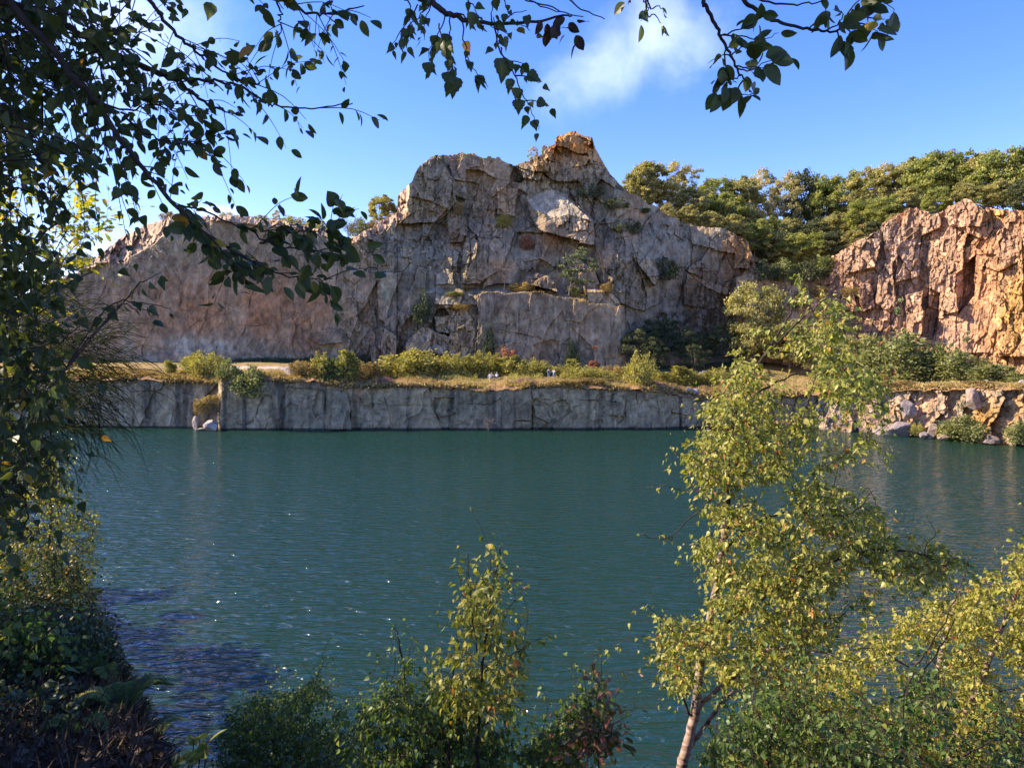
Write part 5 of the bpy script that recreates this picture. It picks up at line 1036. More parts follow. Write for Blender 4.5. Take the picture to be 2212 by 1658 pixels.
fill_crown('birch_tree', bs, limbs, crown, 1800, rng, 'birch_leaf', T_BIRCH_S, .046, Y - .15, .42, 15, 'bark', trunk=(trk, rad), bark_trunk='birch_bark', tone=.46, gap=.37, shoots=14, thin=(540, 150), extra=ex, label='tall sunlit birch with pale leaning trunk, right of centre before the lake')
# ---- the birches behind it on the right -----------------------------------
Y = 9.0; bs = on_bank(1970, Y)
trk = [bs - np.array([0, 0, .2])] + list(pts([(1985, 1690), (1996, 1570), (2018, 1480), (2040, 1390), (2058, 1320), (2075, 1270)], Y))
fill_crown('birch_tree', bs, [(pts([(2018, 1480), (1930, 1420), (1850, 1400), (1760, 1450)], Y), .014, .004), (pts([(2000, 1560), (1900, 1560), (1800, 1560), (1700, 1600)], Y), .012, .004)],
           [(1960, 1340), (2000, 1295), (2060, 1260), (2110, 1260), (2120, 1700), (1540, 1700), (1590, 1560), (1660, 1500), (1760, 1430), (1860, 1390)], 1250, rng, 'birch_leaf_gold', T_BIRCH_S, .058, Y, .55, 14, trunk=(trk, [.06, .055, .05, .045, .038, .03, .02]), bark_trunk='birch_bark', tone=.42, gap=.30, label='golden birch with white trunk behind the tall birch, lower right', twig_r=.005)
Y = 8.2; bs = on_bank(2040, Y)
trk = [bs - np.array([0, 0, .2])] + list(pts([(2046, 1690), (2060, 1600), (2085, 1540), (2130, 1440), (2170, 1340), (2200, 1260)], Y))
fill_crown('birch_tree', bs, [(pts([(2085, 1540), (2140, 1500), (2220, 1480)], Y), .012, .004)], [(2080, 1300), (2120, 1250), (2170, 1215), (2230, 1170), (2300, 1150), (2330, 1700), (2060, 1700), (2060, 1500)], 850, rng, 'birch_leaf_gold', T_BIRCH_S, .056, Y, .5, 14, trunk=(trk, [.05, .045, .04, .036, .03, .02, .012]), bark_trunk='birch_bark', tone=.5, gap=.26, label='bright yellow birch cut by the right edge of the photo', twig_r=.005,
           extra=[(pts([(2240, 1120), (2205, 1085), (2190, 1062)], Y), 5), (pts([(2250, 1180), (2200, 1150), (2185, 1140)], Y), 5)])
# ---- shaded saplings in front of them -------------------------------------
Y = 4.6; bs = on_bank(1930, Y)
fill_crown('birch_sapling', bs, [(pts([(1950, 1560), (1975, 1480), (2030, 1400), (2062, 1330)], Y), .008, .002), (pts([(2010, 1700), (2100, 1620), (2211, 1580)], Y), .010, .003)], [(1760, 1520), (1900, 1480), (2000, 1440), (2060, 1480), (2211, 1540), (2260, 1700), (1720, 1720)], 420, rng, 'birch_leaf_green', T_BIRCH_S, .044, Y, .35, 9,
           trunk=([bs - np.array([0, 0, .2])] + list(pts([(1940, 1700), (1950, 1560), (1960, 1480), (1990, 1420), (2040, 1340), (2080, 1250), (2090, 1195)], Y)), [.014, .013, .011, .009, .007, .005, .003, .002]), tone=.4, gap=.34, shoots=45, label='shaded sapling with thin dark stem crossing the golden birches, lower right')
Y = 4.9; bs = on_bank(1660, Y)
fill_crown('birch_sapling', bs, [(pts([(1665, 1600), (1720, 1540), (1770, 1500)], Y), .006, .002)], [(1560, 1540), (1650, 1490), (1740, 1480), (1800, 1540), (1830, 1720), (1500, 1720), (1520, 1620)], 330, rng, 'birch_leaf_green', T_BIRCH_S, .046, Y, .3, 9, trunk=([bs - np.array([0, 0, .2])] + list(pts([(1655, 1700), (1665, 1600), (1690, 1520), (1700, 1470)], Y)), [.012, .010, .008, .005, .003]), tone=.45, gap=.30, shoots=40, label='shaded green sapling at the foot of the tall birch')
# ---- sapling in the middle ------------------------------------------------
Y = 5.0; bs = on_bank(1035, Y)
stem = [bs - np.array([0, 0, .2])] + list(pts([(1030, 1700)] + e6([(870, 1400), (890, 1100), (925, 800), (955, 600), (985, 460), (1002, 385)]), Y))
fill_crown('birch_sapling', bs, [(pts([(970, 1690)] + e6([(710, 1250), (750, 1000), (800, 800), (870, 570)]), Y + .15), .009, .002), (pts(e6([(860, 1000), (830, 750), (815, 560), (803, 440)]), Y - .1), .005, .0015), (pts(e6([(900, 1150), (980, 1060), (1090, 1000, -.1), (1180, 940, -.2), (1255, 890, -.2)]), Y), .005, .0015), (pts(e6([(930, 800), (980, 690), (1040, 600), (1110, 605)]), Y), .004, .0012), (pts(e6([(880, 1200), (960, 1150), (1080, 900), (1160, 780)]), Y + .2), .004, .0012)],
           e6([(800, 640), (860, 600), (960, 600), (1060, 640), (1090, 740), (1060, 880), (1130, 1000), (1160, 1100), (1130, 1200), (1000, 1350), (800, 1400), (640, 1250), (600, 1060), (720, 1000), (740, 800)]), 150, rng, 'birch_leaf', T_BIRCH, .054, Y, .18, 10, trunk=(stem, [.016, .015, .013, .011, .008, .006, .004, .002]), tone=.42, gap=.25, hang=1.0,
           extra=[(pts(e6([(950, 640), (975, 520), (1000, 395)]), Y), 12), (pts(e6([(820, 620), (808, 520), (802, 442)]), Y), 8), (pts(e6([(1090, 1000), (1180, 940), (1280, 895)]), Y - .1), 14), (pts(e6([(900, 640), (915, 560), (912, 510)]), Y), 7), (pts(e6([(1040, 610), (1080, 590), (1125, 602)]), Y), 7)], label='young birch with sunlit tip rising from the bottom centre against the water')
Y = 5.4
for nm, root, tr_, poly, nn_, m_, lab, tn in [
    ('birch_sapling', 860, [(868, 1700), (880, 1560), (872, 1450), (860, 1380), (850, 1345)], e6([(300, 1180), (400, 1050), (500, 1100), (640, 1200), (700, 1400), (720, 1700), (200, 1700), (180, 1400)]), 230, 'birch_leaf_green', 'green sapling left of the young sunlit birch, with one tall tip', .45),
    ('birch_sapling', 960, [(955, 1700), (965, 1600), (985, 1520)], e6([(520, 1300), (700, 1250), (900, 1250), (1080, 1300), (1100, 1450), (1000, 1700), (560, 1700)]), 210, 'birch_leaf_green', 'shaded birch thicket around the stem of the young sunlit birch', .5),
    ('birch_sapling', 1215, [(1205, 1720), (1230, 1600), (1262, 1520), (1285, 1480)], e6([(1430, 1330), (1500, 1200), (1560, 1180), (1580, 1280), (1520, 1380), (1500, 1500), (1420, 1700), (1150, 1700), (1080, 1560), (1200, 1420), (1330, 1400)]), 230, 'birch_leaf_green', 'low birch sprays left of the red tipped oak sprig', .5)]:
    bs = on_bank(root, Y)
    fill_crown(nm, bs, [], poly, nn_, rng, m_, T_BIRCH_S, .048, Y, .25, 9, trunk=([bs - np.array([0, 0, .2])] + list(pts(tr_, Y)), list(np.linspace(.014, .003, len(tr_) + 1))), tone=tn, label=lab, hang=1.0,
               extra=[(pts(e6([(440, 1050), (410, 950), (390, 835)]), Y), 11), (pts(e6([(470, 1100), (480, 980), (505, 900)]), Y), 6)] if root == 860 else ())
Y = 8.5; bs = on_bank(600, Y)
fill_crown('willow_bush', bs, [(pts([(640, 1690), (660, 1560), (690, 1450), (705, 1410)], Y), .010, .002)], e5([(1280, 1330), (1380, 1300), (1450, 1230), (1560, 1270), (1680, 1200), (1800, 1150), (1900, 1250), (2050, 1300), (2100, 1700), (1230, 1700), (1270, 1500)]), 1150, rng, 'birch_leaf_green', T_BIRCH_S, .042, Y, .5, 9, trunk=([bs - np.array([0, 0, .2])] + list(pts([(600, 1700), (590, 1600), (580, 1520)], Y)), [.03, .02, .015, .008]), tone=.45, label='grey green bush of small leaves at bottom left of centre before the water', cat='shrub',
           extra=[(pts(e5([(1740, 1250), (1800, 1130), (1840, 980), (1880, 910)]), Y), 16), (pts(e5([(1780, 1180), (1730, 1090), (1700, 1050)]), Y), 8), (pts(e5([(1840, 1080), (1890, 1030)]), Y), 6)])
# oak sprig with red tips
Y = 4.8; bs = on_bank(1290, Y)
fill_crown('oak_sapling', bs, [], e6([(1440, 1500), (1460, 1430), (1560, 1410), (1640, 1430), (1660, 1520), (1600, 1600), (1500, 1590)]), 26, rng, 'oak_leaf', T_OAK, .075, Y, .1, 9, trunk=([bs - np.array([0, 0, .2])] + list(pts(e6([(1550, 1800), (1545, 1600), (1550, 1450)]), Y)), [.008, .007, .005, .003]), tone=.62, label='small oak sprig with red tipped leaves at the bottom edge', hang=.1)
# ---- bushes of the left bank ------------------------------------------------
for nm, Y, root, trk_, poly, nn_, m_, tpl, ls, tn, lab in [
    ('birch_bush', 11.0, 60, [(70, 1420), (100, 1250), (110, 1100), (100, 1000)], [(0, 950), (80, 930), (150, 1010), (165, 1080), (200, 1110), (215, 1160), (200, 1250), (190, 1330), (60, 1400), (-120, 1420), (-120, 950)], 1100, 'birch_leaf_gold', T_BIRCH_S, .050, .34, 'tall sunlit bush with golden top standing over the water at left'),
    ('alder_bush', 9.5, 120, [(112, 1460), (118, 1300), (116, 1180)], [(0, 1230), (80, 1180), (180, 1200), (205, 1290), (235, 1340), (245, 1400), (235, 1470), (180, 1520), (-100, 1530), (-100, 1250)], 900, 'canopy_leaf', T_BIRCH_S, .050, .5, 'dark green bush below the golden bush, leaning over the water'),
    ('hazel_bush', 8.0, 190, [(200, 1560), (215, 1500), (225, 1440)], [(60, 1420), (150, 1400), (235, 1420), (262, 1470), (280, 1520), (250, 1580), (120, 1600), (40, 1560)], 330, 'canopy_leaf', T_OVAL, .060, .45, 'dark leafy bush at the foot of the left bank above the ferns'),
    ('bramble_bush', 6.5, 60, [(60, 1560), (70, 1480), (90, 1400)], [(-40, 1330), (60, 1330), (120, 1370), (160, 1420), (150, 1480), (60, 1520), (-60, 1520)], 160, 'birch_leaf_green', T_OVAL, .075, .5, 'broad leaved bramble on the left bank above the dry stems')]:
    bs = on_bank(root, Y)
    fill_crown(nm, bs, [], poly, nn_, rng, m_, tpl, ls, Y, .5 if Y > 8 else .3, 10, trunk=([bs - np.array([0, 0, .2])] + list(pts(trk_, Y)), list(np.linspace(.035, .008, len(trk_) + 1))), tone=tn, label=lab, cat='shrub', twig_r=.006)
# ferns
def fern(loc, n, L_, seed, label, group=None):
    rng = np.random.default_rng(seed); o = empty('fern', loc)
    for i in range(n):
        an = rng.uniform(0, 6.28); l_ = L_ * rng.uniform(.7, 1.1)
        q = curve([(0, 0, 0), (math.cos(an) * l_ * .45, math.sin(an) * l_ * .45, l_ * .5), (math.cos(an) * l_, math.sin(an) * l_, l_ * .28)], 8)
        mb = MB(); mb.tube(q, taper(len(q), .004, .001), 4, .2)
        k = 44; f = np.linspace(.12, .99, k) * (len(q) - 1); ii = np.clip(f.astype(int), 0, len(q) - 2); p = q[ii] + (q[ii + 1] - q[ii]) * (f - ii)[:, None]; t = unit(q[ii + 1] - q[ii]); s = unit(np.cross(t, np.array([0, 0, 1.])))
        w = .26 * l_ * np.sin(np.linspace(.25, 3.1, k)) ** .8 + .01
        for sg in (1, -1): mb.leaves(T_NEEDLE, p, s * sg + t * .35 + rng.normal(size=(k, 3)) * .06, np.cross(s, t) + rng.normal(size=(k, 3)) * .1, w, np.clip(.5 + .1 * sg + .2 * rng.normal(), 0, 1), 1.1)
        mb.build('frond', M['fern'], o)
    return tag(o, label, 'fern', group)
for bx_, by_, Y, n_, L_, lab in [(245, 1575, 5.6, 11, .40, 'largest fern arching over the water at bottom left'), (190, 1530, 6.4, 8, .34, 'smaller fern just behind the largest fern'), (300, 1640, 5.2, 8, .30, 'fern at the bottom edge right of the largest fern'), (130, 1610, 5.0, 7, .28, 'fern left of the largest fern among dry stems')]:
    g_ = on_bank(bx_, Y); g_[2] = max(g_[2] - .02, at(bx_, by_, Y)[2] - .15); fern(g_, n_, L_, int(bx_), lab)
# litter, dry stems and low leaves on the left bank
rng = np.random.default_rng(131); mb = MB(); n_ = 24000
y_ = rng.uniform(3.6, 10.3, n_); x_ = -2.05 - .66 * (y_ - 5) - np.abs(rng.normal(0, 1.8, n_)); P = np.stack([x_, y_, bank_z(x_, y_)], -1)
mb.leaves(T_NEEDLE, P, rdir(n_, rng) + np.array([.1, 0, .25]), rdir(n_, rng), rng.uniform(.05, .24, n_), np.clip(.4 + .3 * rng.normal(size=n_), 0, 1), .22)
mb.leaves(T_OVAL, P[:5000] + np.array([0, 0, .03]), rdir(5000, rng) * np.array([1, 1, .35]), rdir(5000, rng) + np.array([0, 0, 1.2]), rng.uniform(.04, .09, 5000), np.clip(.4 + .3 * rng.normal(size=5000), 0, 1))
tag(mb.build('leaf_litter', M['litter']), 'dry stems and fallen leaves covering the left bank', 'leaf litter', kind='stuff')
mb = MB(); n_ = 26000; y_ = rng.uniform(3.8, 11, n_); x_ = -1.95 - .66 * (y_ - 5) - np.abs(rng.normal(0, 1.2, n_)); k_ = fbm(x_ * .9, y_ * .9, 3, 620) > -.12; x_ = x_[k_]; y_ = y_[k_]; n_ = len(x_)
P = np.stack([x_, y_, bank_z(x_, y_) + rng.uniform(.02, .35, n_)], -1)
mb.leaves(T_OVAL, P, rdir(n_, rng), rdir(n_, rng) + np.array([0, -.3, 1.]), rng.uniform(.028, .055, n_), np.clip(.45 + .25 * rng.normal(size=n_), 0, 1))
tag(mb.build('ground_cover', M['ivy']), 'low green leaves growing on the left bank', 'ground cover', kind='stuff')
# plant with broad yellowing leaves
rng = np.random.default_rng(141); Y = 4.4; bs = on_bank(430, Y); o = empty('broad_leaved_plant', bs); mb = MB(); st = MB()
for (a, b_) in [((1120, 1700), (1130, 1490)), ((1150, 1700), (1170, 1510)), ((1080, 1700), (1095, 1500))]:
    q = np.concatenate([[bs], curve(pts(e5([a, ((a[0] + b_[0]) / 2 + 5, (a[1] + b_[1]) / 2), b_]), Y), 3)]); st.tube(q, taper(len(q), .006, .003), 5); leaf_along(mb, q, 8, rng, T_OVAL, .10, .6, .5, .55)
st.build('stem', M['bark'], o, bs); mb.build('leaves', M['birch_leaf'], o, bs); tag(o, 'small plant with yellowing broad leaves on dark stems at the bottom edge', 'plant')
# ---- broom on the left --------------------------------------------------------
rng = np.random.default_rng(151); Y = 5.0; bs = on_bank(-150, Y); o = empty('broom_bush', bs); mb = MB(); st = MB()
root = at(-60, 1150, Y); q = curve([bs, (bs + root) / 2 + np.array([.05, 0, 0]), root, at(10, 900, Y), at(60, 820, Y)], 5); st.tube(q, taper(len(q), .03, .010), 7); st.build('stem', M['bark'], o, bs, True)
for (cx_, cy_, n_, ang, ln, sp) in [(90, 760, 120, -.15, 190, .55), (110, 850, 120, .1, 190, .5), (60, 690, 70, -.45, 180, .5), (140, 900, 110, .75, 120, .45), (190, 800, 90, .25, 110, .45), (30, 950, 70, .6, 200, .6), (200, 720, 60, -.2, 90, .5)]:
    for i in range(n_):
        a = ang + rng.normal() * sp; l_ = ln * rng.uniform(.4, 1.05); x0 = cx_ + rng.normal() * 45; y0 = cy_ + rng.normal() * 38; dY = rng.normal() * .3
        mid = (x0 + math.cos(a) * l_ * .5, y0 + math.sin(a) * l_ * .5 - 6); e_ = (x0 + math.cos(a + .12) * l_, y0 + math.sin(a + .12) * l_ + l_ * .06)
        qq = curve([at(x0, y0, Y + dY), at(*mid, Y + dY * 1.1), at(*e_, Y + dY * 1.2)], 3); mb.tube(qq, taper(len(qq), .0032, .0012), 3, np.clip(.4 + .25 * rng.normal(), 0, 1))
mb.build('shoots', M['broom'], o, bs); tag(o, 'broom bush with thin green shoots sticking out from the left edge', 'broom')
# ---- tree over the camera: trunk left of the frame, boughs hanging into it ----
rng = np.random.default_rng(161)
def sprays(mb, tw, q, n_side, rng, tpl, size, tone, k=7, ln=(.12, .35), hang=.45, r=.003, f0=.15):
    """side twigs with leaves along a bough"""
    for i in range(n_side):
        f = rng.uniform(f0, 1) * (len(q) - 1); j = min(int(f), len(q) - 2); a = q[j] + (q[j + 1] - q[j]) * (f - j); t = unit(q[j + 1] - q[j])
        d = unit(t * .8 + rng.normal(size=3) * np.array([.6, .45, .6]) + np.array([0, 0, -.12])); l_ = rng.uniform(*ln)
        q2 = curve([a, a + d * l_ * .55 + np.array([0, 0, .01]), a + d * l_ + np.array([0, 0, -.10 * l_])], 3); tw.tube(q2, taper(len(q2), r, r * .4), 4)
        leaf_along(mb, q2, max(2, int(k * rng.uniform(.6, 1.3))), rng, tpl, size, tone, hang, .2, .010, .006, face=(0, -.4, .5))
tb = np.array([-3.3, 1.2, float(bank_z(-3.3, 1.2))])
o = empty('overhanging_tree', tb)
t = MB(); q = curve([tb - np.array([0, 0, .3]), tb + np.array([.1, .1, 1.6]), tb + np.array([-.1, .2, 3.4]), tb + np.array([.2, .3, 5.2])], 6); t.tube(q, taper(len(q), .15, .08), 10); t.build('trunk', M['bark'], o, tb, True)
boughs = [([(-3.25, 1.5, 15.2), at(-120, -30, 2.9)] + list(pts(e1([(0, 10), (280, 90), (480, 210), (700, 330), (1000, 455), (1200, 600), (1330, 650)]), 2.9)), .022, .003, 22),
          (list(pts(e1([(700, 330), (850, 400), (1000, 455), (1180, 465), (1360, 490), (1500, 570), (1600, 610), (1800, 628), (2035, 597)]), 2.9)), .008, .0022, 5),
          (list(pts(e1([(60, 20), (300, 280), (430, 450), (560, 600), (700, 810), (900, 1060), (1060, 1230), (1200, 1360), (1330, 1440)]), 2.7)), .014, .005, 22),
          (list(pts(e1([(480, 190), (560, 300), (640, 380), (760, 540), (880, 700)]), 3.0)), .007, .002, 12),
          (list(pts(e1([(480, 170), (600, 200), (700, 190), (850, 180)]), 3.1)), .006, .002, 9),
          (list(pts(e1([(760, -80), (900, 60), (1050, 230), (1150, 310), (1350, 450), (1500, 485)]), 2.8)), .009, .002, 16),
          (list(pts(e1([(1200, -120), (1400, -40), (1640, 10), (1800, 80), (1950, 70), (2100, 35)]), 2.6)), .008, .002, 13),
          (list(pts(e1([(1590, -20), (1610, 80), (1620, 150), (1605, 260)]), 2.6)), .004, .0015, 5),
          (list(pts(e1([(700, 650), (820, 760), (1000, 830), (1180, 810)]), 2.8)), .005, .002, 13), (list(pts(e1([(560, 600), (760, 640), (900, 610), (1080, 680)]), 3.0)), .005, .002, 13)]
tw = MB(); lf = MB()
for lp, r0, r1, ns in boughs:
    q = curve(lp, 6, .004, rng); b2 = MB(); b2.tube(q, taper(len(q), r0, r1), 7); b2.build('branch', M['bark'], o, tb, True); sprays(lf, tw, q, int(ns * 1.15), rng, T_OVAL, .052, .45, 6, (.08, .28), r=.0022)
# lower end of the long bough: leaves in front of the left cliff
for lp in [[(1030, 1180), (1200, 1230), (1400, 1310), (1600, 1330), (1750, 1310)], [(1330, 1440), (1480, 1520), (1650, 1590), (1800, 1610), (1920, 1612)], [(1200, 1360), (1300, 1460), (1350, 1530)], [(1400, 1300), (1600, 1420), (1800, 1440), (1950, 1420)], [(1060, 1230), (1120, 1330)], [(1500, 1400), (1650, 1350), (1850, 1330), (1930, 1290)]]:
    q = curve(pts(e1(lp), 2.55), 5, .004, rng); tw.tube(q, taper(len(q), .004, .0015), 5)
    leaf_along(lf, q, 11, rng, T_OVAL, .066, .5, .35, .1, .012, .012, face=(0, -.6, .5)); sprays(lf, tw, q, 5, rng, T_OVAL, .062, .55, 6, (.06, .2), r=.002)
tw.build('twigs', M['bark'], o, tb); lf.build('leaves', M['canopy_leaf'], o, tb)
# its dense crown down the left edge and above, partly outside the photo
tw = MB(); lf = MB(); poly = [(-160, -80), (470, -80), (470, 30), (420, 70), (300, 100), (250, 170), (215, 260), (205, 360), (185, 420), (190, 480), (160, 560), (120, 640), (-20, 700), (-160, 700)]
xy = sample_poly(poly, 700, rng); wx = np.clip(1.2 - xy[:, 0] / 260, .12, 1); k_ = rng.uniform(size=len(xy)) < wx * np.clip(1.3 - xy[:, 1] / 900, .4, 1); xy = xy[k_]
C_ = at(xy[:, 0], xy[:, 1], rng.uniform(2.6, 4.2, len(xy)))
for c_ in C_:
    l_ = rng.uniform(.2, .45); d = unit(np.array([.5, 0, -.55]) + rng.normal(size=3) * .4); q2 = curve([c_ - d * l_, c_ - d * l_ * .4 + np.array([0, 0, .02]), c_], 3); tw.tube(q2, taper(len(q2), .004, .0015), 4); leaf_along(lf, q2, int(rng.uniform(5, 10)), rng, T_BIRCH_S, .062, .4, .7, .1, .012, .012, face=(0, -.3, .5))
for _ in range(13):      # hanging cords of twigs
    x0 = rng.uniform(0, 240); y0 = rng.uniform(-60, 250); q2 = curve(pts([(x0, y0), (x0 + rng.uniform(0, 50), y0 + 120), (x0 + rng.uniform(0, 90), y0 + rng.uniform(220, 380))], rng.uniform(2.6, 3.4)), 5, .004, rng); tw.tube(q2, taper(len(q2), .004, .0015), 4); leaf_along(lf, q2, 9, rng, T_BIRCH_S, .060, .4, .8, .2, .012, .01, face=(0, -.3, .5))
tw.build('hanging_twigs', M['bark'], o, tb); lf.build('dense_foliage', M['canopy_leaf'], o, tb)
lf = MB(); n_ = 5200; P = np.stack([rng.uniform(-6.5, 2.2, n_), rng.uniform(-1.5, 4.3, n_), rng.uniform(17.2, 18.6, n_)], -1)  # unseen leaves added overhead and to the left to shade the boughs
P2 = np.stack([rng.normal(-5.2, 1.0, 3800).clip(-7.5, -3.4), rng.uniform(.2, 4.6, 3800), rng.uniform(13.6, 18.2, 3800)], -1); P = np.concatenate([P, P2]); n_ = len(P)
lf.leaves(T_OVAL, P, rdir(n_, rng), rdir(n_, rng) + np.array([0, 0, .8]), rng.uniform(.14, .22, n_), np.clip(.4 + .2 * rng.normal(size=n_), 0, 1)); lf.build('crown', M['canopy_leaf'], o, tb)
tag(o, 'dark tree overhead whose leafy boughs hang across the left of the sky', 'tree')
# unseen tree added outside the frame at left to shade the bank
sb = np.array([-7.6, 6.0, float(bank_z(-7.6, 6.0))]); o = empty('added_shade_tree', sb); t = MB(); q = curve([sb - np.array([0, 0, .3]), sb + np.array([.1, 0, 2]), sb + np.array([0, .2, 4.5])], 5); t.tube(q, taper(len(q), .14, .06), 8); t.build('trunk', M['bark'], o, sb)
lf = MB(); n_ = 5200; P = np.stack([rng.normal(-7.4, .9, n_).clip(-10, -5.6), rng.uniform(3.2, 9.2, n_), rng.uniform(11.4, 15.2, n_)], -1); k_ = fbm(P[:, 1] * 1.1, P[:, 2] * 1.1, 3, 640) > -.12; P = P[k_]; n_ = len(P)
lf.leaves(T_OVAL, P, rdir(n_, rng), rdir(n_, rng) + np.array([0, 0, .8]), rng.uniform(.14, .24, n_), np.clip(.4 + .2 * rng.normal(size=n_), 0, 1)); lf.build('crown', M['canopy_leaf'], o, sb); tag(o, 'unseen leafy tree added beyond the left edge to shade the bank', 'tree')
# unseen tall trees added along the left shore to shade the near water
for x_, y_, h_, k_, lab in [(-20.5, 16.5, 14, 'd2', 'unseen dark tree added beyond the left edge, closest to the left bank'), (-24.5, 23, 13, 'd1', 'unseen dark tree added beyond the left edge, nearest the camera'), (-29, 31, 12, 'ash', 'unseen thin pale tree added beyond the left edge, second along the shore'), (-33, 37, 11, 'ash', 'unseen thin pale tree added beyond the left edge, farthest along the shore'), (-28, 18, 14, 'd1', 'unseen dark tree added behind the nearest one on the left shore')]:
    z_ = float(bank_z(x_, y_)); place(RT.get(k_) or HT[k_], 'added_shore_tree', (x_, y_, z_), (h_ / 8 * 1.2, h_ / 8 * 1.2, h_ / 8) if k_ in RT else (h_ / 10 * 1.3, h_ / 10 * 1.3, h_ / 10), x_, lab, 'tree', 'unseen trees added on the left shore')
# birch leaves at the left edge, hanging lower
rng = np.random.default_rng(171); Y = 3.4
tb2 = np.array([-3.6, 3.0, float(bank_z(-3.6, 3.0))]); 
fill_crown('birch_tree', tb2, [(pts([(-260, 500), (-60, 640), (60, 800), (110, 940)], Y), .012, .003), (pts([(-260, 900), (-80, 960), (40, 1060), (60, 1160)], Y), .010, .003)], [(-60, 560), (90, 600), (200, 640), (180, 720), (110, 760), (150, 860), (120, 960), (80, 1080), (40, 1180), (-60, 1220)], 150, rng, 'canopy_leaf', T_BIRCH, .060, Y, .35, 8,
           trunk=([tb2 - np.array([0, 0, .2]), tb2 + np.array([-.1, .1, 1.5]), tb2 + np.array([0, .2, 3.4])], [.06, .05, .03]), label='dark birch twigs with heart shaped leaves hanging down the left edge', tone=.45, hang=1.0,
           extra=[(pts(e4([(0, 435), (200, 430), (350, 390), (480, 310), (600, 230), (710, 165), (800, 95)]), Y - .4), 4), (pts(e4([(790, 100), (860, 40), (940, -10)]), Y - .4), 4), (pts(e4([(600, 230), (700, 160), (820, 160), (920, 180), (1010, 200)]), Y - .4), 7), (pts(e4([(680, 200), (800, 205), (900, 230)]), Y - .4), 3)])
# sunlit oak behind
Y = 8.5; bs = on_bank(-60, Y)
fill_crown('oak_tree', bs, [(pts([(-120, 800), (0, 620), (100, 500), (190, 455)], Y), .03, .006)], [(-80, 420), (120, 400), (190, 420), (240, 445), (230, 485), (190, 540), (160, 640), (120, 700), (-80, 760)], 110, rng, 'backlit_leaf', T_OAK, .11, Y, .4, 9, trunk=([bs, bs + np.array([0, 0, 2.0]), at(-130, 700, Y)], [.08, .07, .04]), label='sunlit yellow green oak glowing behind the dark leaves at left', tone=.5, hang=.1)
# ---- birch spray hanging at the top centre ---------------------------------------
rng = np.random.default_rng(181); Y = 1.9
bt = at(900, -260, Y); o = empty('birch_branch', bt); tw = MB(); lf = MB(); br = MB()
q = curve([bt] + list(pts(e8([(170, -60), (240, 10), (300, 55), (370, 80), (420, 92), (520, 100), (650, 95), (780, 72), (830, 68)]), Y)), 5, .002, rng); br.tube(q, taper(len(q), .010, .002), 7); br.build('branch', M['bark'], o, bt, True)
for lp, k in [([(240, 10), (190, 60), (140, 130), (125, 200)], 9), ([(240, 10), (215, 90), (210, 170)], 8), ([(300, 50), (275, 130), (235, 210), (225, 300)], 9), ([(310, 55), (315, 140), (300, 220), (330, 330)], 10), ([(370, 85), (375, 170), (390, 240), (420, 300), (450, 330)], 10), ([(200, 0), (230, -20), (190, 40)], 6), ([(490, 95), (490, 60), (495, -20)], 4), ([(510, 100), (515, 150), (505, 200)], 4), ([(530, 200), (545, 240), (600, 262), (625, 275)], 4),
              ([(590, 320), (640, 322), (695, 350)], 2), ([(360, -20), (410, 20), (430, 60)], 4), ([(540, -20), (545, 10), (560, 40)], 3), ([(350, 60), (400, 80), (470, 110), (570, 140)], 6), ([(540, 90), (580, 60), (640, 45)], 3), ([(120, -10), (150, 30), (150, 80), (140, 110)], 6), ([(320, 230), (325, 290), (320, 350)], 3), ([(270, 100), (290, 180), (310, 250)], 7), ([(600, 90), (620, 110), (655, 130)], 2), ([(610, 425), (660, 428), (735, 445)], 3), ([(180, 20), (110, 140), (70, 190)], 4)]:
    q = curve(pts(e8(lp), Y + rng.normal() * .06), 4, .002, rng); tw.tube(q, taper(len(q), .0022, .0008), 4); leaf_along(lf, q, k, rng, T_BIRCH, .034, .45, 1.3, .2, .010, .003, face=(0, -1.2, .1))
q = curve(pts(e8([(500, 100), (520, 200), (560, 270), (595, 330), (615, 390), (645, 430), (660, 480), (690, 548)]), Y), 4, .002, rng); tw.tube(q, taper(len(q), .0024, .0008), 4); leaf_along(lf, q, 6, rng, T_BIRCH, .036, .45, 1.3, .2, .010, .003, face=(0, -1.2, .1))
big = pts(e8([(545, 245), (330, 320), (640, 312), (605, 418), (668, 505), (680, 428), (225, 262), (440, 315)]), Y); mb_d = np.array([[-.1, 0, -1], [0, 0, -1], [.9, 0, -.4], [0, 0, -1], [.3, 0, -1], [.9, 0, -.25], [0, 0, -1], [0, 0, -1.]])
lf.leaves(T_BIRCH, big, mb_d, np.array([[0.2, -1, .1]] * 8) + rng.normal(size=(8, 3)) * .15, np.array([.064, .058, .044, .040, .030, .034, .04, .03]), .4, 1.1)
for lp, k in [([(650, 0), (700, 20), (800, 55), (878, 72)], 0), ([(820, 0), (870, 40), (968, 82)], 0), ([(590, -20), (700, 25), (780, 50)], 2)]:
    q = curve(pts(e8(lp), Y), 4, .002, rng); tw.tube(q, taper(len(q), .0022, .0012), 4)
tw.build('twigs', M['bark'], o, bt); lf.build('leaves', M['canopy_leaf'], o, bt)
dl = MB(); P = pts(e8([(700, 85), (725, 100), (745, 110), (720, 130), (760, 90), (800, 75), (815, 100), (830, 130), (845, 150), (800, 150), (860, 100), (850, 180), (770, 120)]), Y); n_ = len(P)
dl.leaves(T_OVAL, P, np.array([[.1, 0, -1.]] * n_) + rng.normal(size=(n_, 3)) * .7, np.array([[0, -1., .2]] * n_) + rng.normal(size=(n_, 3)) * .5, rng.uniform(.028, .05, n_), .15, .9); dl.build('dead_leaves', M['litter'], o, bt)
tag(o, 'birch branch with drooping serrated leaves hanging at the top centre of the sky', 'branch')
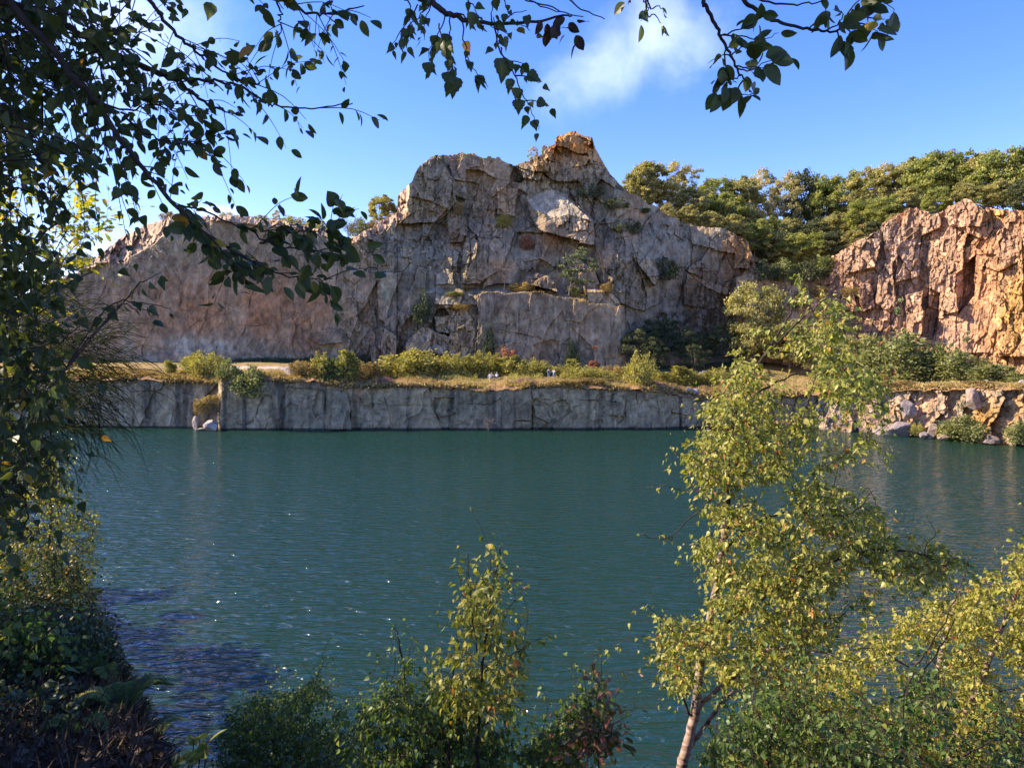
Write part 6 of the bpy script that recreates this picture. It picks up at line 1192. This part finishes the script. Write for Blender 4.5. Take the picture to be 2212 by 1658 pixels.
# ---- willow sprays at the top right --------------------------------------------------
Y = 2.4; bt = at(1560, -300, Y); o = empty('willow_branch', bt); tw = MB(); lf = MB(); br = MB()
q = curve([bt] + list(pts(e8([(1385, -30), (1395, 30), (1440, 120), (1470, 180), (1500, 235), (1530, 300), (1565, 345)]), Y)), 5, .002, rng); br.tube(q, taper(len(q), .008, .0025), 6)
br.build('branch', M['bark'], o, bt, True)
for lp, k in [([(1455, 150), (1520, 148), (1580, 160), (1640, 165), (1700, 140)], 10), ([(1475, 190), (1475, 270), (1480, 330), (1460, 390)], 9), ([(1500, 235), (1545, 200), (1590, 210)], 7), ([(1530, 290), (1580, 300), (1650, 260), (1740, 240)], 7), ([(1550, 340), (1530, 380), (1560, 400), (1605, 392)], 10), ([(1500, 240), (1470, 230), (1455, 240)], 4), ([(1520, 280), (1600, 285), (1640, 290)], 5), ([(1460, 150), (1520, 130), (1600, 100), (1620, 60)], 7), ([(1540, 320), (1500, 340), (1440, 330)], 5)]:
    q = curve(pts(e8(lp), Y + rng.normal() * .06), 4, .002, rng); tw.tube(q, taper(len(q), .003, .001), 4); leaf_along(lf, q, k, rng, T_OVAL, .058, .45, .6, .2, .008, .004, face=(0, -.9, .2))
P = pts(e8([(1640, 275), (1645, 240), (1500, 370), (1440, 395), (1665, 250)]), Y); lf.leaves(T_OVAL, P, np.array([[.8, 0, -.75], [1, 0, .3], [-.3, 0, -1], [-.4, 0, -.6], [1, 0, 0]]), np.array([[.1, -1, .2]] * 5), np.array([.085, .08, .075, .06, .085]), .4, .95)
tw.build('twigs', M['bark'], o, bt); lf.build('leaves', M['canopy_leaf'], o, bt); tag(o, 'drooping willow spray in the sky right of the cloud', 'branch')
Y = 2.5; bt = at(1500, -260, Y); o = empty('willow_branch', bt); tw = MB(); lf = MB(); br = MB()
q = curve([bt] + list(pts(e8([(1540, -30), (1600, 35), (1650, 72), (1720, 98), (1800, 120), (1880, 130), (1940, 132), (2020, 95), (2090, 60), (2150, 30)]), Y)), 5, .002, rng); br.tube(q, taper(len(q), .008, .002), 6)
q2 = curve(pts(e8([(1570, -20), (1660, 12), (1760, 18), (1840, 14), (1900, 5)]), Y), 4, .002, rng); br.tube(q2, taper(len(q2), .004, .002), 5); br.build('branch', M['bark'], o, bt, True)
for lp, k in [([(1830, 120), (1870, 80), (1900, 60)], 6), ([(1900, 130), (1960, 90), (1970, 60), (1930, 40)], 8), ([(1940, 132), (1955, 170), (1950, 200)], 4), ([(1980, 115), (2010, 150), (2000, 190)], 7), ([(2020, 95), (2080, 110), (2120, 140)], 7), ([(2060, 70), (2120, 80), (2150, 82)], 4), ([(1990, 60), (2040, 0), (2080, -20)], 8), ([(2000, 90), (2060, 40), (2140, 10), (2190, 45)], 8)]:
    q = curve(pts(e8(lp), Y + rng.normal() * .06), 4, .002, rng); tw.tube(q, taper(len(q), .003, .001), 4); leaf_along(lf, q, k, rng, T_OVAL, .062, .5, .6, .2, .008, .004, face=(0, -.9, .2))
tw.build('twigs', M['bark'], o, bt); lf.build('leaves', M['canopy_leaf'], o, bt); tag(o, 'long willow twig with round leaves at the top right corner', 'branch')
Y = 2.5; bt = at(1390, -200, Y); o = empty('willow_branch', bt); tw = MB(); lf = MB()
for lp, k in [([(1130, -40), (1142, 20), (1150, 45), (1120, 90)], 4), ([(1145, 40), (1175, 60), (1205, 100)], 3), ([(1150, 10), (1190, 22), (1215, 40)], 2), ([(1080, -20), (1070, 5), (1065, 20)], 2)]:
    q = curve([bt] + list(pts(e8(lp), Y)), 4, .002, rng); tw.tube(q, taper(len(q), .004, .001), 4); leaf_along(lf, q, k, rng, T_OVAL, .055, .45, .6, .75, .008, .004, face=(0, -.9, .2))
tw.build('twigs', M['bark'], o, bt); lf.build('leaves', M['canopy_leaf'], o, bt); tag(o, 'tiny sprig of leaves at the top edge above the cloud', 'branch')
# ================================================================ STONES, PEOPLE, SMALL THINGS
def boulder(name, bx_, by_, Y, w, h, col, label, seed, cat='boulder', group=None, dep=.8, rz=None):
    """angular stone whose base middle is seen at (bx, by); w, h in frame units"""
    bm = bmesh.new(); bmesh.ops.create_icosphere(bm, subdivisions=4, radius=1.0)
    V = np.array([v.co[:] for v in bm.verts]); Fc = np.array([[v.index for v in f.verts] for f in bm.faces]); bm.free()
    rng = np.random.default_rng(seed); N_ = unit(rng.normal(size=(13, 3)) * np.array([1, 1, .8])); D_ = rng.uniform(.55, .95, 13)
    k = V @ N_.T; sc_ = np.min(np.where(k > .05, D_[None] / np.maximum(k, .05), 9), 1)
    V = V * np.minimum(sc_, 1.15)[:, None]; V += .04 * np.stack([fbm(V[:, 0] * 4 + seed, V[:, 1] * 4, 3, s) for s in (1, 2, 3)], -1)
    W_ = w / F * Y; H_ = h / F * Y
    V = V / (np.abs(V).max(0)) * np.array([W_ / 2, W_ / 2 * dep, H_ * .62]); V[:, 2] += H_ * .40
    C = np.array(col)[None] * (1 + 1.2 * fbm(V[:, 0] * 3 / W_, V[:, 2] * 3 / H_, 4, 7))[:, None]
    o = link(name, mesh_np(name, V, [Fc], M['boulder'], {'tint': np.clip(C, .02, .8)})); o.location = at(bx_, by_, Y); o.rotation_euler = (0, 0, rng.uniform(-.4, .4) if rz is None else rz)
    return tag(o, label, cat, group)
def ledY(bx_, t): p = ledge_pt(np.array(float(bx_)), np.array(t)); return p
def on_ledge(name, bx_, t, w, h, col, label, seed, **k):
    p = ledY(bx_, t); by_ = 745.9 + (14.2 - p[2]) / p[1] * F + 1; return boulder(name, bx_, by_, p[1], w, h, col, label, seed, **k)
on_ledge('boulder', 634, .12, 38, 20, (.50, .43, .36), 'pale rounded boulder beside the sandy path', 1)
on_ledge('boulder', 507, .10, 36, 22, (.36, .32, .29), 'grey split boulder at the left end of the sandy path', 2)
boulder('boulder', 457, 930, 119.6, 40, 28, (.50, .41, .34), 'pale lit boulder standing in the water under the notch', 3)
boulder('stone_slab', 437, 929, 119.8, 26, 6, (.48, .40, .33), 'flat stone just above the water left of the pale lit boulder', 4, cat='stone')
boulder('boulder', 423, 930, 121.4, 16, 32, (.46, .38, .31), 'upright narrow stone at the left side of the notch in the wall', 5)
on_ledge('stone_block', 2128, .14, 16, 11, (.52, .45, .38), 'white square block on the right ledge path', 6, cat='stone')
on_ledge('stone_block', 2208, .06, 20, 10, (.48, .40, .32), 'pale flat stone at the right edge of the ledge', 7, cat='stone')
for i, (bx_, by_, w, h, dY, lab) in enumerate([(1937, 944, 62, 34, -2.5, 'largest sloping slab at the waterline of the right wall'), (2014, 948, 30, 34, -2.2, 'upright boulder at the waterline between two bushes'), (1995, 946, 24, 14, -3.2, 'small boulder left of the upright boulder at the waterline'), (2036, 951, 26, 14, -3.4, 'low boulder right of the upright boulder at the waterline'), (1906, 941, 40, 22, -2.4, 'boulder at the waterline beside the near birch leaves'), (2140, 956, 34, 18, -2.6, 'boulder at the waterline between the two larger bushes'), (1960, 900, 34, 40, -1.6, 'leaning block halfway up the right wall'), (2100, 878, 46, 40, -1.2, 'projecting block high on the right wall')]):
    boulder('boulder', bx_, by_, float(knots(bx_, WALLY)) + dY, w, h, (.38, .28, .21) if i % 2 else (.33, .27, .235), lab, 20 + i)
for i, (bx_, t, w, h, lab) in enumerate([(1490, .015, 18, 12, 'grey stone on the rim left of the near birch'), (1503, .01, 14, 11, 'pale stone on the rim beside the near birch leaves'), (1452, .02, 14, 8, 'small dark stone on the rim right of the bushy birch')]):
    on_ledge('stone', bx_, t, w, h, (.45, .38, .33), lab, 40 + i, cat='stone')
# rubble heap
p = ledY(1521, .34); rng = np.random.default_rng(9); vs = []; fs = []; n0 = 0; cs = []
for i in range(70):
    bm = bmesh.new(); bmesh.ops.create_icosphere(bm, subdivisions=1, radius=rng.uniform(.18, .5)); V = np.array([v.co[:] for v in bm.verts]) * rng.uniform(.6, 1.3, 3); f_ = np.array([[v.index for v in f.verts] for f in bm.faces]); bm.free()
    r_ = abs(rng.normal()) * .9; an = rng.uniform(0, 6.28); V = V + rng.normal(size=V.shape) * .05 + np.array([r_ * 1.3 * math.cos(an), r_ * math.sin(an), max(.1, 1.35 - .8 * r_)])
    vs.append(V); fs.append(f_ + n0); n0 += len(V); cs.append(np.full((len(V), 3), .20) * np.array([1.1, .95, .9]) * rng.uniform(.7, 1.4))
o = link('rubble_heap', mesh_np('rubble_heap', np.concatenate(vs), [np.concatenate(fs)], M['boulder'], {'tint': np.concatenate(cs)})); o.location = p; tag(o, 'dark heap of rubble in front of the shaded trees', 'rubble heap')
# ---- posts and rail ------------------------------------------------------------
M['wood'] = plain('weathered_wood', (.50, .42, .30), .8, .2, .2, 8)
def bevel_box(sx, sy, sz, c0=(0, 0, 0), bev=.01):
    bm = bmesh.new(); bmesh.ops.create_cube(bm, size=1); bmesh.ops.scale(bm, vec=(sx, sy, sz), verts=bm.verts); bmesh.ops.bevel(bm, geom=bm.edges[:], offset=bev, segments=1, affect='EDGES'); bmesh.ops.translate(bm, vec=c0, verts=bm.verts); return bm
def bm_obj(name, bms, mat, parent=None):
    me = bpy.data.meshes.new(name); b_ = bmesh.new()
    for x in bms:
        t_ = bpy.data.meshes.new('t'); x.to_mesh(t_); x.free(); b_.from_mesh(t_); bpy.data.meshes.remove(t_)
    b_.to_mesh(me); b_.free(); me.materials.append(mat); return link(name, me, parent)
for bx_, t, h, lab in [(1347, .10, 1.45, 'thin pale post left of the bushy ledge birch'), (1362, .05, 1.7, 'taller pale post nearest the bushy ledge birch')]:
    pp = ledY(bx_, t); o = bm_obj('fence_post', [bevel_box(.13, .13, h, (0, 0, h / 2 - .1), .02)], M['wood']); o.location = pp; tag(o, lab, 'post')
pp = ledY(1308, .22); o = empty('wooden_rail', pp, -.1)
for x in (-.85, .85): bm_obj('post', [bevel_box(.12, .12, 1.2, (x, 0, .5), .02)], M['wood'], o)
bm_obj('rail', [bevel_box(2.2, .08, .14, (0, -.11, 1.0), .02)], M['wood'], o); tag(o, 'pale wooden rail on two posts among the yellow bushes', 'rail')
# ---- picnic table ------------------------------------------------------------------
TB = ledY(1064, .22); TB[2] += .02
o = empty('picnic_table', TB, .15)
bm_obj('table_top', [bevel_box(1.8, .14, .05, (0, y, .75)) for y in (-.30, -.15, 0, .15, .30)], M['wood'], o)
for s_ in (-1, 1): bm_obj('bench', [bevel_box(1.8, .13, .05, (0, s_ * .70 + d, .45)) for d in (-.07, .07)], M['wood'], o)
for x in (-.65, .65):
    bm_obj('leg_frame', [bevel_box(.05, 1.55, .09, (x, 0, .38)), bevel_box(.052, .70, .09, (x, 0, .68))] + [bevel_box(.055, .09, .85, (x + .003, s_ * .38, .34)) for s_ in (-1, 1)], M['wood'], o)
tag(o, 'wooden picnic table with benches in the yellow grass on the ledge', 'picnic table')
# ---- people ---------------------------------------------------------------------------
M['skin'] = plain('skin', (.52, .32, .24), .6, .3, .08); M['hair_fair'] = plain('fair_hair', (.42, .29, .15), .6, .3, .2); M['hair_dark'] = plain('dark_hair', (.10, .07, .05), .6, .3, .2); M['white_cloth'] = plain('white_cloth', (.78, .74, .70), .8, .2, .05)
M['pink_cloth'] = plain('pale_pink_cloth', (.66, .48, .43), .8, .2, .05); M['maroon_cloth'] = plain('maroon_cloth', (.12, .045, .045), .8, .2, .1); M['navy_cloth'] = plain('dark_blue_cloth', (.06, .08, .14), .8, .2, .1); M['denim'] = plain('denim', (.17, .25, .40), .8, .2, .12)
M['grey_cloth'] = plain('blue_grey_cloth', (.30, .34, .42), .8, .2, .1); M['hat'] = plain('pale_hat', (.62, .60, .52), .8, .2, .05); M['pack'] = plain('dark_rucksack', (.06, .07, .09), .7, .3, .1); M['shoe'] = plain('pale_shoes', (.55, .50, .45), .7, .3, .1)
def skin_mesh(name, vs, es, mat, parent, sub=1):
    me = bpy.data.meshes.new(name); me.from_pydata([v[:3] for v in vs], es, []); ob = link(name + '_src', me)
    md = ob.modifiers.new('skin', 'SKIN'); md.use_smooth_shade = True
    for i, v in enumerate(vs): me.skin_vertices[0].data[i].radius = (v[3], v[4] if len(v) > 4 else v[3])
    me.skin_vertices[0].data[0].use_root = True
    sb_ = ob.modifiers.new('sub', 'SUBSURF'); sb_.levels = sub; sb_.render_levels = sub
    dg = bpy.context.evaluated_depsgraph_get(); me2 = bpy.data.meshes.new_from_object(ob.evaluated_get(dg)); bpy.data.objects.remove(ob); bpy.data.meshes.remove(me)
    me2.name = name; me2.materials.clear(); me2.materials.append(mat); return link(name, me2, parent)
def person(loc, rz, J, top, legs, hair, label, hat=None, pack=False, group=None):
    """J: joints; front of the body is -y"""
    o = empty('person', loc, rz); P = J
    body = [(*P['pel'], .13, .10), (*P['che'], .145, .10), (*P['nec'], .055), (*P['hed'], .075, .085), (*P['top'], .055, .07)]
    E = [(0, 1), (1, 2), (2, 3), (3, 4)]
    def chain(start, items):
        k = start
        for it in items: body.append(it); E.append((k, len(body) - 1)); k = len(body) - 1
        return k
    for s_ in 'LR':
        w = chain(1, [(*P['sh' + s_], .062), (*P['el' + s_], .045), (*P['wr' + s_], .032)])
        d = unit(np.array(P['wr' + s_]) - np.array(P['el' + s_])); side = unit(np.cross(d, np.array([.3, 1, .2])))
        pm = np.array(P['wr' + s_]) + d * .07; k = chain(w, [(*pm, .036, .018)])
        for j, (a, l_) in enumerate([(-.030, .075), (-.011, .09), (.009, .085), (.028, .065)]): chain(k, [(*(pm + side * a + d * l_ * .55), .0095), (*(pm + side * a * 1.1 + d * l_ + np.array([0, -.015, 0])), .008)])
        chain(w, [(*(np.array(P['wr' + s_]) + d * .05 - side * .045), .011), (*(np.array(P['wr' + s_]) + d * .09 - side * .06), .009)])
        chain(0, [(*P['hp' + s_], .085), (*P['kn' + s_], .06), (*P['an' + s_], .042), (*P['to' + s_], .035)])
    skin_mesh('body', body, E, M['skin'], o)
    sv = [(*P['pel'], .15, .125), (*P['che'], .165, .125), (*(np.array(P['che']) * .35 + np.array(P['nec']) * .65), .09, .075)]; se = [(0, 1), (1, 2)]
    for s_ in 'LR':
        n0 = len(sv); m_ = np.array(P['el' + s_]); sv += [(*P['sh' + s_], .082), (*(m_ * .9 + np.array(P['sh' + s_]) * .1), .066), (*(m_ * .45 + np.array(P['wr' + s_]) * .55), .052)]; se += [(1, n0), (n0, n0 + 1), (n0 + 1, n0 + 2)]
    skin_mesh('shirt', sv, se, M[top], o)
    tv = [(*P['pel'], .148, .122)]; te = []
    for s_ in 'LR':
        n0 = len(tv); tv += [(*P['hp' + s_], .105), (*P['kn' + s_], .08), (*(np.array(P['an' + s_]) + np.array([0, 0, .03])), .062)]; te += [(0, n0), (n0, n0 + 1), (n0 + 1, n0 + 2)]
        a = np.array(P['an' + s_]); b_ = np.array(P['to' + s_]); skin_mesh('shoe', [(*(a + np.array([0, .03, -.02])), .05), (*((a + b_) / 2), .052, .045), (*b_, .046, .04)], [(0, 1), (1, 2)], M['shoe'], o)
    skin_mesh('trousers', tv, te, M[legs], o)
    h = np.array(P['hed']); t_ = np.array(P['top'])
    skin_mesh('hair', [(*(h + np.array([0, .045, -.03])), .075), (*(t_ * .6 + h * .4 + np.array([0, .03, .01])), .095), (*(t_ + np.array([0, .01, .015])), .07)], [(0, 1), (1, 2)], M[hair], o)
    nose = skin_mesh('nose', [(*(h + np.array([0, -.085, .03])), .014), (*(h + np.array([0, -.105, .005])), .016)], [(0, 1)], M['skin'], o)
    for s_ in (-1, 1):
        e_ = MB(); e_.tube([h + np.array([s_ * .032, -.078, .045]), h + np.array([s_ * .032, -.092, .045])], .011, 6); e_.build('eye', M['hair_dark'], o)
    if hat:
        hm = MB(); an = np.linspace(0, 2 * np.pi, 17)[:-1]
        prof = [(.17, .04), (.10, .055), (.098, .11), (.07, .15), (.01, .16)]
        V = np.array([(r_ * math.cos(a), r_ * math.sin(a), z_) for r_, z_ in prof for a in an]) + t_ + np.array([0, .01, -.06]); q_ = [(i * 16 + j, i * 16 + (j + 1) % 16, (i + 1) * 16 + (j + 1) % 16, (i + 1) * 16 + j) for i in range(4) for j in range(16)]
        hm.add(V, None, q_); hm.build('hat', M[hat], o)
    if pack:
        c0 = (np.array(P['che']) + np.array(P['pel'])) / 2 + np.array([0, .21, .06]); bm_obj('rucksack', [bevel_box(.30, .17, .45, tuple(c0), .06)], M['pack'], o)
    return tag(o, label, 'person', group)
def stand(lean=0.0, arm='down', hgt=1.75):
    k = hgt / 1.75
    J = dict(pel=(0, 0, .95), che=(0, -.01, 1.27), nec=(0, .01, 1.50), hed=(0, -.01, 1.60), top=(0, 0, 1.70), shL=(-.20, 0, 1.42), shR=(.20, 0, 1.42), hpL=(-.10, 0, .90), hpR=(.10, 0, .90), knL=(-.11, -.03, .49), knR=(.12, -.05, .49), anL=(-.12, .02, .09), anR=(.14, 0, .09), toL=(-.13, -.15, .04), toR=(.17, -.17, .04))
    if arm == 'down': J.update(elL=(-.27, .03, 1.14), wrL=(-.27, -.06, .90), elR=(.27, .03, 1.14), wrR=(.27, -.06, .90))
    if arm == 'up': J.update(elL=(-.27, -.05, 1.16), wrL=(-.12, -.26, 1.30), elR=(.27, -.05, 1.16), wrR=(.12, -.26, 1.30))
    return {a: tuple(np.array(v) * k) for a, v in J.items()}
def sit(arm='table', lean=-.08):
    J = dict(pel=(0, 0, .58), che=(0, lean, .90), nec=(0, lean - .03, 1.13), hed=(0, lean - .07, 1.22), top=(0, lean - .06, 1.33), shL=(-.20, lean, 1.05), shR=(.20, lean, 1.05), hpL=(-.10, -.03, .56), hpR=(.10, -.03, .56), knL=(-.12, -.45, .52), knR=(.12, -.45, .52), anL=(-.12, -.42, .10), anR=(.12, -.42, .10), toL=(-.13, -.58, .04), toR=(.13, -.58, .04))
    J.update(elL=(-.26, lean - .12, .82), wrL=(-.14, lean - .36, .82), elR=(.26, lean - .12, .82), wrR=(.14, lean - .36, .82)); return J
def tpos(x, y, z=0.0):
    c_, s_ = math.cos(.15), math.sin(.15); return TB + np.array([x * c_ - y * s_, x * s_ + y * c_, z])
person(tpos(-.55, -.72, -.02), math.pi + .15, sit(), 'white_cloth', 'white_cloth', 'hair_fair', 'fair haired person in white seated on the near bench, leftmost at the picnic table')
person(tpos(-.10, .74, -.02), .15, sit(), 'pink_cloth', 'maroon_cloth', 'hair_fair', 'person in pale pink top and dark red trousers seated behind the picnic table')
person(tpos(.60, -.72, -.02), math.pi - .25, sit(), 'white_cloth', 'navy_cloth', 'hair_dark', 'person in pale hat, white top and dark trousers seated at the right of the table', hat='hat')
pp = ledY(1184.5, .20); person(pp, 2.6, stand(arm='down', hgt=1.82), 'grey_cloth', 'denim', 'hair_dark', 'standing walker in grey blue jacket and jeans with a rucksack', pack=True)
pp = ledY(1196, .18); person(pp, -.6, stand(arm='up', hgt=1.72), 'white_cloth', 'denim', 'hair_fair', 'standing walker in white shirt and blue jeans, hands raised')
